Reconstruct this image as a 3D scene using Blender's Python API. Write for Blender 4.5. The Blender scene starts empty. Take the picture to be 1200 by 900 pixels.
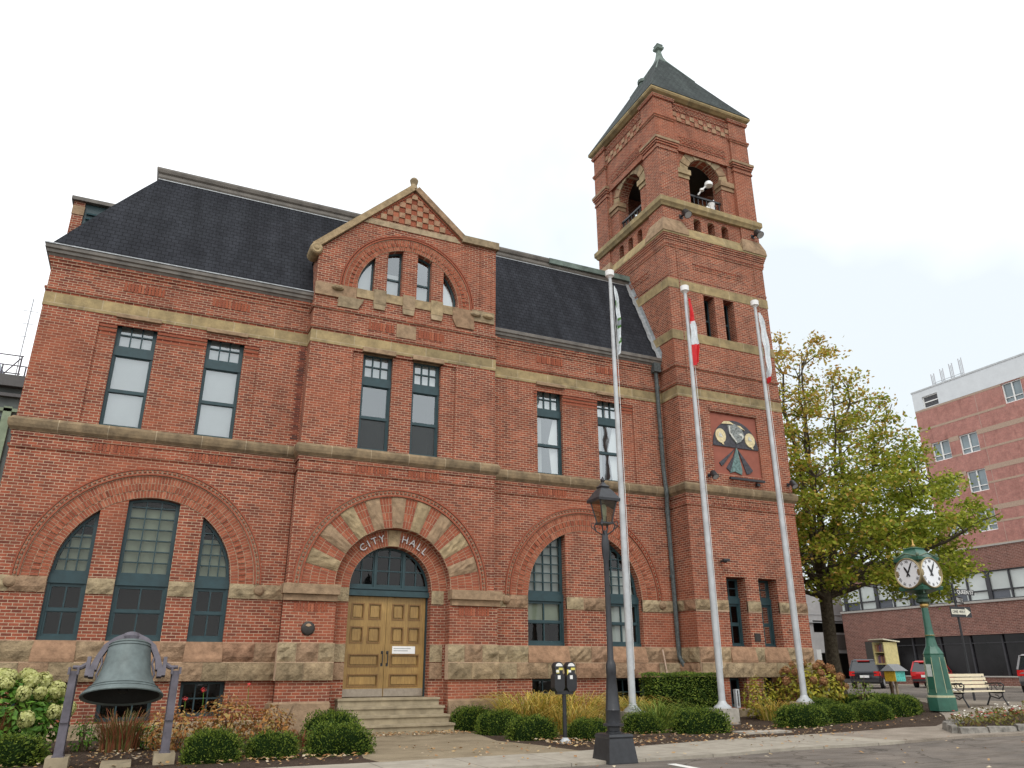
import bpy, bmesh, math, random
from math import sin, cos, pi, radians, sqrt, atan2
from mathutils import Vector, Matrix, Euler
from mathutils.geometry import tessellate_polygon

random.seed(7)
S = bpy.context.scene
COL = S.collection

# ------------------------------------------------------------------ camera
def setup_camera():
    pit, roll, yaw = .3576, -.00259, .43194
    F = Vector((sin(yaw)*cos(pit), cos(yaw)*cos(pit), sin(pit)))
    r0 = Vector((cos(yaw), -sin(yaw), 0)); u0 = r0.cross(F)
    r = r0*cos(roll)+u0*sin(roll); u = -r0*sin(roll)+u0*cos(roll)
    cd = bpy.data.cameras.new('camera'); co = bpy.data.objects.new('camera', cd); COL.objects.link(co)
    m = Matrix.Identity(4)
    for i in range(3):
        m[i][0], m[i][1], m[i][2] = r[i], u[i], -F[i]
    m[2][3] = 1.5
    co.matrix_world = m
    cd.sensor_width = 36; cd.lens = 36*896.03/1200; cd.clip_start = .1; cd.clip_end = 5000
    S.camera = co
setup_camera()
S.render.resolution_x, S.render.resolution_y = 1024, 768
# ------------------------------------------------------------------ sky, sun, exposure
SUN_EL, SUN_AZ = radians(48), radians(200)      # azimuth measured clockwise from +Y
def setup_world():
    w = bpy.data.worlds.new('World'); S.world = w; w.use_nodes = True
    nt = w.node_tree; N = nt.nodes; L = nt.links; N.clear()
    out = N.new('ShaderNodeOutputWorld'); bg = N.new('ShaderNodeBackground')
    sky = N.new('ShaderNodeTexSky'); sky.sky_type = 'NISHITA'; sky.sun_disc = False
    sky.sun_elevation = SUN_EL; sky.sun_rotation = SUN_AZ; sky.dust_density = 3; sky.air_density = 1
    tc = N.new('ShaderNodeTexCoord')
    no = N.new('ShaderNodeTexNoise'); no.inputs['Scale'].default_value = 1.6; no.inputs['Detail'].default_value = 5
    no.inputs['Roughness'].default_value = .5; no.inputs['Distortion'].default_value = .3
    L.new(tc.outputs['Generated'], no.inputs['Vector'])
    # the cloud deck is thicker towards the right of the street
    dt = N.new('ShaderNodeVectorMath'); dt.operation = 'DOT_PRODUCT'
    L.new(tc.outputs['Generated'], dt.inputs[0]); dt.inputs[1].default_value = Vector((.86, .42, -.30)).normalized()
    ma = N.new('ShaderNodeMath'); ma.operation = 'MULTIPLY_ADD'; ma.inputs[1].default_value = .75
    L.new(dt.outputs['Value'], ma.inputs[0]); L.new(no.outputs['Fac'], ma.inputs[2])
    cr = N.new('ShaderNodeValToRGB'); e = cr.color_ramp.elements
    e[0].position = .70; e[0].color = (1.0, 1.0, 1.0, 1)
    e[1].position = 1.18; e[1].color = (.60, .64, .66, 1)
    L.new(ma.outputs[0], cr.inputs[0])
    sc = N.new('ShaderNodeMix'); sc.data_type = 'RGBA'; sc.blend_type = 'MULTIPLY'; sc.inputs[0].default_value = 1
    L.new(cr.outputs[0], sc.inputs['A']); sc.inputs['B'].default_value = (14.2, 14.4, 14.6, 1)
    mx = N.new('ShaderNodeMix'); mx.data_type = 'RGBA'; mx.inputs[0].default_value = .93
    L.new(sky.outputs[0], mx.inputs['A']); L.new(sc.outputs['Result'], mx.inputs['B'])
    L.new(mx.outputs['Result'], bg.inputs[0]); bg.inputs[1].default_value = .11
    L.new(bg.outputs[0], out.inputs[0])
setup_world()
sd = bpy.data.lights.new('sun', 'SUN'); sd.energy = 1.0; sd.angle = radians(22); sd.color = (1, .96, .9)
so = bpy.data.objects.new('sun', sd); COL.objects.link(so)
sdir = Vector((sin(SUN_AZ)*cos(SUN_EL), cos(SUN_AZ)*cos(SUN_EL), sin(SUN_EL)))
so.rotation_euler = (-sdir).to_track_quat('-Z', 'Y').to_euler(); so.location = (0, 0, 60)
S.view_settings.view_transform = 'Standard'; S.view_settings.look = 'None'
S.view_settings.exposure = 0.0; S.view_settings.gamma = 1; S.view_settings.use_curve_mapping = False
S.render.engine = 'CYCLES'
S.cycles.max_bounces = 6; S.cycles.transparent_max_bounces = 12

# ------------------------------------------------------------------ terrain height
def h(x, y=0):
    t = min(1, max(0, (x-14)/12)); return .42*t*t*(3-2*t)

# ------------------------------------------------------------------ mesh helpers
class Fr:
    def __init__(s, o, U, N):
        s.o = Vector(o); s.U = Vector(U); s.N = Vector(N)
    def p(s, u, v, w=0):
        q = s.o+s.U*u+s.N*w; return (q.x, q.y, q.z+v)
def FY(y): return Fr((0, y, 0), (1, 0, 0), (0, -1, 0))

class MB:
    def __init__(s): s.v = []; s.f = []; s.m = []; s.mi = 0; s.g = []
    def add(s, vs, fs):
        b = len(s.v); s.g.append((b, b+len(vs), len(s.f), len(s.f)+len(fs))); s.v += [tuple(q) for q in vs]; s.f += [tuple(b+i for i in f) for f in fs]; s.m += [s.mi]*len(fs)
        return s
    def box(s, x0, x1, y0, y1, z0, z1):
        v = [(x0,y0,z0),(x1,y0,z0),(x1,y1,z0),(x0,y1,z0),(x0,y0,z1),(x1,y0,z1),(x1,y1,z1),(x0,y1,z1)]
        return s.add(v, [(0,3,2,1),(4,5,6,7),(0,1,5,4),(1,2,6,5),(2,3,7,6),(3,0,4,7)])
    def fbox(s, fr, u0, u1, v0, v1, w0, w1):
        v = [fr.p(*q) for q in [(u0,v0,w0),(u1,v0,w0),(u1,v1,w0),(u0,v1,w0),(u0,v0,w1),(u1,v0,w1),(u1,v1,w1),(u0,v1,w1)]]
        return s.add(v, [(0,3,2,1),(4,5,6,7),(0,1,5,4),(1,2,6,5),(2,3,7,6),(3,0,4,7)])
    def slab(s, fr, outer, holes, w0, w1):
        loops = [outer]+list(holes)
        pts = [q for l in loops for q in l]
        tr = tessellate_polygon([[Vector((a, b, 0)) for a, b in l] for l in loops])
        n = len(pts)
        v = [fr.p(a, b, w1) for a, b in pts]+[fr.p(a, b, w0) for a, b in pts]
        f = [tuple(t) for t in tr]+[tuple(n+i for i in reversed(t)) for t in tr]
        b = 0
        for l in loops:
            k = len(l)
            for i in range(k):
                j = (i+1) % k; f.append((b+i, b+j, n+b+j, n+b+i))
            b += k
        return s.add(v, f)
    def tube(s, p0, p1, r0, r1=None, n=10, cap=True):
        if r1 is None: r1 = r0
        p0, p1 = Vector(p0), Vector(p1); d = (p1-p0).normalized()
        a = d.orthogonal().normalized(); b = d.cross(a)
        v = []
        for p, r in ((p0, r0), (p1, r1)):
            for i in range(n):
                t = 2*pi*i/n; v.append(p+a*cos(t)*r+b*sin(t)*r)
        f = [(i, (i+1) % n, n+(i+1) % n, n+i) for i in range(n)]
        if cap: f += [tuple(reversed(range(n))), tuple(range(n, 2*n))]
        return s.add(v, f)
    def path(s, pts, rs, n=8):
        # continuous tube through points
        pts = [Vector(p) for p in pts]
        if not hasattr(rs, '__len__'): rs = [rs]*len(pts)
        v = []; a = None
        for i, p in enumerate(pts):
            d = (pts[min(i+1, len(pts)-1)]-pts[max(i-1, 0)]).normalized()
            if a is None: a = d.orthogonal().normalized()
            a = (a-d*a.dot(d)); a = a.normalized() if a.length > 1e-5 else d.orthogonal().normalized()
            b = d.cross(a)
            for k in range(n):
                t = 2*pi*k/n; v.append(p+a*cos(t)*rs[i]+b*sin(t)*rs[i])
        f = []
        for i in range(len(pts)-1):
            for k in range(n):
                k2 = (k+1) % n; f.append((i*n+k, i*n+k2, (i+1)*n+k2, (i+1)*n+k))
        f += [tuple(reversed(range(n))), tuple(range((len(pts)-1)*n, len(pts)*n))]
        return s.add(v, f)
    def lathe(s, prof, c=(0, 0, 0), n=20, ph=0, cap=True):
        v = []
        for r, z in prof:
            for i in range(n):
                t = 2*pi*i/n+ph; v.append((c[0]+r*cos(t), c[1]+r*sin(t), c[2]+z))
        f = []
        for k in range(len(prof)-1):
            for i in range(n):
                j = (i+1) % n; f.append((k*n+i, k*n+j, (k+1)*n+j, (k+1)*n+i))
        if cap: f += [tuple(reversed(range(n))), tuple(range((len(prof)-1)*n, len(prof)*n))]
        return s.add(v, f)
    def sweep(s, path, prof, closed=False):
        """horizontal moulding: path in plan (x,y) with the outside on its right, prof = [(w,z)]"""
        P = [Vector(q) for q in path]; n = len(P); v = []
        for i in range(n):
            if closed: a, b = P[i]-P[i-1], P[(i+1) % n]-P[i]
            else:
                a = P[i]-P[i-1] if i else P[1]-P[0]; b = P[i+1]-P[i] if i < n-1 else a
            a, b = a.normalized(), b.normalized()
            na, nb = Vector((a.y, -a.x)), Vector((b.y, -b.x))
            m = (na+nb).normalized(); k = 1/max(.3, m.dot(na))
            for w, z in prof: v.append((P[i].x+m.x*w*k, P[i].y+m.y*w*k, z))
        K = len(prof); f = []
        for i in range(n if closed else n-1):
            j = (i+1) % n
            for k in range(K):
                k2 = (k+1) % K; f.append((i*K+k, j*K+k, j*K+k2, i*K+k2))
        if not closed: f += [tuple(range(K)), tuple((n-1)*K+i for i in reversed(range(K)))]
        return s.add(v, f)
    def build(s, name, mat, parent=None, smooth=False, fix=True, inv=True, bevel=0):
        me = bpy.data.meshes.new(name); me.from_pydata(s.v, [], s.f)
        mats = mat if isinstance(mat, (list, tuple)) else [mat]
        for m in mats: me.materials.append(m)
        if len(mats) > 1: me.polygons.foreach_set('material_index', s.m)
        if fix:
            bm = bmesh.new(); bm.from_mesh(me); bmesh.ops.recalc_face_normals(bm, faces=bm.faces)
            bm.to_mesh(me); bm.free()
        if smooth:
            me.polygons.foreach_set('use_smooth', [True]*len(me.polygons))
            try: me.set_sharp_from_angle(angle=radians(38))
            except Exception: pass
        me.update()
        o = bpy.data.objects.new(name, me); COL.objects.link(o)
        if parent is not None:
            o.parent = parent
            if inv: o.matrix_parent_inverse = PINV.get(parent.name, Matrix.Identity(4))
        return o
PINV = {}
def build_split(mb, name, mat, parent, tol=.05, **k):
    """one object per cluster of touching pieces"""
    bb = []
    for a, b, c, d in mb.g:
        q = mb.v[a:b]; bb.append([min(p[i] for p in q)-tol for i in range(3)]+[max(p[i] for p in q)+tol for i in range(3)])
    n = len(bb); par = list(range(n))
    def find(i):
        while par[i] != i: par[i] = par[par[i]]; i = par[i]
        return i
    od = sorted(range(n), key=lambda i: bb[i][0])
    for ii, i in enumerate(od):
        A = bb[i]
        for jj in range(ii+1, n):
            j = od[jj]; B = bb[j]
            if B[0] > A[3]: break
            if B[1] < A[4] and A[1] < B[4] and B[2] < A[5] and A[2] < B[5]: par[find(i)] = find(j)
    cl = {}
    for i in range(n): cl.setdefault(find(i), []).append(i)
    out = []
    for ids in cl.values():
        m = MB()
        for i in ids:
            a, b, c, d = mb.g[i]; m.add(mb.v[a:b], [tuple(x-a for x in f) for f in mb.f[c:d]])
        out.append(m.build(name, mat, parent, **k))
    return out
def empty(name, loc=(0, 0, 0), world_built=False):
    o = bpy.data.objects.new(name, None); COL.objects.link(o); o.location = loc; o.empty_display_size = .2
    if world_built: PINV[o.name] = Matrix.Translation(-Vector(loc))
    return o
def tag(o, label=None, cat=None, group=None, kind=None):
    if label: o['label'] = label
    if cat: o['category'] = cat
    if group: o['group'] = group
    if kind: o['kind'] = kind
    return o
def dup(root, loc, rotz=0, scale=None, label=None):
    ch = [(c, [d for d in c.children]) for c in root.children]
    r = root.copy(); COL.objects.link(r); r.location = loc; r.rotation_euler = (0, 0, rotz)
    if scale: r.scale = scale
    if label: r['label'] = label
    for c, gs in ch:
        k = c.copy(); COL.objects.link(k); k.parent = r
        for g in gs:
            d = g.copy(); COL.objects.link(d); d.parent = k
    return r
def text_geo(body, size=1.0, depth=.02):
    cu = bpy.data.curves.new('t', 'FONT'); cu.body = body; cu.size = size; cu.extrude = depth/2
    cu.align_x = 'CENTER'; cu.align_y = 'CENTER'; cu.resolution_u = 3
    o = bpy.data.objects.new('t', cu); COL.objects.link(o)
    dg = bpy.context.evaluated_depsgraph_get(); me = bpy.data.meshes.new_from_object(o.evaluated_get(dg))
    v = [tuple(q.co) for q in me.vertices]; f = [tuple(p.vertices) for p in me.polygons]
    bpy.data.objects.remove(o); bpy.data.meshes.remove(me)
    return v, f
def put_text(mb, body, size, depth, mat4, sx=1.0):
    v, f = text_geo(body, size, depth)
    mb.add([mat4 @ Vector((a*sx, b, c)) for a, b, c in v], f)
def clip(poly, a, b):
    # keep the part of poly to the left of a->b
    out = []; ax, ay = a; bx, by = b
    def side(p): return (bx-ax)*(p[1]-ay)-(by-ay)*(p[0]-ax)
    for i in range(len(poly)):
        p, q = poly[i], poly[(i+1) % len(poly)]; sp, sq = side(p), side(q)
        if sp >= 0: out.append(p)
        if sp*sq < 0:
            t = sp/(sp-sq); out.append((p[0]+(q[0]-p[0])*t, p[1]+(q[1]-p[1])*t))
    return out
def clip_convex(poly, conv):
    for i in range(len(conv)):
        if not poly: return []
        poly = clip(poly, conv[i], conv[(i+1) % len(conv)])
    o = []
    for p in poly:
        if not o or (abs(p[0]-o[-1][0])+abs(p[1]-o[-1][1])) > 1e-4: o.append(p)
    if len(o) > 1 and abs(o[0][0]-o[-1][0])+abs(o[0][1]-o[-1][1]) < 1e-4: o.pop()
    return o
def area(p): return sum(p[i][0]*p[(i+1) % len(p)][1]-p[(i+1) % len(p)][0]*p[i][1] for i in range(len(p)))/2
def inset(poly, d):
    big = [(-1e3, -1e3), (1e3, -1e3), (1e3, 1e3), (-1e3, 1e3)]
    n = len(poly)
    for i in range(n):
        (ax, ay), (bx, by) = poly[i], poly[(i+1) % n]
        l = math.hypot(bx-ax, by-ay)
        if l < 1e-6: continue
        nx, ny = -(by-ay)/l*d, (bx-ax)/l*d
        big = clip(big, (ax+nx, ay+ny), (bx+nx, by+ny))
    return big
def rect(u0, u1, v0, v1): return [(u0, v0), (u1, v0), (u1, v1), (u0, v1)]
def arc(cx, cz, r, a0, a1, n): return [(cx+r*cos(radians(a0+(a1-a0)*i/n)), cz+r*sin(radians(a0+(a1-a0)*i/n))) for i in range(n+1)]
def round_top(u0, u1, v0, cx, cz, r, top=99):
    """rectangle u0..u1 from v0 upwards, cut by the circle (convex, ccw)"""
    p = [(u0, v0), (u1, v0)]
    def zz(u): return cz+sqrt(max(0, r*r-(u-cx)**2))
    n = 12
    for i in range(n+1):
        u = u1+(u0-u1)*i/n; z = min(top, zz(u))
        if i == 0 and abs(z-v0) < 1e-3: continue
        p.append((u, z))
    return p

# ------------------------------------------------------------------ materials
def new_mat(name):
    m = bpy.data.materials.new(name); m.use_nodes = True; nt = m.node_tree
    return m, nt, nt.nodes, nt.links, nt.nodes['Principled BSDF']
def ramp(N, c0, c1, p0=0., p1=1., mid=None):
    r = N.new('ShaderNodeValToRGB'); e = r.color_ramp.elements
    e[0].position = p0; e[0].color = (*c0, 1); e[1].position = p1; e[1].color = (*c1, 1)
    if mid:
        for pp, cc in mid:
            k = e.new(pp); k.color = (*cc, 1)
    return r
def noise(N, L, vec, scale, detail=4, rough=.55):
    n = N.new('ShaderNodeTexNoise'); n.inputs['Scale'].default_value = scale; n.inputs['Detail'].default_value = detail
    n.inputs['Roughness'].default_value = rough
    if vec is not None: L.new(vec, n.inputs['Vector'])
    return n
def mixc(N, L, a, b, fac, mode='MIX'):
    m = N.new('ShaderNodeMix'); m.data_type = 'RGBA'; m.blend_type = mode
    for key, val in (('A', a), ('B', b)):
        if isinstance(val, tuple): m.inputs[key].default_value = (*val, 1) if len(val) == 3 else val
        else: L.new(val, m.inputs[key])
    if isinstance(fac, (int, float)): m.inputs[0].default_value = fac
    else: L.new(fac, m.inputs[0])
    return m.outputs['Result']
def bump(N, L, height, bsdf, dist, strength=1.0):
    b = N.new('ShaderNodeBump'); b.inputs['Distance'].default_value = dist; b.inputs['Strength'].default_value = strength
    L.new(height, b.inputs['Height']); L.new(b.outputs[0], bsdf.inputs['Normal']); return b
def wallvec(N, L):
    """(along the wall, height) for upright faces, whichever way they face"""
    tc = N.new('ShaderNodeTexCoord'); g = N.new('ShaderNodeNewGeometry')
    s = N.new('ShaderNodeSeparateXYZ'); L.new(tc.outputs['Object'], s.inputs[0])
    n = N.new('ShaderNodeSeparateXYZ'); L.new(g.outputs['True Normal'], n.inputs[0])
    ax = N.new('ShaderNodeMath'); ax.operation = 'ABSOLUTE'; L.new(n.outputs[0], ax.inputs[0])
    ay = N.new('ShaderNodeMath'); ay.operation = 'ABSOLUTE'; L.new(n.outputs[1], ay.inputs[0])
    gt = N.new('ShaderNodeMath'); gt.operation = 'GREATER_THAN'; L.new(ax.outputs[0], gt.inputs[0]); L.new(ay.outputs[0], gt.inputs[1])
    mx = N.new('ShaderNodeMix'); mx.data_type = 'FLOAT'; L.new(gt.outputs[0], mx.inputs[0])
    L.new(s.outputs[0], mx.inputs[2]); L.new(s.outputs[1], mx.inputs[3])
    c = N.new('ShaderNodeCombineXYZ'); L.new(mx.outputs[0], c.inputs[0]); L.new(s.outputs[2], c.inputs[1])
    return c.outputs[0], tc.outputs['Object']
def brick_mat(name, c1, c2, mortar, bw=.222, rh=.0755, ms=.0065, stain=.5, dark=(.16, .06, .04), bias=0.):
    m, nt, N, L, B = new_mat(name)
    v, ov = wallvec(N, L)
    # slightly uneven courses
    wn = noise(N, L, v, 2.2, 2)
    wm = N.new('ShaderNodeVectorMath'); wm.operation = 'SCALE'; wm.inputs['Scale'].default_value = .012; L.new(wn.outputs['Color'], wm.inputs[0])
    wa = N.new('ShaderNodeVectorMath'); L.new(v, wa.inputs[0]); L.new(wm.outputs[0], wa.inputs[1])
    b = N.new('ShaderNodeTexBrick'); L.new(wa.outputs[0], b.inputs['Vector'])
    b.inputs['Scale'].default_value = 1; b.inputs['Brick Width'].default_value = bw; b.inputs['Row Height'].default_value = rh
    b.inputs['Mortar Size'].default_value = ms; b.inputs['Mortar Smooth'].default_value = .25; b.inputs['Bias'].default_value = bias
    b.inputs['Color1'].default_value = (*c1, 1); b.inputs['Color2'].default_value = (*c2, 1); b.inputs['Mortar'].default_value = (*mortar, 1)
    n1 = noise(N, L, ov, .55, 5, .6); r1 = ramp(N, (0, 0, 0), (1, 1, 1), .42, .68); L.new(n1.outputs[0], r1.inputs[0])
    n2 = noise(N, L, ov, 3.3, 6, .65); r2 = ramp(N, (.78, .76, .74), (1.18, 1.14, 1.1), .3, .72); L.new(n2.outputs[0], r2.inputs[0])
    n3 = noise(N, L, ov, 60, 3, .6); r3 = ramp(N, (.8, .8, .8), (1.2, 1.2, 1.2), .3, .7); L.new(n3.outputs[0], r3.inputs[0])
    k = N.new('ShaderNodeMath'); k.operation = 'MULTIPLY'; k.inputs[1].default_value = stain; L.new(r1.outputs[0], k.inputs[0])
    c = mixc(N, L, b.outputs['Color'], dark, k.outputs[0])
    c = mixc(N, L, c, r2.outputs[0], 1., 'MULTIPLY'); c = mixc(N, L, c, r3.outputs[0], .8, 'MULTIPLY')
    n5 = noise(N, L, ov, .33, 3, .5); r5 = ramp(N, (0, 0, 0), (.34, .34, .34), .52, .66); L.new(n5.outputs[0], r5.inputs[0])
    c = mixc(N, L, c, (c1[0]*1.12, c1[1]*1.25, c1[2]*1.2), r5.outputs[0])
    mp = N.new('ShaderNodeMapping'); mp.inputs['Scale'].default_value = (2.6, .32, 1); L.new(v, mp.inputs[0])
    n6 = noise(N, L, mp.outputs[0], 1.0, 6, .65); r6 = ramp(N, (1, 1, 1), (.58, .55, .54), .54, .78); L.new(n6.outputs[0], r6.inputs[0])
    c = mixc(N, L, c, r6.outputs[0], .8, 'MULTIPLY')
    L.new(c, B.inputs['Base Color']); B.inputs['Roughness'].default_value = .9; B.inputs['Specular IOR Level'].default_value = .25
    inv = N.new('ShaderNodeMath'); inv.operation = 'MULTIPLY_ADD'; inv.inputs[1].default_value = -1; inv.inputs[2].default_value = 1; L.new(b.outputs['Fac'], inv.inputs[0])
    ad = N.new('ShaderNodeMath'); ad.operation = 'MULTIPLY_ADD'; ad.inputs[1].default_value = .35; L.new(n3.outputs[0], ad.inputs[0]); L.new(inv.outputs[0], ad.inputs[2])
    bump(N, L, ad.outputs[0], B, .009)
    return m
def island_mat(name, cols, rough=.85, nscale=9., namp=.35, bdist=.01, spec=.3, big=None, bscale=30.):
    """colour picked per separate piece, mottled by noise"""
    m, nt, N, L, B = new_mat(name)
    tc = N.new('ShaderNodeTexCoord'); g = N.new('ShaderNodeNewGeometry')
    r = N.new('ShaderNodeValToRGB'); e = r.color_ramp.elements; n = len(cols)
    e[0].position = 0; e[0].color = (*cols[0], 1); e[1].position = 1; e[1].color = (*cols[-1], 1)
    for i in range(1, n-1):
        k = e.new(i/(n-1)); k.color = (*cols[i], 1)
    L.new(g.outputs['Random Per Island'], r.inputs[0])
    c = r.outputs[0]
    if namp:
        nn = noise(N, L, tc.outputs['Object'], nscale, 6, .62)
        rr = ramp(N, (1-namp,)*3, (1+namp,)*3, .3, .7); L.new(nn.outputs[0], rr.inputs[0])
        c = mixc(N, L, c, rr.outputs[0], 1., 'MULTIPLY')
    if big:
        n2 = noise(N, L, tc.outputs['Object'], 1.3, 4); r2 = ramp(N, (0, 0, 0), (1, 1, 1), .5, .72); L.new(n2.outputs[0], r2.inputs[0])
        c = mixc(N, L, c, big, r2.outputs[0])
    L.new(c, B.inputs['Base Color']); B.inputs['Roughness'].default_value = rough; B.inputs['Specular IOR Level'].default_value = spec
    if bdist:
        n3 = noise(N, L, tc.outputs['Object'], bscale, 5, .6); bump(N, L, n3.outputs[0], B, bdist)
    return m
def plain(name, col, rough=.6, metal=0., nscale=12., namp=.15, bdist=0., spec=.5):
    m, nt, N, L, B = new_mat(name)
    tc = N.new('ShaderNodeTexCoord')
    nn = noise(N, L, tc.outputs['Object'], nscale, 5, .6)
    rr = ramp(N, tuple(c*(1-namp) for c in col), tuple(min(1, c*(1+namp)) for c in col), .3, .7); L.new(nn.outputs[0], rr.inputs[0])
    L.new(rr.outputs[0], B.inputs['Base Color']); B.inputs['Roughness'].default_value = rough; B.inputs['Metallic'].default_value = metal
    B.inputs['Specular IOR Level'].default_value = spec
    if bdist: bump(N, L, nn.outputs[0], B, bdist)
    return m
def slate_mat(name, c1, c2, row=.2, w=.28):
    m, nt, N, L, B = new_mat(name)
    v, ov = wallvec(N, L)
    b = N.new('ShaderNodeTexBrick'); L.new(v, b.inputs['Vector']); b.inputs['Scale'].default_value = 1
    b.inputs['Brick Width'].default_value = w; b.inputs['Row Height'].default_value = row; b.inputs['Mortar Size'].default_value = .008
    b.inputs['Mortar Smooth'].default_value = .1
    b.inputs['Color1'].default_value = (*c1, 1); b.inputs['Color2'].default_value = (*c2, 1); b.inputs['Mortar'].default_value = (*[c*.35 for c in c1], 1)
    n2 = noise(N, L, ov, 1.4, 6, .65); r2 = ramp(N, (.75, .75, .75), (1.25, 1.25, 1.22), .3, .7); L.new(n2.outputs[0], r2.inputs[0])
    c = mixc(N, L, b.outputs['Color'], r2.outputs[0], 1., 'MULTIPLY')
    mp = N.new('ShaderNodeMapping'); mp.inputs['Scale'].default_value = (1.8, .22, 1); L.new(v, mp.inputs[0])
    n6 = noise(N, L, mp.outputs[0], 1.0, 6, .7); r6 = ramp(N, (.8, .8, .8), (1.5, 1.5, 1.48), .4, .75); L.new(n6.outputs[0], r6.inputs[0])
    c = mixc(N, L, c, r6.outputs[0], 1., 'MULTIPLY')
    L.new(c, B.inputs['Base Color']); B.inputs['Roughness'].default_value = .8; B.inputs['Specular IOR Level'].default_value = .14
    inv = N.new('ShaderNodeMath'); inv.operation = 'SUBTRACT'; inv.inputs[0].default_value = 1; L.new(b.outputs['Fac'], inv.inputs[1])
    bump(N, L, inv.outputs[0], B, .012)
    return m
def glass_mat(name, tint=(.55, .6, .6), refl=.14, gr=.02, gcol=(1, 1, 1), fk=1.6):
    m, nt, N, L, B = new_mat(name); N.remove(B); out = N['Material Output']
    t = N.new('ShaderNodeBsdfTransparent'); t.inputs[0].default_value = (*tint, 1)
    g = N.new('ShaderNodeBsdfGlossy'); g.inputs['Color'].default_value = (*gcol, 1); g.inputs['Roughness'].default_value = gr
    tc = N.new('ShaderNodeTexCoord'); nn = noise(N, L, tc.outputs['Object'], 1.1, 2)
    bp = N.new('ShaderNodeBump'); bp.inputs['Distance'].default_value = .02; bp.inputs['Strength'].default_value = .5
    L.new(nn.outputs[0], bp.inputs['Height']); L.new(bp.outputs[0], g.inputs['Normal'])
    fr = N.new('ShaderNodeFresnel'); fr.inputs['IOR'].default_value = 1.5
    ad = N.new('ShaderNodeMath'); ad.operation = 'MULTIPLY_ADD'; ad.inputs[1].default_value = fk; ad.inputs[2].default_value = refl-.04*fk; ad.use_clamp = True
    L.new(fr.outputs[0], ad.inputs[0])
    mx = N.new('ShaderNodeMixShader'); L.new(ad.outputs[0], mx.inputs[0]); L.new(t.outputs[0], mx.inputs[1]); L.new(g.outputs[0], mx.inputs[2])
    L.new(mx.outputs[0], out.inputs[0])
    return m
def leaf_mat(name, cols, rough=.55, trans=.25, mid=None):
    m, nt, N, L, B = new_mat(name)
    g = N.new('ShaderNodeNewGeometry'); r = N.new('ShaderNodeValToRGB'); e = r.color_ramp.elements; n = len(cols)
    e[0].color = (*cols[0], 1); e[1].color = (*cols[-1], 1); e[1].position = 1
    for i in range(1, n-1):
        k = e.new(i/(n-1)); k.color = (*cols[i], 1)
    L.new(g.outputs['Random Per Island'], r.inputs[0]); L.new(r.outputs[0], B.inputs['Base Color'])
    B.inputs['Roughness'].default_value = rough; B.inputs['Specular IOR Level'].default_value = .25
    out = N['Material Output']; t = N.new('ShaderNodeBsdfTranslucent'); L.new(r.outputs[0], t.inputs[0])
    mx = N.new('ShaderNodeMixShader'); mx.inputs[0].default_value = trans; L.new(B.outputs[0], mx.inputs[1]); L.new(t.outputs[0], mx.inputs[2])
    L.new(mx.outputs[0], out.inputs[0])
    return m

M = {}
M['brick'] = brick_mat('red_brick', (.368, .105, .058), (.175, .052, .036), (.56, .42, .30), ms=.0085, stain=.3)
M['brick_dark'] = brick_mat('dark_red_brick', (.27, .065, .038), (.2, .045, .03), (.22, .1, .07), stain=.3)
M['brickpiece'] = island_mat('brick_voussoir', [(.21, .062, .036), (.35, .108, .058), (.27, .078, .044), (.39, .14, .08), (.23, .066, .04)], .9, 25, .3, .004, .2)
M['moulded'] = island_mat('moulded_brick', [(.25, .078, .046), (.30, .095, .055), (.22, .066, .04)], .9, 18, .35, .004, .2)
M['mortar'] = plain('mortar', (.50, .36, .25), .95, 0, 30, .25, .003, .1)
M['sand'] = island_mat('sandstone', [(.29, .22, .13), (.36, .275, .16), (.28, .18, .11), (.36, .28, .18), (.24, .185, .115)], .92, 5, .34, .012, .2, bscale=22)
M['rock'] = island_mat('rock_faced_sandstone', [(.25, .19, .115), (.34, .25, .15), (.28, .16, .10), (.34, .275, .17), (.27, .20, .12), (.30, .185, .12)], .95, 4.5, .42, .035, .15, bscale=16)
M['sill'] = island_mat('brown_sandstone', [(.31, .185, .105), (.34, .20, .125), (.29, .20, .11)], .93, 5, .35, .02, .2, bscale=14)
M['checker'] = island_mat('reddish_checker_stone', [(.34, .20, .125), (.36, .25, .155), (.30, .16, .10), (.35, .22, .14)], .92, 7, .3, .015, .2)
M['band'] = None
def band_mat(name='dressed_sandstone_band', k1=(.40, .31, .165), k2=(.28, .225, .125), lo=.6):
    m, nt, N, L, B = new_mat(name)
    v, ov = wallvec(N, L)
    b = N.new('ShaderNodeTexBrick'); L.new(v, b.inputs['Vector']); b.inputs['Scale'].default_value = 1
    b.inputs['Brick Width'].default_value = 1.15; b.inputs['Row Height'].default_value = 3.6; b.inputs['Mortar Size'].default_value = .008
    b.inputs['Color1'].default_value = (*k1, 1); b.inputs['Color2'].default_value = (*k2, 1); b.inputs['Mortar'].default_value = (.48, .40, .28, 1)
    b.offset = .37
    n = noise(N, L, ov, 3.2, 7, .65); r = ramp(N, (lo, lo, lo+.02), (1.25, 1.22, 1.15), .3, .72); L.new(n.outputs[0], r.inputs[0])
    c = mixc(N, L, b.outputs['Color'], r.outputs[0], 1., 'MULTIPLY')
    L.new(c, B.inputs['Base Color']); B.inputs['Roughness'].default_value = .93; B.inputs['Specular IOR Level'].default_value = .2
    n3 = noise(N, L, ov, 25, 5); bump(N, L, n3.outputs[0], B, .01)
    return m
M['band'] = band_mat()
M['string'] = band_mat('weathered_string_course', (.30, .225, .14), (.23, .175, .11), .45)
M['slate'] = slate_mat('dark_slate', (.028, .0305, .038), (.022, .024, .030), .15, .2)
M['slate_tower'] = slate_mat('green_grey_slate', (.050, .062, .060), (.036, .045, .045), .16, .22)
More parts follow.
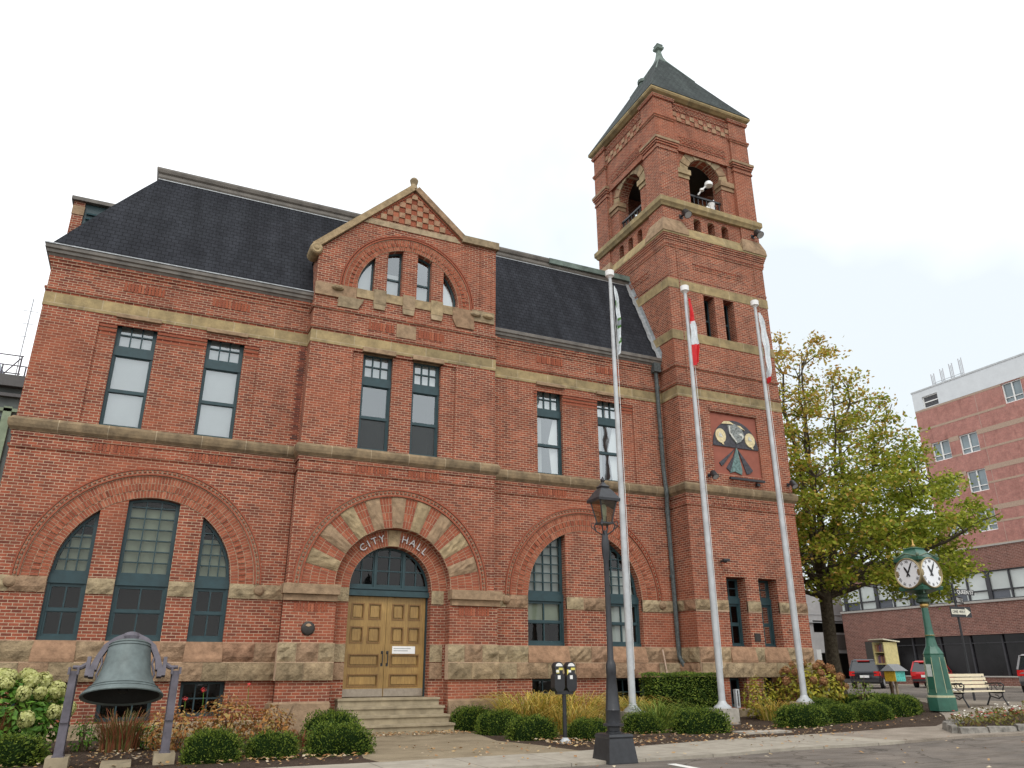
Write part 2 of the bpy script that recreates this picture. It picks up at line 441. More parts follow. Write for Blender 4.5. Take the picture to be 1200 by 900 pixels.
M['cornice'] = plain('weathered_copper_cornice', (.135, .122, .105), .6, 0, 3, .35, .004)
M['patina'] = plain('green_patina_copper', (.115, .155, .132), .65, 0, 2.5, .5, .004)
M['flashing'] = plain('galvanised_flashing', (.34, .36, .37), .5, .4, 8, .3, .01)
M['frame'] = plain('teal_painted_wood', (.018, .050, .058), .5, 0, 6, .2)
M['frame_dark'] = plain('dark_teal_wood', (.013, .034, .042), .5, 0, 6, .2)
M['glass'] = glass_mat('window_glass', (.6, .64, .62), .028, .02, fk=.6)
M['glass_sky'] = glass_mat('sky_reflecting_glass', (.78, .81, .81), .22, .03, (.9, .97, 1.))
M['glass_dark'] = glass_mat('dark_window_glass', (.30, .32, .33), .03, .03, fk=.8)
M['blind'] = plain('white_roller_blind', (.84, .84, .82), .8, 0, 2, .04)
M['blind_green'] = plain('sage_blind', (.64, .66, .52), .8, 0, 2, .12)
M['blind_grey'] = plain('grey_blind', (.30, .31, .29), .8, 0, 2, .15)
def screen_mat():
    m, nt, N, L, B = new_mat('insect_screen'); t = N.new('ShaderNodeBsdfTransparent'); t.inputs[0].default_value = (.9, .9, .9, 1)
    B.inputs['Base Color'].default_value = (.03, .035, .035, 1); B.inputs['Roughness'].default_value = .8
    mx = N.new('ShaderNodeMixShader'); mx.inputs[0].default_value = .62; L.new(t.outputs[0], mx.inputs[1]); L.new(B.outputs[0], mx.inputs[2]); L.new(mx.outputs[0], N['Material Output'].inputs[0]); return m
M['screen'] = screen_mat()
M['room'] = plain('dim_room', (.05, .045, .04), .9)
M['wood'] = None
def wood_mat(name, c0, c1, sc=(14, 14, 1.2)):
    m, nt, N, L, B = new_mat(name); tc = N.new('ShaderNodeTexCoord'); mp = N.new('ShaderNodeMapping')
    mp.inputs['Scale'].default_value = sc; L.new(tc.outputs['Object'], mp.inputs[0])
    n = noise(N, L, mp.outputs[0], 3, 6, .6); r = ramp(N, c0, c1, .3, .7); L.new(n.outputs[0], r.inputs[0])
    n2 = noise(N, L, tc.outputs['Object'], 1.2, 3); r2 = ramp(N, (.7, .68, .62), (1.15, 1.15, 1.15), .3, .7); L.new(n2.outputs[0], r2.inputs[0])
    c = mixc(N, L, r.outputs[0], r2.outputs[0], 1., 'MULTIPLY')
    L.new(c, B.inputs['Base Color']); B.inputs['Roughness'].default_value = .45; bump(N, L, n.outputs[0], B, .002)
    return m
M['wood'] = wood_mat('varnished_oak', (.25, .145, .042), (.42, .265, .082))
M['wood_mould'] = wood_mat('oak_moulding', (.17, .085, .022), (.27, .145, .038))
M['white_letter'] = plain('silver_white_letter', (.50, .48, .48), .4, .2, 5, .05)
M['black'] = plain('black_paint', (.018, .019, .022), .42, 0, 8, .3)
M['lampblack'] = plain('lamp_black_paint', (.022, .024, .028), .38, 0, 10, .3, .001)
M['pole'] = plain('brushed_aluminium', (.46, .48, .49), .5, .12, 3, .16)
M['white'] = plain('white_paint', (.8, .8, .78), .5, 0, 6, .05)
M['concrete'] = plain('concrete', (.38, .35, .30), .95, 0, 6, .22, .004, .15)
M['steps'] = plain('sandstone_steps', (.33, .275, .185), .93, 0, 4, .25, .006, .15)
M['bell'] = plain('patinated_bronze', (.115, .145, .142), .55, .2, 5, .28, .002)
M['bell_in'] = plain('dark_bronze', (.012, .014, .014), .7)
M['yoke'] = plain('grey_violet_steel', (.115, .105, .125), .6, .1, 6, .28, .002)
M['green'] = plain('dark_green_enamel', (.032, .115, .080), .35, 0, 4, .2)
M['green_light'] = plain('green_enamel_trim', (.10, .15, .10), .4, 0, 4, .2)
M['gold'] = plain('gold_leaf', (.55, .36, .12), .35, .7, 6, .1)
M['dial'] = plain('white_dial', (.78, .80, .82), .3, 0, 4, .03)
M['cream'] = plain('cream_slat_paint', (.72, .64, .46), .5, 0, 8, .08)
M['bark'] = plain('grey_brown_bark', (.085, .07, .05), .95, 0, 9, .45, .03, .1)

# ================================================================== CITY HALL
def ring_bricks(mb, fr, cx, cz, r0, r1, rows, w0, w1, a0=0, a1=180, t=.076, gap=.017, jit=.004, seed=1, alt=False):
    rnd = random.Random(seed); dr = (r1-r0)/rows
    for k in range(rows):
        ra, rb = r0+k*dr+gap/2, r0+(k+1)*dr-gap/2
        n = max(3, int(radians(a1-a0)*(ra+rb)/2/t)); da = (a1-a0)/n; g = math.degrees(gap/2/rb)
        for i in range(n):
            b0, b1 = radians(a0+i*da+g), radians(a0+(i+1)*da-g); w = w1+rnd.uniform(-jit, jit)+(.03 if alt and k == 1 and i % 2 else 0)
            q = [(cx+ra*cos(b0), cz+ra*sin(b0)), (cx+rb*cos(b0), cz+rb*sin(b0)), (cx+rb*cos(b1), cz+rb*sin(b1)), (cx+ra*cos(b1), cz+ra*sin(b1))]
            v = [fr.p(a, b, w0) for a, b in q]+[fr.p(a, b, w) for a, b in q]
            mb.add(v, [(3,2,1,0),(4,5,6,7),(0,1,5,4),(1,2,6,5),(2,3,7,6),(3,0,4,7)])
def ring_slab(mb, fr, cx, cz, r0, r1, w0, w1, a0=0, a1=180, n=48):
    o = arc(cx, cz, r1, a0, a1, n)+arc(cx, cz, r0, a1, a0, n)
    # quads rather than one polygon
    A, B = arc(cx, cz, r0, a0, a1, n), arc(cx, cz, r1, a0, a1, n)
    v = [fr.p(a, b, w) for w in (w0, w1) for l in (A, B) for a, b in l]; k = n+1
    f = []
    for i in range(n):
        f += [(i, i+1, k+i+1, k+i), (2*k+i, 2*k+i+1, 3*k+i+1, 3*k+i), (i, i+1, 2*k+i+1, 2*k+i), (k+i, k+i+1, 3*k+i+1, 3*k+i)]
    f += [(0, k, 3*k, 2*k), (n, k+n, 3*k+n, 2*k+n)]
    mb.add(v, f)
def rock_block(mb, fr, u0, u1, v0, v1, w0, w1, rnd, amp=.035, nu=None, nv=None, slope=0):
    """one quarry-faced block: bulging broken face, dressed margins"""
    nu = nu or max(3, int((u1-u0)/.13)); nv = nv or max(3, int((v1-v0)/.11))
    v = []
    for j in range(nv+1):
        for i in range(nu+1):
            s, t = i/nu, j/nv
            e = min(s, 1-s)*(u1-u0)/.1; e2 = min(t, 1-t)*(v1-v0)/.1; e = min(1, e, e2)
            w = w1+e*amp*(.35+1.3*rnd.random()) - (slope*t if slope else 0)
            v.append(fr.p(u0+(u1-u0)*s, v0+(v1-v0)*t, w))
    f = []; K = nu+1
    for j in range(nv):
        for i in range(nu): f.append((j*K+i, j*K+i+1, (j+1)*K+i+1, (j+1)*K+i))
    b = len(v); v += [fr.p(u0, v0, w0), fr.p(u1, v0, w0), fr.p(u1, v1, w0), fr.p(u0, v1, w0)]
    f.append(tuple([b, b+1]+[i for i in range(nu, -1, -1)]))
    f.append(tuple([b+1, b+2]+[j*K+nu for j in range(nv, -1, -1)]))
    f.append(tuple([b+2, b+3]+[nv*K+i for i in range(0, nu+1)]))
    f.append(tuple([b+3, b]+[j*K for j in range(0, nv+1)]))
    f.append((b+3, b+2, b+1, b)); mb.add(v, f)
def rock_course(mb, fr, u0, u1, v0, v1, w0, w1, ln=.9, seed=1, amp=.035, cuts=()):
    rnd = random.Random(seed); segs = []; a = u0
    for c0, c1 in sorted(cuts):
        if c0 > a: segs.append((a, c0))
        a = c1
    if a < u1: segs.append((a, u1))
    for a, b in segs:
        n = max(1, round((b-a)/ln)); xs = [a+(b-a)*(i+(rnd.uniform(-.2, .2) if 0 < i < n else 0))/n for i in range(n+1)]
        for i in range(n): rock_block(mb, fr, xs[i]+.006, xs[i+1]-.006, v0+.006, v1-.006, w0, w1+rnd.uniform(-.008, .01), rnd, amp)
def soldier(mb, fr, u0, u1, v0, v1, w=.03, t=.085):
    n = int((u1-u0)/t)
    for i in range(n):
        a = u0+(u1-u0)*i/n
        mb.fbox(fr, a+.012, a+(u1-u0)/n-.012, v0, v1, -.02, w if i % 2 == 0 else w*.35)
def row_panel(mb, fr, u0, u1, v0, v1, w=.04):
    n = max(2, int((v1-v0)/.085))
    for i in range(n):
        z = v0+(v1-v0)*i/n; k = int((u1-u0)/.2)
        for j in range(k):
            a = u0+(u1-u0)*(j+(.5 if i % 2 else 0))/k; b = min(u1, a+(u1-u0)/k-.03)
            mb.fbox(fr, a+.02, b, z+.01, z+(v1-v0)/n-.018, -.02, w)
def grid(u0, u1, v0, v1, nc, nr, g=.034):
    cw, rh = (u1-u0)/nc, (v1-v0)/nr
    return [rect(u0+i*cw+g/2, u0+(i+1)*cw-g/2, v0+j*rh+g/2, v0+(j+1)*rh-g/2) for i in range(nc) for j in range(nr)]
def window(fr, outline, w, cells, parent, glass='glass', t=.06, ft=.07, blinds=(), bars=(), fm='frame', room=.9, inv=True, sill=None):
    inn = inset(outline, t); holes = []
    for c in cells:
        q = clip_convex(c, inn)
        if len(q) > 2 and area(q) > .002: holes.append(q)
    mb = MB(); mb.slab(fr, outline, holes, w-ft, w)
    for (a, b, c, d, k) in bars: mb.fbox(fr, a, b, c, d, w-.001, w+k)
    o = mb.build('window', M[fm], parent, inv=inv)
    def sub(name, mb, mat): 
        s = mb.build(name, M[mat], o, inv=False); return s
    g = MB(); q = inset(outline, .02); g.add([fr.p(a, b, w-ft*.65) for a, b in q], [tuple(range(len(q)))])
    sub('glass', g, glass)
    if blinds:
        bm_ = {}
        for poly, mat in blinds:
            q = clip_convex(poly, inn)
            if len(q) > 2: bm_.setdefault(mat, MB()).slab(fr, q, [], w-ft-.075, w-ft-.07)
        for mat, b in bm_.items(): sub('blind', b, mat)
    if room:
        r = MB(); n = len(outline); r.add([fr.p(a, b, w-ft-.01) for a, b in outline]+[fr.p(a, b, w-ft-room) for a, b in outline],
            [(i, (i+1) % n, n+(i+1) % n, n+i) for i in range(n)]+[tuple(range(n, 2*n))])
        sub('interior', r, 'room')
    return o

CH = empty('city_hall', (6.25, 22, 0), True)
tag(CH, 'old red brick city hall with sandstone bands, slate mansard roof and square bell tower', 'town hall')
W22, P215, T21 = FY(22), FY(21.5), FY(21)
XL, XP0, XP1, XT0, XT1 = -3.7, 3.3, 9.3, 16.24, 21.06
TC = (18.65, 23.41); TH = 2.41
PLAN = [(XL, 34), (XL, 22), (XP0, 22), (XP0, 21.5), (XP1, 21.5), (XP1, 22), (XT0, 22), (XT0, 21), (XT1, 21), (XT1, 25.82)]
TPLAN = [(XT0, 25.82), (XT0, 21), (XT1, 21), (XT1, 25.82)]

# ---- windows: outlines
A1, A2, AZ, AR = -.19, 12.76, 3.65, 2.1
up_left = [(-1.85, -.83), (.49, 1.51)]
up_right = [(11.1, 12.08), (13.48, 14.48)]
up_pav = [(4.93, 5.87), (6.52, 7.44)]
lowL = [round_top(-2.29, -1.42, 2.18, A1, AZ, AR), round_top(-.81, .43, 2.18, A1, AZ, AR), round_top(1.04, 1.91, 2.18, A1, AZ, AR)]
lowR = [round_top(10.66, 12.02, 2.18, A2, AZ, AR), round_top(13.5, 14.86, 2.18, A2, AZ, AR)]
baseL = [rect(-2.55, -1.3, .42, 1.24), rect(-.75, .45, .35, 1.24), rect(1.05, 2.1, .42, 1.24)]
baseR = [rect(10.78, 12.2, .4, 1.24), rect(13.7, 14.95, .4, 1.24)]
def upr(l, top=10.70): return [rect(a, b, 7.55, top) for a, b in l]

# ---- brick walls of the two wings
mb = MB()
mb.slab(W22, rect(XL, XP0, 0, 7.4), lowL+baseL, -.5, 0)
mb.slab(W22, rect(XL, XP0, 7.4, 12.0), upr(up_left), -.5, -.05)
mb.slab(W22, rect(XL, XP0, 7.4, 12.0), [rect(-2.3, 1.93, 7.55, 10.45)], -.05, 0)
mb.box(XL, XL+.4, 22.5, 34, 0, 12.0); mb.box(XL+.4, 20.5, 33.6, 34, 0, 12); mb.box(20.1, 20.5, 25.9, 33.6, 0, 16.2)
build_split(mb, 'brick_wall', M['brick'], CH)
mb = MB()
mb.slab(W22, rect(XP1, XT0, 0, 7.4), lowR+baseR, -.5, 0)
mb.slab(W22, rect(XP1, XT0, 7.4, 12.0), upr(up_right), -.5, -.05)
mb.slab(W22, rect(XP1, XT0, 7.4, 12.0), [rect(10.95, 14.95, 7.55, 10.45)], -.05, 0)
build_split(mb, 'brick_wall', M['brick'], CH)
# ---- pavilion
PC = 6.25
def hole_arch(u0, u1, v0, cz, r, n=28): return [(u0, v0), (u1, v0)]+arc((u0+u1)/2, cz, r, 0, 180, n)
G = [(XP0, 12.0), (XP1, 12.0), (XP1, 15.22), (8.12, 15.22), (6.27, 16.82), (3.42, 13.98), (XP0, 13.85)]
GA = 12.72
def gable_w(a, b): return round_top(a, b, GA, PC, GA, 1.7)
gw = [gable_w(4.58, 5.09), gable_w(5.5, 6.0), gable_w(6.5, 7.0), gable_w(7.41, 7.92)]
mb = MB()
mb.slab(P215, [(XP0, 0), (4.6, 0)]+[(4.6, AZ)]+arc(PC, AZ, 1.68, 180, 0, 30)[1:-1]+[(7.9, AZ), (7.9, 0), (XP1, 0), (XP1, 7.4), (XP0, 7.4)], [], -.3, 0)
mb.slab(P215, [(XP0+.02, 0), (5.05, 0), (5.05, AZ)]+arc(PC, AZ, 1.2, 180, 0, 30)[1:-1]+[(7.45, AZ), (7.45, 0), (XP1-.02, 0), (XP1-.02, 7.4), (XP0+.02, 7.4)], [], -.72, -.302)
mb.slab(P215, rect(XP0, XP1, 7.4, 12.0), upr(up_pav), -.6, -.06)
mb.slab(P215, rect(XP0, XP1, 7.4, 12.0), [rect(4.6, 7.93, 7.55, 10.62)], -.06, 0)
mb.slab(P215, G, gw, -.45, 0)
mb.box(XP0, XP0+.35, 21.95, 23.6, 12.0, 13.8); mb.box(XP1-.35, XP1, 21.95, 24.2, 12.0, 15.2)
for a, b in ((3.24, 4.62), (7.88, 9.36)): mb.fbox(P215, a, b, 0, 3.22, 0, .13)
for u in (8.22, 8.72, 9.12): mb.fbox(P215, u, u+.035, 12.95, 15.2, 0, .025)
build_split(mb, 'brick_wall', M['brick'], CH)

# ---- dressed courses that run round the whole building
mb = MB()
mb.sweep(PLAN, [(-.03, 7.2), (.05, 7.2), (.12, 7.28), (.14, 7.36), (.14, 7.47), (.05, 7.56), (-.03, 7.56)])
mb.build('string_course', M['string'], CH)
mb = MB()
mb.sweep(PLAN, [(-.03, 10.71), (.018, 10.71), (.018, 11.1), (-.03, 11.1)])
build_split(mb, 'stone_band', M['band'], CH)
mb = MB()
mb.sweep(PLAN, [(-.03, 11.16), (.03, 11.16), (.05, 11.2), (.05, 11.26), (-.03, 11.26)])
mb.sweep(PLAN, [(-.03, 6.76), (.02, 6.76), (.045, 6.8), (.045, 6.85), (-.03, 6.85)])
mb.sweep([(XP0, 22.2), (XP0, 21.5), (XP1, 21.5), (XP1, 22.2)], [(-.03, 11.84), (.03, 11.84), (.055, 11.88), (.055, 11.95), (-.03, 11.95)])
mb.sweep(PLAN, [(-.03, 7.08), (.03, 7.08), (.03, 7.19), (-.03, 7.19)])
mb.sweep([(XL, 34), (XL, 22), (XP0, 22)], [(-.03, 11.84), (.02, 11.84), (.03, 11.96), (.06, 11.98), (.07, 12.05), (.10, 12.07), (.10, 12.135), (-.03, 12.135)])
mb.sweep([(XP1, 22), (XT0, 22)], [(-.03, 11.84), (.02, 11.84), (.03, 11.96), (.06, 11.98), (.07, 12.05), (.10, 12.07), (.10, 12.135), (-.03, 12.135)])
build_split(mb, 'moulded_brick_course', M['brick'], CH)
# decorative soldier panels and corbelled rows
mb = MB()
for a, b in up_left+up_right: soldier(mb, W22, a-.02, b+.02, 11.5, 11.76); soldier(mb, W22, a-.05, b+.05, 6.87, 7.06)
for a, b in up_pav: soldier(mb, P215, a-.03, b+.03, 6.87, 7.06)
soldier(mb, P215, 5.0, 5.82, 11.4, 11.68); soldier(mb, P215, 6.62, 7.5, 11.4, 11.68)
for a, b in ((3.5, 4.4), (8.14, 9.1)): soldier(mb, FY(21.37), a, b, 2.95, 3.17, .02)
for lst, ends in ((up_left, (-2.3, 1.93)), (up_right, (10.95, 14.95))):
    xs = [ends[0], lst[0][0], lst[0][1], lst[1][0], lst[1][1], ends[1]]
    for i in (0, 2, 4):
        for k in range(3): mb.fbox(W22, xs[i]+.01, xs[i+1]-.01, 10.12+k*.12, 10.19+k*.12, -.06, -.035+k*.012)
build_split(mb, 'brick_panel', M['brickpiece'], CH)

mb = MB()
for i in range(40):
    z = 7.75+i*.0755; mb.fbox(W22, 3.06+(.05 if i % 2 else 0), 3.26, z+.012, z+.066, -.02, .006)
mb.build('sooty_brick_edge', island_mat('sooty_brick', [(.10, .05, .04), (.20, .07, .05), (.06, .045, .04), (.3, .1, .06)], .9), CH)
# ---- rock-faced plinth, imposts, corbels
mb = MB()
cutL = [(-2.29, -1.42), (-.81, .43), (1.04, 1.91)]; cutR = [(10.66, 12.02), (13.5, 14.86)]
rock_course(mb, W22, XL, XP0, 3.27, 3.66, -.05, .03, .62, 3, .04, cutL)
rock_course(mb, W22, XP1, XT0, 3.27, 3.66, -.05, .03, .62, 4, .04, cutR)
rock_course(mb, T21, XT0, XT1, 3.32, 3.66, -.05, .03, .6, 5, .04, [(17.6, 18.42), (18.98, 19.8)])
side = Fr((XT0, 0, 0), (0, 1, 0), (-1, 0, 0)); sideR = Fr((XT1, 0, 0), (0, 1, 0), (1, 0, 0)); sideL = Fr((XL, 0, 0), (0, 1, 0), (-1, 0, 0))
rock_course(mb, side, 21, 22, 3.32, 3.66, -.05, .03, .5, 6)
rock_course(mb, sideR, 21, 25.8, 3.32, 3.66, -.05, .03, .6, 7)
for fr, a, b, sd_, gaps in ((W22, XL, XP0, 10, cutL), (W22, XP1, XT0, 11, cutR), (T21, XT0, XT1, 12, [(17.5, 18.5), (18.9, 19.9)])):
    rock_course(mb, fr, a, b, 1.7, 2.17, -.05, .04, .75, sd_, .05, gaps)
    rock_course(mb, fr, a, b, 1.25, 1.69, -.05, .10, 1.05, sd_+5, .03)
rock_course(mb, side, 21, 22, 1.7, 2.17, -.05, .04, .5, 30); rock_course(mb, side, 21, 22, 1.25, 1.69, -.05, .10, .5, 31)
rock_course(mb, sideR, 21, 25.8, 1.7, 2.17, -.05, .04, .7, 32); rock_course(mb, sideR, 21, 25.8, 1.25, 1.69, -.05, .10, .8, 33)
rock_course(mb, sideL, 22, 34, 1.7, 2.17, -.05, .04, .8, 34); rock_course(mb, sideL, 22, 34, 1.25, 1.69, -.05, .10, .9, 35)
PP = FY(21.37)
for a, b, s_ in ((3.2, 4.66, 40), (7.84, 9.4, 44)):
    rock_course(mb, PP, a, b, 1.7, 2.17, -.15, .03, .55, s_, .045); rock_course(mb, PP, a, b, 1.25, 1.69, -.15, .09, .75, s_+1, .03)
for a, b, s_ in ((4.67, 5.05, 50), (7.45, 7.83, 54)):
    fr = FY(21.8); rock_course(mb, fr, a, b, 1.7, 2.17, -.05, .02, .5, s_, .015); rock_course(mb, fr, a, b, 1.25, 1.69, -.05, .05, .5, s_+1, .015)
    rock_course(mb, fr, a, b, 3.27, 3.66, -.05, .03, .5, s_+2, .008)
build_split(mb, 'rock_faced_plinth', M['rock'], CH)
mb = MB()   # mortar behind the joints of the rock-faced courses
for fr, a, b, gaps in ((W22, XL, XP0, cutL), (W22, XP1, XT0, cutR), (T21, XT0, XT1, [(17.6, 18.42), (18.98, 19.8)])):
    mb.fbox(fr, a, b, 1.25, 1.7, -.06, .075)
    e = [a]+[x for g_ in gaps for x in g_]+[b]
    for i in range(0, len(e), 2): mb.fbox(fr, e[i], e[i+1], 1.7, 2.17, -.06, .02); mb.fbox(fr, e[i], e[i+1], 3.28, 3.65, -.06, .018)
for a, b in ((3.2, 4.66), (7.84, 9.4)): mb.fbox(PP, a, b, 1.25, 1.7, -.2, .07); mb.fbox(PP, a, b, 1.7, 2.17, -.2, .015)
build_split(mb, 'pointing', M['mortar'], CH)
# weathered sloping sills below the ground floor windows
mb = MB()
for fr, lst in ((W22, cutL+cutR), (T21, [(17.5, 18.5), (18.9, 19.9)])):
    for a, b in lst:
        v = [fr.p(a-.03, 1.7, .10), fr.p(b+.03, 1.7, .10), fr.p(b+.03, 1.78, .105), fr.p(a-.03, 1.78, .105), fr.p(b+.01, 2.185, .016), fr.p(a-.01, 2.185, .016), fr.p(a-.01, 1.7, -.1), fr.p(b+.01, 1.7, -.1)]
        mb.add(v, [(0,1,2,3),(3,2,4,5),(5,4,7,6),(0,3,5,6),(1,7,4,2),(0,6,7,1)])
build_split(mb, 'window_sill', M['sill'], CH)
# pavilion pier caps, foundation, door steps
mb = MB()
for a, b in ((3.2, 4.62), (7.9, 9.4)):
    mb.fbox(PP, a-.02, b+.06, 3.4, 3.66, -.2, .16); mb.fbox(PP, a+.02, b+.02, 3.23, 3.4, -.2, .07)
mb.sweep([(3.16, 22.1), (3.16, 21.3), (4.63, 21.3)], [(-.05, -.1), (.04, -.1), (.04, .7), (-.05, .74)])
mb.sweep([(7.87, 21.3), (9.42, 21.3), (9.42, 22.1)], [(-.05, -.1), (.04, -.1), (.04, .7), (-.05, .74)])
mb.sweep([(XL, 34), (XL, 22), (3.15, 22)], [(-.05, -.1), (.08, -.1), (.08, .3), (-.05, .34)])
mb.sweep([(9.44, 22), (XT0, 22), (XT0, 21), (XT1, 21), (XT1, 25.8)], [(-.05, -.1), (.08, -.1), (.08, .3), (-.05, .34)])
for a, b in up_left+up_right: mb.fbox(W22, a-.06, b+.06, 10.66, 10.76, -.3, .10)
for a, b in up_pav: mb.fbox(P215, a-.05, b+.05, 10.62, 10.76, -.3, .10)
build_split(mb, 'dressed_stone', M['sand'], CH)
mb = MB()
for i, (y0, zt) in enumerate(((21.42, .80), (21.1, .60), (20.78, .40), (20.45, .20))):
    mb.box(4.88-.02*i, 7.66+.03*i, y0+.045, 22.3 if i == 0 else 21.44, -.1 if i else .1, zt-.055); mb.box(4.86-.02*i, 7.68+.03*i, y0, 22.31 if i == 0 else 21.45, zt-.055, zt)
build_split(mb, 'front_step', M['steps'], CH, tol=-.02)

# ---- big arches
def big_arch(cx, seed):
    m1 = MB(); ring_slab(m1, W22, cx, AZ, AR+.004, 2.84, -.19, .012); build_split(m1, 'arch_backing', M['mortar'], CH)
    m2 = MB(); ring_bricks(m2, W22, cx, AZ, AR+.005, 2.68, 3, -.2, .022, seed=seed, alt=True)
    ring_bricks(m2, W22, cx, AZ, 2.75, 2.84, 1, -.02, .07, t=.12, gap=.05, seed=seed+1)
    build_split(m2, 'brick_arch', M['brickpiece'], CH, tol=.02)
    m3 = MB(); ring_slab(m3, W22, cx, AZ, 2.695, 2.74, -.02, .075); ring_slab(m3, W22, cx, AZ, 2.845, 2.885, -.02, .05)
    m3.build('hood_mould', M['moulded'], CH)
big_arch(A1, 11); big_arch(A2, 21)
mb = MB()   # carved roundels at the arch springing
for cx, fr in ((A1-2.86, W22), (A1+2.86, W22), (A2-2.86, W22), (A2+2.86, W22)):
    v0 = len(mb.v); mb.lathe([(0, .1), (.07, .09), (.12, .05), (.14, 0), (.14, -.05)], (0, 0, 0), 14)
    for i in range(v0, len(mb.v)):
        x, y, z = mb.v[i]; mb.v[i] = fr.p(cx+x, 3.5+y, .05+z)
build_split(mb, 'carved_boss', M['sand'], CH)

# ---- door arch
DR = FY(21.8)
mb = MB(); ring_slab(mb, P215, PC, AZ, 1.685, 2.8, -.09, .01); ring_slab(mb, DR, PC, AZ, 1.204, 1.7, -.09, .006)
build_split(mb, 'arch_backing', M['mortar'], CH)
mb = MB(); rnd = random.Random(5)
for i in range(9):
    c = 18*(i+1); r0, r1 = 1.69, 2.58
    nu, nv = 5, 6; v = []; f = []
    for j in range(nv+1):
        for k in range(nu+1):
            s, t = k/nu, j/nv; r = r0+(r1-r0)*t; a = radians(c-4.7+9.4*s)
            e = min(1, min(s, 1-s)*4, min(t, 1-t)*6)
            v.append(P215.p(PC+r*cos(a), AZ+r*sin(a), .035+e*.04*(.3+rnd.random())))
    K = nu+1
    for j in range(nv):
        for k in range(nu): f.append((j*K+k, j*K+k+1, (j+1)*K+k+1, (j+1)*K+k))
    b = len(v)
    for r, aa in ((r0, -4.7), (r0, 4.7), (r1, 4.7), (r1, -4.7)):
        a = radians(c+aa); v.append(P215.p(PC+r*cos(a), AZ+r*sin(a), -.1))
    f += [tuple([b, b+1]+list(range(nu, -1, -1))), tuple([b+1, b+2]+[j*K+nu for j in range(nv, -1, -1)]),
          tuple([b+2, b+3]+[nv*K+k for k in range(nu+1)]), tuple([b+3, b]+[j*K for j in range(nv+1)]), (b+3, b+2, b+1, b)]
    mb.add(v, f)
mb.slab(DR, [(PC+r*cos(radians(a)), AZ+r*sin(radians(a))) for r, a in ((1.21, 83), (1.21, 97), (1.67, 96), (1.67, 84))][::-1], [], -.05, .04)
build_split(mb, 'arch_voussoir', M['sand'], CH)
mb = MB()
for i in range(10):
    a0 = 18*i+(4.9 if i else 0); a1 = 18*(i+1)-(4.9 if i < 9 else 0)
    ring_bricks(mb, P215, PC, AZ, 1.69, 2.58, 4, -.1, .02, a0, a1, seed=60+i)
ring_bricks(mb, P215, PC, AZ, 2.66, 2.76, 1, -.02, .07, t=.12, gap=.05, seed=71)
ring_bricks(mb, DR, PC, AZ, 1.205, 1.67, 2, -.1, .016, 0, 82.5, seed=80); ring_bricks(mb, DR, PC, AZ, 1.205, 1.67, 2, -.1, .016, 97.5, 180, seed=81)
build_split(mb, 'brick_arch', M['brickpiece'], CH, tol=.02)
mb = MB(); ring_slab(mb, P215, PC, AZ, 2.59, 2.645, -.02, .075); ring_slab(mb, P215, PC, AZ, 2.775, 2.82, -.02, .06)
mb.build('hood_mould', M['moulded'], CH)
mb = MB()
for ch, a in zip('CITYHALL', (129, 121.5, 114, 105, 77, 67, 58, 50)):
    R_ = 1.43; p = Vector(DR.p(PC+R_*cos(radians(a)), AZ+R_*sin(radians(a)), .06))
    m4 = Matrix.Translation(p) @ Matrix.Rotation(pi/2, 4, 'X') @ Matrix.Rotation(radians(a-90), 4, 'Z')
    put_text(mb, ch, .285, .03, m4)
build_split(mb, 'lettering', M['white_letter'], CH)

# ---- doors
DD = FY(22.16)
door_y = 22.16
def door_leaf(u0, u1, hand):
    z0, z1 = .82, 3.46; mb = MB(); c = []
    W = u1-u0; e = .11
    def cell(a, b, p, q): c.append((u0+a*W, u0+b*W, p, q))
    cell(.13, .45, 2.83, 3.28); cell(.55, .87, 2.83, 3.28); cell(.13, .45, 2.2, 2.65); cell(.55, .87, 2.2, 2.65)
    cell(.13, .87, 1.58, 1.92); cell(.13, .87, 1.06, 1.4)
    mb.slab(DD, rect(u0, u1, z0, z1), [rect(*q) for q in c], -.04, .02)
    mb.fbox(DD, u0+.02, u1-.02, z0+.02, z1-.02, -.06, -.03)
    d = mb.build('door', M['wood'], CH)
    k = MB()
    for a, b, p, q in c:
        for x0, x1, y0, y1 in ((a, b, p, p+.035), (a, b, q-.035, q), (a, a+.035, p+.035, q-.035), (b-.035, b, p+.035, q-.035)): k.fbox(DD, x0, x1, y0, y1, -.03, .034)
    k.build('door_moulding', M['wood_mould'], d, inv=False)
    k = MB()
    for a, b, p, q in c: k.fbox(DD, a+.07, b-.07, p+.07, q-.07, -.03, .004)
    build_split(k, 'door_panel', M['wood'], d, inv=False)
    k = MB(); k.fbox(DD, u0+.01, u1-.01, z0, z0+.2, .02, .026); k.build('kick_plate', plainm('kick_plate_metal', (.33, .28, .22), .4, .4), d, inv=False)
    k = MB(); x = u1-.07 if hand > 0 else u0+.07
    k.path([DD.p(x, 1.66, .02), DD.p(x, 1.68, .09), DD.p(x, 1.95, .09), DD.p(x, 1.97, .02)], .014, 6); k.fbox(DD, x-.03, x+.03, 1.6, 1.68, .02, .03)
    k.fbox(DD, x-.03, x+.03, 1.92, 2.0, .02, .03)
    k.build('door_handle', M['black'], d, inv=False)
PM = {}
def plainm(n, *a, **k):
    if n not in PM: PM[n] = plain(n, *a, **k)
    return PM[n]
door_leaf(5.07, 6.245, 1); door_leaf(6.255, 7.40, -1)
mb = MB(); mb.fbox(DD, 7.405, 7.46, .8, 3.6, -.05, .06); mb.fbox(DD, 5.04, 5.066, .8, 3.6, -.05, .06); build_split(mb, 'door_frame', M['frame_dark'], CH)
fan = [(5.05, 3.47), (7.45, 3.47), (7.45, 3.65)]+arc(PC, 3.65, 1.2, 0, 180, 26)[1:-1]+[(5.05, 3.65)]
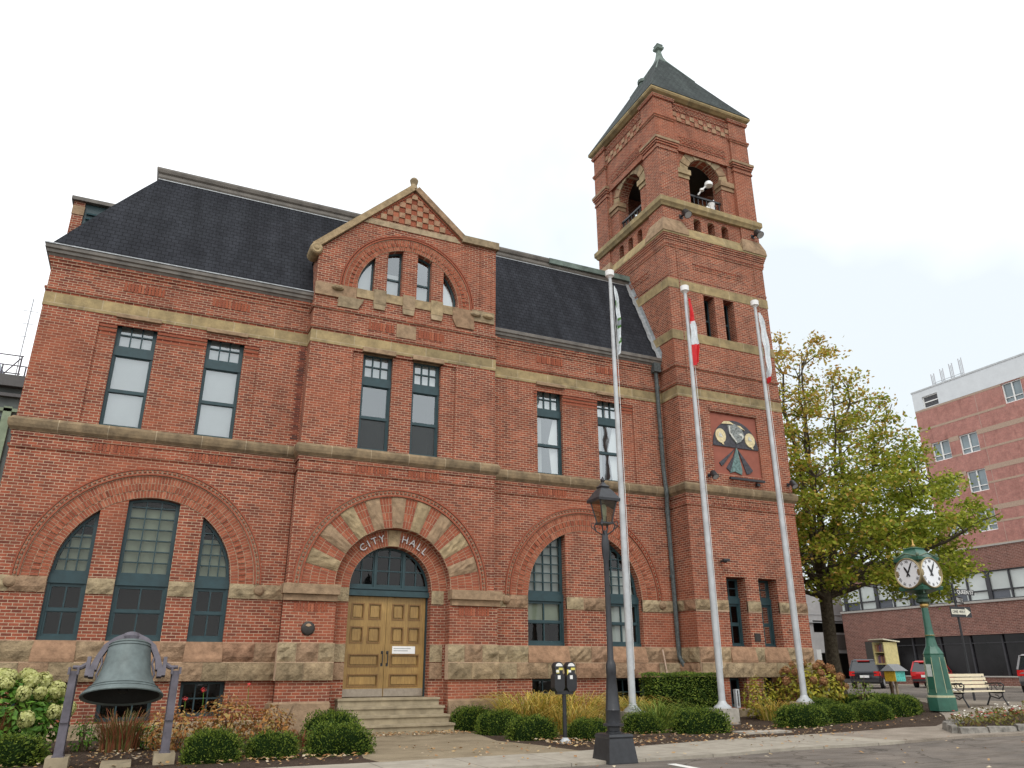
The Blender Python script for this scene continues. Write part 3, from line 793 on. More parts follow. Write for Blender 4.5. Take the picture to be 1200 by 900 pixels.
fc = grid(5.1, 5.78, 3.78, 4.98, 2, 3)+grid(5.88, 6.62, 3.78, 4.98, 2, 3)+grid(6.72, 7.4, 3.78, 4.98, 2, 3)
window(DD, fan, .05, fc, CH, 'glass_dark', .06, .06, bars=[(5.04, 7.46, 3.47, 3.62, .12), (5.04, 7.46, 3.66, 3.72, .05), (5.80, 5.86, 3.72, 4.72, .04), (6.64, 6.70, 3.72, 4.72, .04)])
mb = MB(); mb.fbox(DD, 6.46, 7.13, 1.93, 2.13, .026, .036); nz = mb.build('notice_board', M['white'], None)
k = MB()
for i, ww in enumerate((.5, .42)): k.fbox(DD, 6.50, 6.50+ww, 2.06-i*.06, 2.078-i*.06, .036, .038)
k.build('printed_lines', plainm('grey_ink', (.3, .3, .32), .8), nz)
tag(nz, 'narrow white notice with small grey print fixed across the right oak door', 'notice')
mb = MB()
v0 = len(mb.v); mb.lathe([(.0, .03), (.13, .03), (.17, .015), (.18, 0), (.18, -.03)], (0, 0, 0), 20)
for i in range(v0, len(mb.v)):
    x, y, z = mb.v[i]; mb.v[i] = PP.p(3.93+x, 2.53+y, .02+z)
pl = mb.build('plaque', plainm('dark_bronze_plaque', (.05, .045, .04), .5, .5), None, smooth=True)
k = MB(); ring_slab(k, PP, 3.93, 2.57, .0, .08, .05, .058, 20, 160, 10); k.build('emblem', plainm('worn_brass', (.45, .30, .18), .5, .3), pl)
tag(pl, 'round dark bronze plaque on the brick pier left of the oak doors', 'plaque')
mb = MB(); mb.fbox(T21, 18.56, 18.8, 2.36, 2.62, 0, .03); mb.fbox(T21, 18.59, 18.77, 2.39, 2.59, .03, .036)
pl = mb.build('plaque', plainm('dark_bronze_plaque', (.05, .045, .04)), None); tag(pl, 'small square dark plaque between the two low tower windows', 'plaque')

# ---- windows
def upper_window(fr, a, b, w, glass, blinds, top=10.68, screen=False):
    cells = grid(a+.09, b-.09, 9.9, top-.08, 3, 2, .035)+[rect(a+.09, b-.09, 7.66, 8.56), rect(a+.09, b-.09, 8.65, 9.6)]
    o = window(fr, rect(a, b, 7.555, top+.02), w, cells, CH, glass, .07, .07, blinds=blinds,
           bars=[(a, b, 9.62, 9.88, .05), (a+.02, b-.02, 8.56, 8.65, .025), (a, b, 7.555, 7.64, .06), (a, a+.06, 7.64, 9.62, .03), (b-.06, b, 7.64, 9.62, .03)])
    if screen:
        k = MB(); k.add([fr.p(u, v, w-.004) for u, v in rect(a+.08, b-.08, 7.65, 8.57)], [(0, 1, 2, 3)]); k.build('insect_screen', M['screen'], o, inv=False)
for a, b in up_left: upper_window(W22, a, b, -.19, 'glass_sky', [(rect(a, b, 7.56, 10.7), 'blind')])
for a, b in up_pav: upper_window(P215, a, b, -.2, 'glass_sky', [(rect(a, b, 9.85, 10.7), 'blind')], screen=True)
for a, b in up_right: upper_window(W22, a, b, -.22, 'glass_sky', [(rect(a, b, 9.85, 10.7), 'blind'), (rect(a, a+.3, 7.7, 9.7), 'blind_grey'), ([(b-.3, 7.6), (b, 7.6), (b, 9.7), (b-.2, 9.7), (b-.42, 8.8)], 'blind')])
def low_window(o, a, b, nc, nl, w, blinds, glass='glass', fm='frame'):
    cells = grid(a+.08, b-.08, 3.82, 5.8, nc, 7, .03)+grid(a+.1, b-.1, 2.32, 2.86, nl, 1, .035)+grid(a+.1, b-.1, 2.93, 3.46, nl, 1, .035)
    window(W22, o, w, cells, CH, glass, .07, .07, blinds=blinds, fm=fm,
           bars=[(a, b, 3.52, 3.74, .06), (a+.05, b-.05, 2.86, 2.93, .02), (a, b, 2.18, 2.28, .06), (a, a+.07, 2.28, 3.52, .035), (b-.07, b, 2.28, 3.52, .035)])
def scallop(a, b, z, top, n, d=.16):
    out = []; 
    for i in range(n):
        x0, x1 = a+(b-a)*i/n, a+(b-a)*(i+1)/n
        out.append(([(x0, z), (x1, z), (x1, top), ((x0+x1)/2, top-d), (x0, top)], 'blind_green'))
    return out
low_window(lowL[0], -2.29, -1.42, 3, 2, -.18, [(rect(-2.3, -1.4, 3.7, 4.75), 'blind_green')], 'glass')
low_window(lowL[1], -.81, .43, 3, 2, -.18, [(rect(-.8, .42, 3.7, 5.5), 'blind_green')], 'glass')
low_window(lowL[2], 1.04, 1.91, 3, 2, -.18, [(rect(1.0, 1.95, 3.7, 4.8), 'blind_green')], 'glass')
low_window(lowR[0], 10.66, 12.02, 4, 2, -.26, [(rect(10.6, 12.1, 3.7, 5.7), 'blind'), (rect(10.6, 12.1, 2.85, 3.5), 'blind_green')], 'glass')
low_window(lowR[1], 13.5, 14.86, 4, 2, -.26, [(rect(13.4, 14.9, 3.7, 4.6), 'blind'), (rect(13.9, 14.4, 2.2, 3.5), 'blind')], 'glass')
for r in baseL+baseR:
    a, b, c, d = r[0][0], r[1][0], r[0][1], r[2][1]
    window(W22, r, -.3, grid(a+.07, b-.07, c+.07, d-.05, 3, 2), CH, 'glass_dark', .06, .05)
# gable windows
for i, o in enumerate(gw):
    a, b = o[0][0], o[1][0]
    cells = [rect(a+.05, b-.05, GA+.06, GA+.62), rect(a+.05, b-.05, GA+.68, GA+1.65)] if i in (1, 2) else [rect(a+.05, b-.05, GA+.06, GA+1.5)]
    window(P215, o, -.2, cells, CH, 'glass_sky', .05, .06, blinds=[(rect(a, b, GA+.05, GA+1.8 if i in (0,) else GA+.9), 'blind')] if i != 2 else [(rect(a, b, GA+.05, GA+.6), 'blind_grey')])
mb = MB(); ring_slab(mb, P215, PC, GA, 1.703, 2.12, -.19, .014); build_split(mb, 'arch_backing', M['mortar'], CH)
mb = MB(); ring_bricks(mb, P215, PC, GA, 1.705, 2.1, 3, -.2, .025, seed=90, alt=True)
# brick checker and border of the gable triangle
for (ax, az), (bx, bz) in (((4.72, 15.36), (6.27, 16.74)), ((6.27, 16.74), (7.95, 15.36))):
    L_ = math.hypot(bx-ax, bz-az); dx, dz = (bx-ax)/L_, (bz-az)/L_; nx, nz_ = dz, -dx
    if nz_ > 0: nx, nz_ = -nx, -nz_
    mb.slab(P215, [(ax, az), (bx, bz), (bx+nx*.05, bz+nz_*.05), (ax+nx*.05, az+nz_*.05)], [], -.02, .035)
build_split(mb, 'brick_arch', M['brickpiece'], CH, tol=.02)
mb = MB(); ring_slab(mb, P215, PC, GA, 2.12, 2.17, -.02, .06); ring_slab(mb, P215, PC, GA, 2.2, 2.24, -.02, .05); mb.build('hood_mould', M['moulded'], CH)
mb = MB(); mr = MB(); rnd = random.Random(3)
tri = [(4.95, 15.42), (7.68, 15.42), (6.28, 16.66)]
s_ = .205
for i in range(-8, 9):
    for j in range(0, 8):
        q = clip_convex(rect(6.28+(i-.5)*s_, 6.28+(i+.5)*s_, 15.42+j*s_, 15.42+(j+1)*s_), tri)
        if len(q) > 2 and area(q) > .003:
            q = inset(q, .006)
            if len(q) < 3: continue
            t_ = mb if (i+j) % 2 else mr
            t_.slab(P215, q, [], -.02, (.05 if (i+j) % 2 else .01)+rnd.uniform(0, .012))
build_split(mb, 'checker_stone', M['checker'], CH); build_split(mr, 'checker_brick', M['brickpiece'], CH)
# gable coping, kneeler, finial, stone band under the arch
mb = MB()
def beam(mb, fr, a, b, th, w0, w1, up=True):
    L_ = math.hypot(b[0]-a[0], b[1]-a[1]); dx, dz = (b[0]-a[0])/L_, (b[1]-a[1])/L_; nx, nz_ = -dz, dx
    if nz_ < 0: nx, nz_ = -nx, -nz_
    mb.slab(fr, [(a[0], a[1]), (b[0], b[1]), (b[0]+nx*th, b[1]+nz_*th), (a[0]+nx*th, a[1]+nz_*th)], [], w0, w1)
beam(mb, P215, (3.2, 13.82), (6.27, 16.80), .2, -.5, .12); beam(mb, P215, (6.27, 16.80), (8.08, 15.24), .2, -.5, .118)
mb.fbox(P215, 8.02, 9.38, 15.22, 15.48, -.5, .122)
mb.slab(P215, [(5.0-.38, 15.16), (7.98, 15.16), (7.8, 15.36), (4.84, 15.36)], [], -.02, .03)
v0 = len(mb.v); mb.lathe([(.0, .18), (.06, .17), (.08, .14), (.15, .15), (.19, .1), (.2, 0), (.2, -.5)], (0, 0, 0), 18)
for i in range(v0, len(mb.v)):
    x, y, z = mb.v[i]; mb.v[i] = P215.p(3.2+x, 13.8+y, z)
mb.lathe([(.16, 0), (.13, .1), (.1, .2), (.13, .3), (.15, .38), (.1, .46), (0, .5)], (6.27, 21.62, 16.92), 10)
build_split(mb, 'gable_coping', M['sand'], CH)
mb = MB()
mb.fbox(P215, 3.28, 4.1, 12.28, 12.7, 0, .06); mb.fbox(P215, 4.02, 4.55, 12.35, 12.72, 0, .05); mb.slab(P215, [(4.0, 11.98), (4.62, 11.98), (4.8, 12.34), (4.0, 12.34)], [], 0, .07)
mb.fbox(P215, 8.42, 9.24, 12.35, 12.76, 0, .06); mb.slab(P215, [(7.88, 12.02), (8.5, 12.02), (8.5, 12.7), (7.75, 12.7), (7.75, 12.3)], [], 0, .07)
mb.fbox(P215, 4.56, 7.95, 12.42, 12.72, 0, .04)
for u in (5.3, 6.25, 7.2): mb.fbox(P215, u-.2, u+.2, 12.3, 12.8, 0, .07); mb.slab(P215, [(u-.17, 12.12), (u+.17, 12.12), (u+.2, 12.3), (u-.2, 12.3)], [], 0, .06)
mb.fbox(P215, 5.9, 6.54, 11.3, 11.76, 0, .03)
for u in (3.95, 8.55, 9.0):
    v0 = len(mb.v); mb.lathe([(0, .14), (.08, .13), (.14, .08), (.16, 0), (.16, -.03)], (0, 0, 0), 12)
    for i in range(v0, len(mb.v)):
        x, y, z = mb.v[i]; mb.v[i] = P215.p(u+x*1.25, 12.58+y*.6, .05+z)
build_split(mb, 'corbelled_stone', M['sand'], CH)

# ---- mansard roof
prof = [(-.16, 12.40), (.15, 13.05), (.46, 13.75), (.77, 14.45), (1.08, 15.12), (1.38, 15.77), (1.68, 16.4)]
RX1 = 20.5
mb = MB(); v = []; f = []
for d, z in prof: v += [(RX1, 22+d, z), (XL+d*(1.25 if d > 0 else 1), 22+d, z), (XL+d*(1.25 if d > 0 else 1), 34-d, z), (RX1, 34-d, z)]
for i in range(len(prof)-1):
    for k in range(3): f.append((i*4+k, i*4+k+1, (i+1)*4+k+1, (i+1)*4+k))
b = (len(prof)-1)*4; f.append((b, b+1, b+2, b+3)); f.append(tuple([i*4 for i in range(len(prof))]+[i*4+3 for i in reversed(range(len(prof)))]))
mb.add(v, f)
# dormer roof behind the gable
mb.add([(3.25, 21.9, 13.75), (6.27, 21.9, 16.75), (6.27, 26.5, 16.75), (3.25, 24.0, 13.75), (8.1, 21.9, 15.2), (8.1, 26, 15.2), (9.3, 21.9, 15.2), (9.3, 26, 15.2)],
       [(0, 1, 2, 3), (1, 4, 5, 2), (4, 6, 7, 5)])
mb.build('roof', M['slate'], CH, fix=False)
d_ = prof[-1][0]
rp = [(XL+d_*1.25, 34-d_), (XL+d_*1.25, 22+d_), (RX1, 22+d_)]
mb = MB()
mb.sweep(rp, [(-.1, 16.40), (.02, 16.40), (.05, 16.46), (.05, 16.56), (.10, 16.61), (.13, 16.70), (.13, 16.76), (-.1, 16.79)])
eave = [(-.06, 12.14), (.10, 12.14), (.13, 12.2), (.17, 12.22), (.18, 12.3), (.22, 12.33), (.22, 12.44), (.17, 12.47), (-.06, 12.44)]
mb.sweep([(XL, 34), (XL, 22), (XP0, 22)], eave); mb.sweep([(XP1, 22), (XT0, 22)], eave)
build_split(mb, 'eaves_cornice', M['cornice'], CH)
mb = MB(); mb.sweep([(RX1-8, 22+d_), (RX1, 22+d_)], [(.09, 16.54), (.145, 16.56), (.145, 16.775), (-.1, 16.805), (-.12, 16.76)]); mb.build('ridge_flashing', M['patina'], CH)
mb = MB()
pf = [(22+d, z) for d, z in prof]; rnd = random.Random(9); v = []; f = []
n = 0; K = 26
def pint(t):
    s = t*(len(pf)-1); i = min(int(s), len(pf)-2); s -= i; return pf[i][0]+(pf[i+1][0]-pf[i][0])*s, pf[i][1]+(pf[i+1][1]-pf[i][1])*s
for i in range(K+1):
    y, z = pint(i/K); wdt = .20+rnd.uniform(-.03, .03)
    v += [(XT0-.01, y-.05, z+.03), (XT0-wdt, y-.03, z+.05+rnd.uniform(0, .02)), (XT0-.01, y-.12, z+.25)]
for i in range(K): f += [(i*3, i*3+1, i*3+4, i*3+3), (i*3, i*3+3, i*3+5, i*3+2)]
mb.add(v, f); mb.build('flashing', M['flashing'], CH, fix=False)
mb = MB(); mb.sweep([(XL-.02, 34), (XL-.02, 21.98), (XP0, 21.98)], [(.19, 12.44), (.225, 12.44), (.225, 12.47), (.19, 12.47)])
mb.sweep(rp, [(.0, 16.36), (.04, 16.36), (.04, 16.39), (.0, 16.39)]); mb.build('lead_flashing', M['flashing'], CH)
# side dormer on the left slope
mb = MB(); mb.box(XL-.03, XL+.27, 23.3, 25.6, 12.0, 14.75); d1 = mb.build('side_dormer', M['brick'], CH)
k = MB(); k.box(XL+.27, -1.2, 23.36, 25.5, 12.8, 14.74)
for i in range(9): k.add([(XL+.33, 23.35, 13.1+i*.17), (-1.5, 23.35, 13.1+i*.17), (-1.5, 23.29, 13.02+i*.17), (XL+.33, 23.29, 13.02+i*.17)], [(0, 1, 2, 3)])
k.build('louvre', M['frame'], d1, inv=False)
k = MB(); k.box(XL-.1, -1.1, 23.2, 25.7, 14.75, 14.87); k.build('dormer_roof', M['cornice'], d1, inv=False)
k = MB(); k.box(XL-.04, XL+.28, 23.28, 23.5, 14.3, 14.6); k.build('dormer_stone', M['sand'], d1, inv=False)
# downpipe
mb = MB(); mb.path([(15.98, 21.86, 12.15), (15.98, 21.86, 11.9), (16.02, 21.88, 8.2), (16.02, 21.8, 7.3), (16.04, 21.86, 6.8), (16.1, 21.88, 1.9), (16.2, 21.7, 1.5)], .075, 8)
for z in (4.4, 6.6, 9.3, 11.2): mb.lathe([(.095, 0), (.095, .1)], (16.0+(.05 if z < 7 else 0), 21.87, z), 8)
mb.box(15.84, 16.12, 21.72, 21.98, 11.85, 12.2)
mb.build('downpipe', plainm('mottled_copper_pipe', (.075, .09, .09), .6, .1, nscale=14, namp=.6), CH)

# ---- tower shaft
lw = [rect(17.6, 18.42, 2.2, 4.42), rect(18.98, 19.8, 2.2, 4.42)]
ln_ = [rect(17.84, 18.36, 13.3, 15.08), rect(18.79, 19.31, 13.3, 15.08)]
tb = [rect(17.35, 18.05, .35, 1.24), rect(18.75, 19.55, .35, 1.24)]
mural = rect(17.6, 19.75, 8.0, 10.3)
mb = MB()
mb.slab(T21, rect(XT0, XT1, 0, 17.15), lw+ln_+tb+[mural], -.1, 0)
mb.slab(T21, rect(XT0, XT1, 0, 17.15), lw+ln_+tb, -.6, -.102)
for x0, x1 in ((XT0, XT0+.6), (XT1-.6, XT1)): mb.box(x0, x1, 21.602, 25.82, 0, 17.15)
mb.box(XT0+.6, XT1-.6, 25.22, 25.82, 0, 17.15)
mb.fbox(T21, XT0, XT0+.8, 7.6, 10.7, 0, .03); mb.fbox(T21, XT1-.8, XT1, 7.6, 10.7, 0, .03)
for x in (16.72, 20.55): mb.fbox(T21, x, x+.04, 11.3, 17.0, 0, .035)
mb.build('tower_wall', M['brick'], CH)
mb = MB()
mb.sweep(TPLAN, [(-.03, 12.97), (.02, 12.97), (.02, 13.33), (-.03, 13.33)], True)
mb.sweep(TPLAN, [(-.03, 15.12), (.02, 15.12), (.02, 15.5), (-.03, 15.5)], True)
mb.sweep(TPLAN, [(-.4, 17.42), (.15, 17.42), (.15, 17.5), (-.035, 17.95), (-.4, 17.95)], True)
mb.sweep(TPLAN, [(-.6, 18.72), (.06, 18.72), (.1, 18.8), (.16, 18.88), (.16, 19.08), (.1, 19.14), (-.6, 19.14)], True)
mb.sweep(TPLAN, [(-.4, 24.2), (.02, 24.2), (.1, 24.25), (.18, 24.29), (.22, 24.36), (.22, 24.42), (-.4, 24.46)], True)
build_split(mb, 'stone_band', M['band'], CH)
mb = MB()
for z, w in ((16.9, .03), (16.99, .05), (17.08, .05), (17.17, .075), (17.26, .10), (17.35, .13)): mb.sweep(TPLAN, [(-.4, z), (w, z), (w, z+.085), (-.4, z+.085)], True)
mb.sweep(TPLAN, [(-.03, 11.85), (.03, 11.85), (.05, 11.89), (.05, 11.96), (-.03, 11.96)], True)
mb.sweep(TPLAN, [(-.03, 15.6), (.015, 15.6), (.015, 15.68), (-.03, 15.68)], True)
mb.fbox(T21, 17.55, 19.8, 10.33, 10.38, 0, .04); mb.fbox(T21, 17.55, 19.8, 10.41, 10.46, 0, .02)
for u0, u1 in ((17.5, 18.5), (18.9, 19.9)): soldier(mb, T21, u0, u1, 4.43, 4.68, .012)
soldier(mb, T21, 17.4, 19.9, 6.87, 7.06)
build_split(mb, 'moulded_brick_course', M['brick'], CH)
for r in lw:
    a, b = r[0][0], r[1][0]
    window(T21, r, -.42, grid(a+.08, b-.08, 3.82, 4.36, 2, 2)+grid(a+.1, b-.1, 2.3, 2.88, 2, 1)+grid(a+.1, b-.1, 2.96, 3.52, 2, 1), CH, 'glass_dark', .06, .06,
           bars=[(a, b, 3.58, 3.78, .05), (a, a+.08, 2.2, 3.58, .03), (b-.08, b, 2.2, 3.58, .03), (a, b, 2.2, 2.28, .05)])
for r in ln_:
    a, b = r[0][0], r[1][0]
    window(T21, r, -.38, [rect(a+.06, b-.06, 13.38, 14.15), rect(a+.06, b-.06, 14.22, 15.0)], CH, 'glass_dark', .05, .05, fm='frame_dark')
for r in tb:
    a, b = r[0][0], r[1][0]
    window(T21, r, -.4, grid(a+.07, b-.07, .42, 1.18, 2, 1), CH, 'glass_dark', .05, .05)

# ---- belfry
def tfaces():
    x, y = TC
    return [(Fr((x, y-TH, 0), (1, 0, 0), (0, -1, 0)), True), (Fr((x-TH, y, 0), (0, 1, 0), (-1, 0, 0)), False),
            (Fr((x+TH, y, 0), (0, 1, 0), (1, 0, 0)), False), (Fr((x, y+TH, 0), (1, 0, 0), (0, 1, 0)), True)]
mb = MB(); st = MB(); bp = MB(); dk = MB(); rl = MB(); ck = MB()
BR, BZ = .84, 20.82
for fr, fb in tfaces():
    e = TH-.9
    slots = [[(c_-.18, 17.9), (c_+.18, 17.9), (c_+.18, 18.44), (c_+.1, 18.56), (c_-.1, 18.56), (c_-.18, 18.44)] for c_ in (-.7, 0, .7)]
    mb.slab(fr, rect(-e, e, 17.45, 18.72), slots, -.55, -.06)
    ar = [(-BR, 19.14), (BR, 19.14)]+arc(0, BZ, BR, 0, 180, 20)
    mb.slab(fr, [(-e, 19.14), (-BR, 19.14), (-BR, BZ)]+arc(0, BZ, BR, 180, 0, 20)[1:-1]+[(BR, BZ), (BR, 19.14), (e, 19.14), (e, 24.2), (-e, 24.2)], [], -.65, -.2)
    mb.fbox(fr, -e, e, 21.72, 24.2, -.2, -.06)
    for s in (-1, 1):
        u0, u1 = sorted((s*1.27, s*e)); mb.fbox(fr, u0, u1, 20.9, 21.72, -.2, -.10)
    # stone voussoirs
    for i in range(9):
        a0, a1 = 20*i+1, 20*(i+1)-1
        st.slab(fr, [(r*cos(radians(a)), BZ+r*sin(radians(a))) for r, a in ((BR+.005, a0), (BR+.42, a0), (BR+.42, a1), (BR+.005, a1))], [], -.24, -.16+(i % 2)*.012)
    for s in (-1, 1):
        u0, u1 = sorted((s*(BR-.07), s*(e)))
        st.fbox(fr, u0, u1, 20.62, 20.86, -.5, -.04); u0, u1 = sorted((s*(BR-.02), s*(e))); st.fbox(fr, u0, u1, 20.44, 20.62, -.5, -.10)
    for s in (-1, 1):   # brick colonnette beside the opening
        u0, u1 = sorted((s*(BR+.0), s*(e))); mb.fbox(fr, u0, u1, 19.14, 20.44, -.2, -.14)
    # sloped stone below the slots
    for (sl) in slots:
        a, b = sl[0][0], sl[1][0]
        st.fbox(fr, a+.004, b-.004, 17.86, 17.94, -.5, -.07)
    row_panel(bp, fr, -1.25, 1.2, 22.02, 22.5, -.03); row_panel(bp, fr, -e, e, 23.72, 24.1, -.01)
    if fb or True: row_panel(bp, fr, -1.2, 1.2, 16.1, 16.42, .02)
    k_ = 13
    for i in range(k_):
        for j in range(2):
            a = -e+2*e*i/k_; (ck if (i+j) % 2 else bp).fbox(fr, a+.01, a+2*e/k_-.01, 23.2+j*.22, 23.4+j*.22, -.07, -.03+((i+j) % 2)*.03)
    # dark backing sheets stand in for the shade behind the slots; railing
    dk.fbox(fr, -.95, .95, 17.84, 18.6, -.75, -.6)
    for i in range(8):
        u = -.76+i*1.52/7; rl.tube(fr.p(u, 19.14, -.3), fr.p(u, 19.78, -.3), .028, n=6)
    rl.fbox(fr, -.83, .83, 19.78, 19.86, -.35, -.25); rl.fbox(fr, -.83, .83, 19.2, 19.25, -.33, -.27)
c1, c2 = .92, .03
for sx in (-1, 1):
    for sy in (-1, 1):
        x0, x1 = sorted((TC[0]+sx*(TH+c2), TC[0]+sx*(TH-c1))); y0, y1 = sorted((TC[1]+sy*(TH+c2), TC[1]+sy*(TH-c1)))
        mb.box(x0+.03, x1-.002, y0+.03, y1-.002, 17.4, 18.74); st.sweep([(x0, y1), (x0, y0), (x1, y0), (x1, y1)], [(-.05, 17.5), (.15, 17.5), (.13, 17.75), (.0, 18.15), (-.05, 18.15)], True); mb.box(x0, x1, y0, y1, 19.13, 24.22)
        q = [(x0, y1), (x0, y0), (x1, y0), (x1, y1)]
        st.sweep(q, [(-.05, 21.88), (.12, 21.88), (.12, 22.0), (.02, 22.06), (-.05, 22.06)], True)
        for z, w in ((21.46, .04), (21.55, .02), (21.68, .05), (21.78, .09), (23.02, .04), (23.1, .07)): bp.sweep(q, [(-.05, z), (w, z), (w, z+.085), (-.05, z+.085)], True)
        bp.sweep(q, [(-.05, 24.02), (.05, 24.02), (.09, 24.12), (.09, 24.17), (-.05, 24.17)], True)
        cx_, cy_ = (x0+x1)/2, (y0+y1)/2
        bp.tube((x0 if sx < 0 else x1, y0 if sy < 0 else y1, 0), (x0 if sx < 0 else x1, y0 if sy < 0 else y1, .001), .001)
mb.build('belfry_wall', M['brick'], CH); build_split(st, 'belfry_stone', M['sand'], CH); build_split(bp, 'belfry_brick_ornament', M['brick'], CH)
build_split(ck, 'checker_stone', M['checker'], CH, tol=.3)
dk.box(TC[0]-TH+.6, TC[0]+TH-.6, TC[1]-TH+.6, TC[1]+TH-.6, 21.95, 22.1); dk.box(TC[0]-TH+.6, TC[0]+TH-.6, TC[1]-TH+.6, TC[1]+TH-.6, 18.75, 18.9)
build_split(dk, 'belfry_dark_lining', M['room'], CH); build_split(rl, 'railing', M['black'], CH)
mb = MB(); e = TH+.22; ax, ay = TC
ps = [(e, 24.46), (1.94, 25.66), (1.08, 27.2), (.2, 28.85)]; v = []; f = []
for r, z in ps: v += [(ax-r, ay-r, z), (ax+r, ay-r, z), (ax+r, ay+r, z), (ax-r, ay+r, z)]
for i in range(len(ps)-1):
    for k in range(4): f.append((i*4+k, i*4+(k+1) % 4, (i+1)*4+(k+1) % 4, (i+1)*4+k))
f.append((12, 13, 14, 15)); f.append((3, 2, 1, 0)); mb.add(v, f)
tr_ = mb.build('tower_roof', M['slate_tower'], CH)
mb = MB()
for sx, sy in ((-1, -1), (1, -1), (1, 1), (-1, 1)): mb.path([(ax+sx*r, ay+sy*r, z) for r, z in ps[2:]], .03, 6)
mb.lathe([(.36, -.1), (.30, .1), (.2, .3), (.17, .42), (.13, .62), (.13, .72), (.26, .8), (.28, .92), (.2, .98), (.24, 1.06), (.05, 1.16), (0, 1.18)], (ax, ay, 28.8), 4, pi/4)
mb.build('roof_finial', M['patina'], CH)
mb = MB(); mb.lathe([(.2, -.3), (.2, .18), (.26, .2), (.26, .36), (.1, .42), (0, .42)], (17.95, 23.9, 27.5), 10); mb.build('roof_vent', M['patina'], CH, smooth=True)

# ================================================================== things fixed to the hall
def reloc(mb, c, rot=0):
    """give a world-built mesh an origin"""
    return mb
TB = empty('tower_bell', (ax, ay, 20.2)); tag(TB, 'dark bell hanging inside the open belfry of the brick tower', 'bell')
k = MB(); k.lathe([(.0, .55), (.2, .52), (.28, .4), (.34, 0), (.48, -.35), (.62, -.5), (.58, -.5), (.3, 0), (0, .3)], (0, 0, 0), 20, cap=False); k.build('bell_body', M['bell_in'], TB, smooth=True)
k = MB(); k.box(-.9, .9, -.07, .07, .55, .72); k.box(-.07, .07, -.1, .1, .5, 1.7); k.build('headstock', M['black'], TB)

def floodlight(loc, rz, label, big=1.0):
    e_ = empty('floodlight', loc); e_.rotation_euler = (0, 0, rz); e_.scale = (big,)*3
    tag(e_, label, 'floodlight', 'floodlights on the tower')
    k = MB(); k.box(-.03, .03, -.3, 0, -.03, .03); k.box(-.08, .08, -.02, 0, -.08, .08); k.build('bracket', M['black'], e_)
    k = MB(); v0 = 0; k.lathe([(.10, .2), (.13, .15), (.14, -.08), (.155, -.15), (.14, -.15)], (0, 0, 0), 14)
    R = Matrix.Rotation(radians(-38), 4, 'X'); k.v = [tuple(Vector((0, -.34, -.04))+(R @ Vector(q))) for q in k.v]; k.build('lamp_body', M['black'], e_, smooth=True)
    k = MB(); k.lathe([(.135, -.152), (.13, -.148), (0, -.13)], (0, 0, 0), 14); k.v = [tuple(Vector((0, -.34, -.04))+(R @ Vector(q))) for q in k.v]; k.build('lens', M['pole'], e_)
    return e_
floodlight((17.12, 21.0, 18.4), 0, 'black floodlight below the belfry on the front left corner of the tower', 1.05)
floodlight((20.75, 21.0, 18.4), 0, 'black floodlight below the belfry on the front right corner of the tower', 1.05)
floodlight((17.25, 20.93, 7.86), 0, 'small black floodlight left of the mural on the tower', .8)
floodlight((20.85, 20.93, 7.86), 0, 'small black floodlight right of the mural on the tower', .8)
e_ = empty('security_camera', (17.45, 20.98, 4.92)); tag(e_, 'small black camera on the tower wall above the low windows', 'camera')
k = MB(); k.box(-.04, .04, -.16, 0, -.03, .03); k.build('bracket', M['black'], e_)
k = MB(); k.lathe([(.0, -.08), (.08, -.06), (.1, 0), (.09, .05), (0, .07)], (0, -.2, 0), 12); k.box(.03, .16, -.27, -.18, -.02, .06); k.build('camera_body', M['black'], e_)
e_ = empty('horn_speaker', (18.25, 20.98, 19.86)); tag(e_, 'white round lamp on an arm at the belfry railing', 'lamp')
k = MB(); k.path([(0, .2, 0), (.12, .1, .2), (.35, 0, .45)], .035, 6); k.build('arm', M['white'], e_)
k = MB(); k.lathe([(.0, .1), (.12, .09), (.17, .02), (.17, -.1), (0, -.12)], (.42, -.02, .52), 14); k.lathe([(0, .07), (.08, .05), (.09, -.04), (0, -.07)], (.12, .08, .2), 10); k.build('lamp_head', M['white'], e_, smooth=True)
e_ = empty('horn_speaker', (18.95, 21.25, 19.2)); tag(e_, 'white box unit behind the belfry railing bars', 'equipment')
k = MB(); k.lathe([(.05, -.02), (.1, .25), (.16, .45), (.02, .5)], (0, 0, 0), 10); k.box(-.3, -.12, -.05, .1, 0, .25); k.build('housing', M['white'], e_)

# mural
e_ = empty('wall_mural', (18.67, 21.08, 9.1), True); tag(e_, 'painted relief mural on a red panel set into the brick tower', 'mural')
MF = FY(21.08)
k = MB(); k.fbox(MF, 17.61, 19.74, 8.01, 10.29, -.0, .02); k.build('backing_panel', plainm('terracotta_red_paint', (.30, .095, .062), .8, nscale=4, namp=.12), e_)
k = MB(); k.slab(MF, arc(18.68, 9.05, 1.03, 0, 180, 30), [], .02, .06); hd = k.build('half_disc', plainm('charcoal_relief', (.06, .06, .07), .8, nscale=10, namp=.4), e_)
k = MB(); rr_ = random.Random(2)
for cx_, cz_, ra, rb in ((18.0, 9.43, .23, .27), (19.34, 9.40, .23, .27)):
    k.slab(MF, [(cx_+ra*cos(t*pi/9), cz_+rb*sin(t*pi/9)) for t in range(18)], [], .06, .09)
    k.slab(MF, [(cx_+.03, cz_-.3), (cx_+.12, cz_-.33), (cx_+.1, cz_-.2)], [], .06, .085)
k.slab(MF, [(18.1, 9.9), (18.5, 9.93), (18.95, 9.9), (19.15, 9.75), (18.9, 9.83), (18.45, 10.03), (18.2, 10.0)], [], .06, .09)
k.build('cream_relief', plainm('cream_relief_paint', (.66, .56, .33), .8, nscale=9, namp=.3), e_)
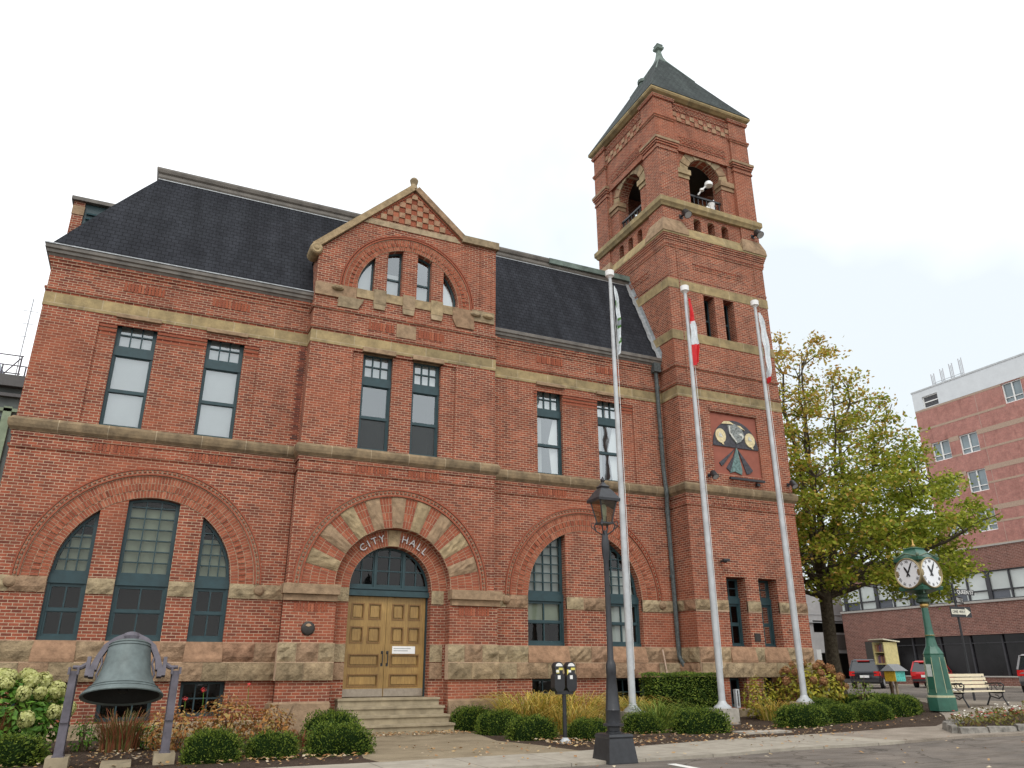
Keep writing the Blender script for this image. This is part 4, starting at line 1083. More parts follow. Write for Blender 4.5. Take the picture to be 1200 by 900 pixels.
k = MB(); k.slab(MF, [(18.36, 9.86), (18.7, 9.95), (19.0, 9.78), (19.1, 9.5), (18.9, 9.3), (18.7, 9.2), (18.5, 9.4), (18.4, 9.6)], [], .06, .095)
k.build('grey_relief', plainm('grey_relief_paint', (.22, .24, .23), .8, nscale=14, namp=.7), e_)
k = MB()
for cx_ in (18.0, 19.34): k.slab(MF, [(cx_-.1, 9.4), (cx_+.08, 9.36), (cx_+.02, 9.5), (cx_-.05, 9.55)], [], .091, .1)
k.slab(MF, [(18.38, 9.8), (18.46, 9.86), (18.44, 9.6), (18.7, 9.28), (18.68, 9.24), (18.4, 9.55)], [], .097, .11); k.slab(MF, [(18.8, 9.55), (18.95, 9.62), (19.05, 9.5), (18.98, 9.38), (18.96, 9.5)], [], .097, .11)
k.build('white_relief', plainm('pale_relief_paint', (.62, .62, .56), .8, nscale=14, namp=.3), e_)
k = MB()
for pts in ([(18.62, 9.02), (18.52, 8.93), (17.85, 8.42), (17.93, 8.3), (18.02, 8.36)], [(18.66, 9.02), (18.5, 8.7), (18.15, 8.25), (18.3, 8.12), (18.4, 8.2)], [(18.74, 9.0), (19.35, 8.25), (19.15, 8.12), (19.05, 8.1)]): k.slab(MF, pts, [], .02, .06)
k.build('fan_relief', plainm('charcoal_relief', (.06, .06, .07)), e_)
k = MB(); k.slab(MF, [(18.66, 9.03), (18.7, 9.03), (18.84, 8.22), (18.8, 8.05), (18.5, 8.15), (18.28, 8.08), (18.5, 8.6)], [], .035, .075); k.build('teal_relief', plainm('teal_relief_paint', (.13, .21, .20), .8, nscale=12, namp=.6), e_)
e_ = empty('light_bar', (18.9, 20.98, 7.84), True); tag(e_, 'long black light bar on the wall under the tower mural', 'light fitting')
k = MB(); k.fbox(T21, 18.1, 19.66, 7.80, 7.88, .10, .2); k.build('lamp_housing', M['black'], e_)
k = MB(); k.fbox(T21, 18.3, 18.34, 7.82, 7.86, 0, .1); k.fbox(T21, 19.4, 19.44, 7.82, 7.86, 0, .1); k.fbox(T21, 19.36, 19.5, 7.68, 7.78, 0, .1); k.build('bracket', M['black'], e_)
# ================================================================== GROUND
def asphalt_mat():
    m, nt, N, L, B = new_mat('worn_asphalt'); tc = N.new('ShaderNodeTexCoord')
    n1 = noise(N, L, tc.outputs['Object'], 140, 3, .7); r1 = ramp(N, (.115, .100, .086), (.25, .225, .20), .3, .75); L.new(n1.outputs[0], r1.inputs[0])
    n2 = noise(N, L, tc.outputs['Object'], .9, 5, .6); r2 = ramp(N, (.72, .72, .72), (1.25, 1.22, 1.18), .3, .7); L.new(n2.outputs[0], r2.inputs[0])
    c = mixc(N, L, r1.outputs[0], r2.outputs[0], 1., 'MULTIPLY')
    mp = N.new('ShaderNodeMapping'); mp.inputs['Scale'].default_value = (.35, 2.2, 1); L.new(tc.outputs['Object'], mp.inputs[0])
    n4 = noise(N, L, mp.outputs[0], 1.5, 6, .7); r4 = ramp(N, (1, 1, 1), (.7, .68, .66), .5, .56); L.new(n4.outputs[0], r4.inputs[0])
    c = mixc(N, L, c, r4.outputs[0], .6, 'MULTIPLY')
    vo = N.new('ShaderNodeTexVoronoi'); vo.feature = 'DISTANCE_TO_EDGE'; vo.inputs['Scale'].default_value = .55
    wn = noise(N, L, tc.outputs['Object'], 2.5, 5); wv = N.new('ShaderNodeVectorMath'); wv.operation = 'MULTIPLY_ADD'; wv.inputs[1].default_value = (.5, .5, .5); L.new(wn.outputs['Color'], wv.inputs[0]); L.new(tc.outputs['Object'], wv.inputs[2]); L.new(wv.outputs[0], vo.inputs['Vector'])
    rc = ramp(N, (.45, .43, .41), (1, 1, 1), .004, .016); L.new(vo.outputs['Distance'], rc.inputs[0]); c = mixc(N, L, c, rc.outputs[0], .8, 'MULTIPLY')
    L.new(c, B.inputs['Base Color']); B.inputs['Roughness'].default_value = .9; B.inputs['Specular IOR Level'].default_value = .2
    bump(N, L, n1.outputs[0], B, .006); return m
def ground_mat(name, c0, c1, fine=60, big=1.2, bd=.01):
    m, nt, N, L, B = new_mat(name); tc = N.new('ShaderNodeTexCoord')
    n1 = noise(N, L, tc.outputs['Object'], fine, 4, .7); r1 = ramp(N, c0, c1, .3, .72); L.new(n1.outputs[0], r1.inputs[0])
    n2 = noise(N, L, tc.outputs['Object'], big, 5, .6); r2 = ramp(N, (.75, .74, .72), (1.2, 1.2, 1.2), .3, .7); L.new(n2.outputs[0], r2.inputs[0])
    c = mixc(N, L, r1.outputs[0], r2.outputs[0], 1., 'MULTIPLY')
    L.new(c, B.inputs['Base Color']); B.inputs['Roughness'].default_value = .95; B.inputs['Specular IOR Level'].default_value = .15
    bump(N, L, n1.outputs[0], B, bd); return m
def slab_mat():
    m, nt, N, L, B = new_mat('concrete_pavement'); tc = N.new('ShaderNodeTexCoord')
    b = N.new('ShaderNodeTexBrick'); L.new(tc.outputs['Object'], b.inputs['Vector']); b.inputs['Scale'].default_value = 1
    b.inputs['Brick Width'].default_value = 1.55; b.inputs['Row Height'].default_value = 40; b.inputs['Mortar Size'].default_value = .012
    b.inputs['Color1'].default_value = (.37, .335, .275, 1); b.inputs['Color2'].default_value = (.33, .30, .25, 1); b.inputs['Mortar'].default_value = (.18, .16, .13, 1)
    n = noise(N, L, tc.outputs['Object'], 2.5, 7, .7); r = ramp(N, (.72, .71, .69), (1.15, 1.15, 1.13), .3, .7); L.new(n.outputs[0], r.inputs[0])
    c = mixc(N, L, b.outputs['Color'], r.outputs[0], 1., 'MULTIPLY')
    L.new(c, B.inputs['Base Color']); B.inputs['Roughness'].default_value = .92; n2 = noise(N, L, tc.outputs['Object'], 60, 3); bump(N, L, n2.outputs[0], B, .004)
    return m
M['asphalt'] = asphalt_mat(); M['pavement'] = slab_mat()
M['mulch'] = ground_mat('dark_bark_mulch', (.025, .018, .014), (.13, .092, .068), 45, 2.2, .03)
M['aggregate'] = ground_mat('exposed_aggregate_path', (.17, .135, .085), (.36, .30, .21), 90, 1.4, .004)
M['paver'] = ground_mat('brown_grey_paving', (.22, .185, .15), (.34, .30, .25), 40, 1.5, .004)
M['grass'] = ground_mat('dry_grass_verge', (.07, .065, .025), (.2, .17, .08), 40, 1.2, .02)

def terrain(name, poly, off, mat, kind='structure', step=1.0, thick=0, lab=None):
    """sheet that follows the ground height inside a plan polygon"""
    bm = bmesh.new(); xs = [p[0] for p in poly]; ys = [p[1] for p in poly]
    vs = [bm.verts.new((x, y, 0)) for x, y in poly]; bm.faces.new(vs)
    a = math.floor(min(xs)); x = max(a, 12)
    while x < min(max(xs), 28):
        bmesh.ops.bisect_plane(bm, geom=bm.verts[:]+bm.edges[:]+bm.faces[:], plane_co=(x, 0, 0), plane_no=(1, 0, 0)); x += step
    bmesh.ops.triangulate(bm, faces=bm.faces)
    if thick:
        r = bmesh.ops.extrude_face_region(bm, geom=bm.faces[:])
        top = {e for e in r['geom'] if isinstance(e, bmesh.types.BMVert)}
    else: top = set(bm.verts)
    for v in bm.verts: v.co.z = h(v.co.x, v.co.y)+(off if v in top else off-thick)
    bmesh.ops.recalc_face_normals(bm, faces=bm.faces)
    me = bpy.data.meshes.new(name); bm.to_mesh(me); bm.free(); me.materials.append(mat)
    if not thick and me.polygons and me.polygons[0].normal.z < 0: me.flip_normals()
    o = bpy.data.objects.new(name, me); COL.objects.link(o); tag(o, kind=kind); return o
terrain('ground', [(-1500, -400), (1500, -400), (1500, 2500), (-1500, 2500)], -.05, M['asphalt'])
# corner block with the beds; kerb drop to the road all round
CURB = [(-60, 12.6), (7.2, 12.75), (10.6, 12.9), (12.3, 13.2), (15.5, 13.15), (16.8, 13.05), (17.4, 12.9), (18.6, 12.3), (20.5, 11.4), (23, 10.6), (25.2, 11.2), (26.6, 13), (27.3, 16), (28.2, 21), (29.2, 30), (31, 60), (-60, 60)]
terrain('planting_bed', CURB, -.012, M['mulch'], thick=.3)
walk_back = [(17.9, 15.1), (15.2, 15.5), (12.7, 15.42), (8.2, 14.54), (4.1, 14.35), (-60, 14.2)]
terrain('pavement', [(-60, 12.595), (7.2, 12.745), (10.6, 12.895), (12.3, 13.195), (15.5, 13.145)]+walk_back[1:], .004, M['pavement'], thick=.155)
terrain('corner_paving', [(15.5, 13.145), (16.8, 13.045), (17.4, 12.895), (18.6, 12.295), (20.5, 11.395), (23, 10.595), (25.2, 11.195), (26.6, 12.995), (27.3, 15.995), (28.2, 21), (29.2, 30), (27.4, 30), (26.2, 21.5), (24.2, 19.2), (22.6, 17.9), (20.9, 16.25), (19.6, 15.2), (18.57, 14.73), (17.9, 15.1), (15.2, 15.5)], .003, M['paver'], thick=.155)
terrain('path', [(4.1, 14.35), (8.2, 14.54), (8.0, 16.0), (7.62, 17.4), (7.9, 19.0), (8.0, 20.2), (7.9, 20.8), (4.3, 20.8), (4.3, 18.5), (4.25, 16.5), (4.0, 15.2)], -.002, M['aggregate'], thick=.02)
terrain('stepping_stone', [(13.9, 16.4), (15.2, 16.2), (15.25, 16.7), (13.95, 17.0)], .03, M['concrete'], thick=.05)
mb = MB(); mb.add([(8.62, 12.3, -.044), (8.8, 12.3, -.044), (8.55, 6, -.044), (8.36, 6, -.044)], [(0, 1, 2, 3)]); mb.build('parking_line', plainm('white_road_paint', (.68, .67, .63), .8, nscale=20, namp=.2), fix=False)
bpy.data.objects['parking_line']['kind'] = 'structure'
for i, (x0, y0, x1, y1) in enumerate(((29.3, 17.2, 34, 20.5), (31, 14.2, 36.5, 17.6), (40, 30, 52, 40.5))):
    mb = MB(); d = Vector((x1-x0, y1-y0)).normalized(); n_ = Vector((-d.y, d.x))*.09
    mb.add([(x0-n_.x, y0-n_.y, h(x0)-.042), (x1-n_.x, y1-n_.y, h(x1)-.042), (x1+n_.x, y1+n_.y, h(x1)-.042), (x0+n_.x, y0+n_.y, h(x0)-.042)], [(0, 1, 2, 3)])
    o = mb.build('road_marking', PM['white_road_paint'], fix=False); o['kind'] = 'structure'
terrain('far_pavement', [(49.5, -40), (52, -40), (52, 48), (64, 48), (64, 75), (49.5, 75)], .0, M['pavement'], thick=.16)

# fallen leaves
def scatter_leaves():
    rnd = random.Random(11); mb = MB()
    zones = [((-3, 14.6, 3.8, 20.5), 420), ((8.3, 14.8, 16, 19.5), 620), ((16, 15.5, 20.5, 18.2), 140), ((4.3, 19.4, 7.9, 20.45), 260), ((1.5, 15.3, 4.2, 17.5), 260), ((5, 14.5, 8, 17), 40), ((4, 9, 22, 13), 70), ((8.3, 15.3, 10.5, 17), 160), ((2, 12.7, 17, 15.4), 70), ((-.6, 16.5, .8, 19.3), 90)]
    for (x0, y0, x1, y1), n in zones:
        for i in range(int(n*1.5)):
            x, y = rnd.uniform(x0, x1), rnd.uniform(y0, y1); s = rnd.uniform(.025, .055); a = rnd.uniform(0, 2*pi)
            z = h(x)+(.02 if y > 12.8 else -.035)
            q = [(x+s*cos(a+k*pi/2)*(1 if k % 2 else .65), y+s*sin(a+k*pi/2)*(1 if k % 2 else .65), z+rnd.uniform(0, .035)) for k in range(4)]
            mb.add(q, [(0, 1, 2, 3)])
    o = mb.build('fallen_leaves', leaf_mat('fallen_leaf', [(.42, .26, .10), (.30, .13, .05), (.5, .38, .2), (.22, .12, .06), (.58, .5, .36)], .8, .05), fix=False)
    tag(o, 'dry tan and orange leaves strewn over the mulch, path and road', 'leaf litter', kind='stuff')
scatter_leaves()

# ================================================================== PLANTS
M['yew'] = leaf_mat('dark_evergreen_leaf', [(.026, .052, .009), (.06, .108, .014), (.13, .19, .022), (.23, .285, .04)], .7, .2)
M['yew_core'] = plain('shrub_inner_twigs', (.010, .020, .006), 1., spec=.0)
M['twig'] = plain('brown_twig', (.09, .055, .03), .9)
M['gold_grass'] = leaf_mat('golden_daylily_leaf', [(.16, .22, .03), (.55, .42, .08), (.70, .52, .12), (.50, .28, .07), (.26, .30, .05), (.66, .50, .2)], .5, .3)
M['green_blade'] = leaf_mat('green_blade', [(.08, .16, .03), (.2, .28, .05), (.35, .36, .08)], .5, .3)
M['red_blade'] = leaf_mat('red_grass_blade', [(.20, .05, .03), (.30, .10, .05), (.12, .10, .03), (.16, .16, .05)], .6, .2)
M['rust_leaf'] = leaf_mat('rust_perennial_leaf', [(.34, .13, .035), (.45, .22, .06), (.24, .09, .03), (.5, .34, .12), (.2, .16, .04)], .6, .25)
M['hyd_leaf'] = leaf_mat('bright_hydrangea_leaf', [(.05, .14, .02), (.12, .26, .035), (.20, .34, .05)], .5, .3)
M['hyd_bloom'] = leaf_mat('pale_lime_bloom', [(.46, .48, .16), (.62, .62, .28), (.5, .52, .2)], .6, .3)
M['hyd_yleaf'] = leaf_mat('yellowing_leaf', [(.30, .30, .03), (.48, .42, .05), (.18, .22, .03), (.42, .28, .05)], .5, .3)
M['hyd_rust'] = leaf_mat('faded_pink_brown_bloom', [(.32, .13, .06), (.42, .22, .11), (.30, .20, .06)], .7, .2)
M['tree_green'] = leaf_mat('olive_green_tree_leaf', [(.12, .17, .016), (.23, .29, .028), (.34, .39, .04), (.48, .46, .07)], .6, .38)
M['tree_yellow'] = leaf_mat('yellow_tree_leaf', [(.42, .37, .07), (.58, .42, .09), (.52, .28, .07), (.32, .33, .06)], .6, .38)

def shrub_proto(seed, n=4600, e=3.6):
    """clipped evergreen mound, unit half sizes (1,1,1), base at z=0, top about 1"""
    rnd = random.Random(seed)
    def surf(th, ph):
        d = Vector((cos(th)*cos(ph), sin(th)*cos(ph), sin(ph)))
        k = (abs(d.x)**e+abs(d.y)**e+abs(d.z)**e)**(-1/e)
        k *= .93+.08*sin(3*th+seed)*cos(3*ph+seed)+.05*sin(7*th+2*ph+seed*2)+.03*sin(13*th+5*ph)
        return d*k
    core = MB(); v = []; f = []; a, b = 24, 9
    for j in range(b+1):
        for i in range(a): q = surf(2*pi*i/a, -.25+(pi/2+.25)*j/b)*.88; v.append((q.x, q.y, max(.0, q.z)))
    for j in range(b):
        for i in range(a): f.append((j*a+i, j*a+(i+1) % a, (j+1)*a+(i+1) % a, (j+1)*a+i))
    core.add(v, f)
    lf = MB()
    for i in range(n):
        th = rnd.uniform(0, 2*pi); ph = math.asin(rnd.uniform(-.1, 1)); q = surf(th, ph)
        clump = .05*sin(q.x*17+seed)*sin(q.y*15)*sin(q.z*13)
        q = q*(rnd.uniform(.86, 1.03)+clump+(rnd.uniform(.03, .12) if rnd.random() < .05 else 0)); q.z = max(.02, q.z)
        d = (q.normalized()+Vector((rnd.uniform(-1, 1), rnd.uniform(-1, 1), rnd.uniform(-.4, 1.2)))*.8).normalized()
        s = rnd.uniform(.035, .062); t = d.orthogonal().normalized(); t = (Matrix.Rotation(rnd.uniform(0, 6.3), 3, d) @ t)
        lf.add([q-t*s*.42, q+d*s*.9, q+t*s*.42, q-d*s*.5], [(0, 1, 2, 3)])
    return core, lf
PROTO = []
def boxwood_shrub(x, y, rx, ry, hh, label, idx, rot=0):
    idx %= 5
    if len(PROTO) <= idx:
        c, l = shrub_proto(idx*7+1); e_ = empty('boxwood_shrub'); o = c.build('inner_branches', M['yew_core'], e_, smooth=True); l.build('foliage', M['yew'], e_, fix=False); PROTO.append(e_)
        r = e_; r.location = (x, y, h(x)-.03)
        r.rotation_euler = (0, 0, rot); r.scale = (rx, ry, hh)
    else: r = dup(PROTO[idx], (x, y, h(x)-.03), rot, (rx, ry, hh))
    r['label'] = label; r['category'] = 'shrub'; r['group'] = 'clipped evergreen shrubs in the beds'
    return r
SH = [(-1.95, 16.95, 0.8, 0.62, 0.52, 'clipped dark shrub at the far left edge below the pale hydrangea'),
 (1.42, 15.95, 0.52, 0.5, 0.57, 'round clipped shrub just right of the bell stand'),
 (2.5, 16.1, 0.5, 0.48, 0.48, 'low clipped shrub between the bell side shrub and the path shrub'),
 (3.78, 16.3, 0.66, 0.6, 0.58, 'large clipped shrub beside the path left of the steps'),
 (3.95, 17.8, 0.62, 0.6, 0.75, 'clipped shrub behind the large one left of the steps'),
 (8.4, 20.85, 0.6, 0.5, 0.64, 'clipped shrub right beside the front steps against the wall'),
 (8.55, 19.3, 0.62, 0.56, 0.6, 'middle clipped shrub of the row right of the path'),
 (8.58, 17.6, 0.6, 0.54, 0.54, 'front clipped shrub of the row right of the path'),
 (9.72, 16.95, 0.5, 0.46, 0.48, 'clipped shrub behind the foot of the street lamp'),
 (12, 18.05, 0.54, 0.48, 0.53, 'small round clipped shrub in front of the left flagpole'),
 (13.32, 17.45, 0.82, 0.56, 0.62, 'broad clipped shrub in front of the middle flagpole'),
 (16.72, 17.4, 0.8, 0.55, 0.6, 'broad clipped shrub in front of the right flagpole'),
 (18.15, 17.5, 0.58, 0.5, 0.5, 'clipped shrub second from the right flagpole towards the clock'),
 (19.1, 17.2, 0.6, 0.54, 0.53, 'round clipped shrub third from the right flagpole towards the clock'),
 (20.4, 17.5, 0.72, 0.6, 0.62, 'large clipped shrub near the point of the bed'),
 (21.3, 17.9, 0.5, 0.5, 0.52, 'clipped shrub nearest the green clock'),
 (19.6, 19.6, 0.8, 0.55, 0.5, 'low clipped shrub behind the row left of the little library'),
 (22.6, 20.4, 1.5, 0.5, 0.42, 'long low clipped shrub behind the row in front of the little library')]
for i, (x, y, rx, ry, hh, lab) in enumerate(SH): boxwood_shrub(x, y, rx, ry, hh*.97, lab, i, (0, pi)[i % 2])
def hedge_block(x0, x1, y0, y1, z1, label):
    rnd = random.Random(4); e_ = empty('hedge', ((x0+x1)/2, (y0+y1)/2, 0), True)
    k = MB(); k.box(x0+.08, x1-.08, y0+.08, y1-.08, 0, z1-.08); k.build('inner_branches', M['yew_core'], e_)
    k = MB()
    for i in range(9000):
        f_ = rnd.random(); x, y, z = rnd.uniform(x0, x1), rnd.uniform(y0, y1), rnd.uniform(.05, z1)
        if f_ < .3: z = z1
        elif f_ < .7: y = y0
        elif f_ < .85: x = x0
        else: x = x1
        w = .06*sin(x*5)*sin(z*6+y*3)+rnd.uniform(-.07, .05)
        q = Vector((x, y, z)); c = Vector(((x0+x1)/2, (y0+y1)/2, z1/2)); q += (q-c).normalized()*w
        d = Vector((rnd.uniform(-1, 1), rnd.uniform(-1.3, .6), rnd.uniform(-.2, 1.2))).normalized(); t = d.orthogonal().normalized(); s = rnd.uniform(.03, .055)
        k.add([q-t*s*.45, q+d*s, q+t*s*.45, q-d*s*.5], [(0, 1, 2, 3)])
    k.build('foliage', M['yew'], e_, fix=False); tag(e_, label, 'hedge')
hedge_block(13.8, 16.3, 20.1, 20.8, 1.36, 'tall dark clipped hedge against the wall at the foot of the downpipe')

def blades(mb, c, r, n, hh, seed, droop=.5, w=.012, lean=.6, r2=None):
    rnd = random.Random(seed); r2 = r2 or r
    for i in range(n):
        a = rnd.uniform(0, 2*pi); q = sqrt(rnd.random()); x, y = c[0]+cos(a)*r*q, c[1]+sin(a)*r2*q
        H_ = hh*rnd.uniform(.55, 1.1); da = a+rnd.uniform(-.9, .9); ln = H_*lean*rnd.uniform(.3, 1.2); dx, dy = cos(da), sin(da)
        pts = []
        for k in range(5):
            t = k/4; pts.append(Vector((x+dx*ln*t**1.6, y+dy*ln*t**1.6, c[2]+H_*(t-droop*t**3*.9))))
        sx, sy = -dy, dx; v = []
        for k, p in enumerate(pts):
            ww = w*(1-.85*(k/4))*rnd.uniform(.9, 1.1); v += [(p.x-sx*ww, p.y-sy*ww, p.z), (p.x+sx*ww, p.y+sy*ww, p.z)]
        mb.add(v, [(2*k, 2*k+1, 2*k+3, 2*k+2) for k in range(4)])
def grass_clump(name, x, y, r, n, hh, mat, label, cat, seed, r2=None, group=None, **k):
    mb = MB(); blades(mb, (0, 0, 0), r, n, hh, seed, r2=r2, **k); o = mb.build(name, M[mat], None, fix=False); o.location = (x, y, h(x)-.02); tag(o, label, cat, group); return o
def daylily(*a, **k):
    a = list(a); a[4] = int(a[4]*.75); k.setdefault('lean', .85); k['droop'] = .62; return grass_clump(*a, **k)
daylily('daylily_clump', 9.75, 20.0, .75, 700, 1.75, 'gold_grass', 'golden daylily clump left of the parking meter, behind the shrub row', 'plant', 1, .8, w=.017)
daylily('daylily_clump', 11.05, 19.9, .75, 700, 1.7, 'gold_grass', 'golden daylily clump between the parking meter and the left flagpole', 'plant', 2, .8, w=.017)
daylily('daylily_clump', 10.2, 18.6, .5, 420, 1.3, 'gold_grass', 'low golden daylily clump in front of the taller ones by the meter', 'plant', 3, .5, w=.016)
daylily('daylily_clump', 13.1, 20.3, .5, 420, 1.5, 'gold_grass', 'golden daylily clump right of the left flagpole near the wall', 'plant', 4, .4, w=.016)
daylily('daylily_clump', 13.0, 18.9, .42, 260, 1.35, 'green_blade', 'green spiky clump between the two shrubs at the left flagpole', 'plant', 5, .4, lean=.9, w=.02)
daylily('daylily_clump', 17.55, 19.35, .45, 300, 1.0, 'gold_grass', 'small yellow clump at the foot of the yellow shrub', 'plant', 6, .4, w=.016)
grass_clump('ornamental_grass', -.1, 18.7, .36, 420, .95, 'red_blade', 'red and green tufted grass under the bell', 'plant', 7, .34, lean=.45, droop=.25, w=.013)
grass_clump('ornamental_grass', -2.35, 18.2, .4, 420, .95, 'red_blade', 'dark red grass at the left edge beside the pale hydrangea', 'plant', 8, .4, lean=.3, droop=.1, w=.014)
grass_clump('ornamental_grass', 3.25, 17.35, .18, 160, .5, 'red_blade', 'small red brown tuft between the low shrub and the path shrub', 'plant', 9, .15, lean=.4, droop=.3)

def leafy(mb, c, rx, ry, rz, n, s0, s1, seed, low=-.2, hollow=.55):
    rnd = random.Random(seed)
    for i in range(n):
        while True:
            d = Vector((rnd.uniform(-1, 1), rnd.uniform(-1, 1), rnd.uniform(low, 1)))
            if hollow < d.length < 1: break
        q = Vector((c[0]+d.x*rx, c[1]+d.y*ry, c[2]+d.z*rz))
        n_ = (d+Vector((rnd.uniform(-1, 1), rnd.uniform(-1, 1), rnd.uniform(0, 1.5)))*.7).normalized()
        a = n_.orthogonal().normalized(); a = Matrix.Rotation(rnd.uniform(0, 6.3), 3, n_) @ a; b = n_.cross(a); s = rnd.uniform(s0, s1)
        mb.add([q-a*s, q-b*s*.5+n_*s*.12, q+a*s, q+b*s*.5+n_*s*.12], [(0, 1, 2, 3)])
def bloom_mb(r, n, seed):
    mb = MB(); rnd = random.Random(seed)
    for i in range(n):
        d = Vector((rnd.gauss(0, 1), rnd.gauss(0, 1), rnd.gauss(0, 1))).normalized(); q = d*r*rnd.uniform(.75, 1.05); q.z *= .85
        n_ = (d+Vector((rnd.uniform(-1, 1), rnd.uniform(-1, 1), rnd.uniform(-1, 1)))*.5).normalized(); a = n_.orthogonal().normalized(); b = n_.cross(a); s = r*rnd.uniform(.16, .26)
        mb.add([q-a*s, q-b*s, q+a*s, q+b*s], [(0, 1, 2, 3)])
    return mb
def hydrangea(x, y, rx, ry, rz, nl, s0, s1, lm, bm_, spots, br, label, seed):
    e_ = empty('hydrangea_bush', (x, y, h(x)-.02)); tag(e_, label, 'bush')
    k = MB(); rnd = random.Random(seed)
    for i in range(16):
        a = rnd.uniform(0, 2*pi); q = rnd.uniform(.3, .85); k.path([(cos(a)*.12, sin(a)*.12, 0), (cos(a)*rx*q*.5, sin(a)*ry*q*.5, rz*.5), (cos(a)*rx*q, sin(a)*ry*q, rz*rnd.uniform(.7, .95))], [.014, .01, .006], 5)
    k.build('stems', M['twig'], e_)
    k = MB(); leafy(k, (0, 0, rz*.38), rx, ry, rz*.62, nl, s0, s1, seed); leafy(k, (0, 0, rz*.25), rx*.9, ry*.9, rz*.3, nl//4, s0, s1, seed+1, -.6); k.build('leaves', M[lm], e_, fix=False)
    b0 = bloom_mb(1, 260, seed+3).build('bloom', M[bm_], e_, fix=False)
    for i, (u, v_, w_) in enumerate(spots):
        b = b0 if i == 0 else b0.copy()
        if i: COL.objects.link(b); b.parent = e_
        b.location = (u*rx, v_*ry, w_*rz); s = br*rnd.uniform(.8, 1.2); b.scale = (s, s, s); b.rotation_euler = (rnd.uniform(0, 3), rnd.uniform(0, 3), 0)
    return e_
def dome_spots(n, seed, front=True):
    rnd = random.Random(seed); out = []
    while len(out) < n:
        a = rnd.uniform(pi, 2*pi) if rnd.random() < .75 else rnd.uniform(0, pi); ph = rnd.uniform(.1, 1.35)
        p = (cos(a)*cos(ph)*.98, sin(a)*cos(ph)*.98, .38+.64*sin(ph))
        if all((p[0]-q[0])**2+(p[1]-q[1])**2+(p[2]-q[2])**2 > .06 for q in out) or rnd.random() < .02: out.append(p)
    return out
hydrangea(-2.15, 18.6, 1.08, .85, 1.42, 1500, .05, .10, 'hyd_leaf', 'hyd_bloom', dome_spots(38, 5), .15, 'bright green hydrangea with large pale lime flower heads left of the bell', 31)
hydrangea(20.3, 20.6, 1.35, 1.0, 1.48, 1500, .05, .10, 'hyd_yleaf', 'hyd_rust', dome_spots(24, 8), .13, 'yellow leaved hydrangea with faded pinkish brown heads right of the right flagpole', 41)
def leafy_shrub(name, x, y, rx, ry, rz, n, s0, s1, mat, label, seed, low=-.3, hollow=.2):
    e_ = empty(name, (x, y, h(x)-.02)); tag(e_, label, 'plant'); rnd = random.Random(seed); k = MB()
    for i in range(14):
        a = rnd.uniform(0, 2*pi); q = rnd.uniform(.2, .9); k.path([(cos(a)*.08, sin(a)*.08, 0), (cos(a)*rx*q, sin(a)*ry*q, rz*rnd.uniform(.7, 1.05))], [.01, .004], 4)
    k.build('stems', M['twig'], e_); k = MB(); leafy(k, (0, 0, rz*.45), rx, ry, rz*.55, n, s0, s1, seed, -.8, hollow); k.build('leaves', M[mat], e_, fix=False); return e_
leafy_shrub('rose_bush', 17.6, 20.0, .62, .5, 1.25, 650, .035, .075, 'hyd_yleaf', 'loose yellow green rose bush by the tower wall right of the middle flagpole', 51)
leafy_shrub('perennial_plant', .85, 18.3, .62, .55, .85, 800, .03, .06, 'rust_leaf', 'rust brown perennial right behind the right leg of the bell stand', 52)
leafy_shrub('perennial_plant', 1.85, 18.4, .65, .55, 1.05, 1000, .03, .065, 'rust_leaf', 'tallest orange brown perennial between the bell and the steps', 53)
leafy_shrub('perennial_plant', 2.75, 18.2, .55, .5, .85, 700, .03, .065, 'rust_leaf', 'orange tan perennial next to the stone base left of the steps', 54)
leafy_shrub('perennial_plant', .3, 18.9, .34, .3, .55, 420, .025, .05, 'hyd_leaf', 'low green plant right of the red tufted grass under the bell', 57)
leafy_shrub('perennial_plant', -.75, 19.0, .3, .3, .7, 260, .03, .05, 'hyd_leaf', 'small green plant behind the left leg of the bell stand', 55)
leafy_shrub('flowering_plant', 21.9, 17.3+2.6, .5, .4, .95, 300, .03, .06, 'green_blade', 'thin green plant behind the shrub beside the little library post', 56)
for i, (x, y, z) in enumerate(((1.35, 18.5, 1.12), (2.25, 18.5, 1.22), (1.0, 18.3, .95))):
    e_ = empty('rose_flower', (x, y, 0)); tag(e_, ('single red rose on a tall stem above the middle perennial', 'single red rose on the tallest stem left of the stone base', 'single red rose on a stem nearest the bell stand')[i], 'flower')
    k = MB(); k.path([(0, 0, 0), (.03, 0, z*.5), (0, 0, z)], .006, 5); k.build('stem', M['hyd_leaf'], e_)
    k = bloom_mb(.06, 30, i); k.v = [(a, b, c+z) for a, b, c in k.v]; k.build('petals', plainm('red_petal', (.6, .03, .03), .5), e_, fix=False)

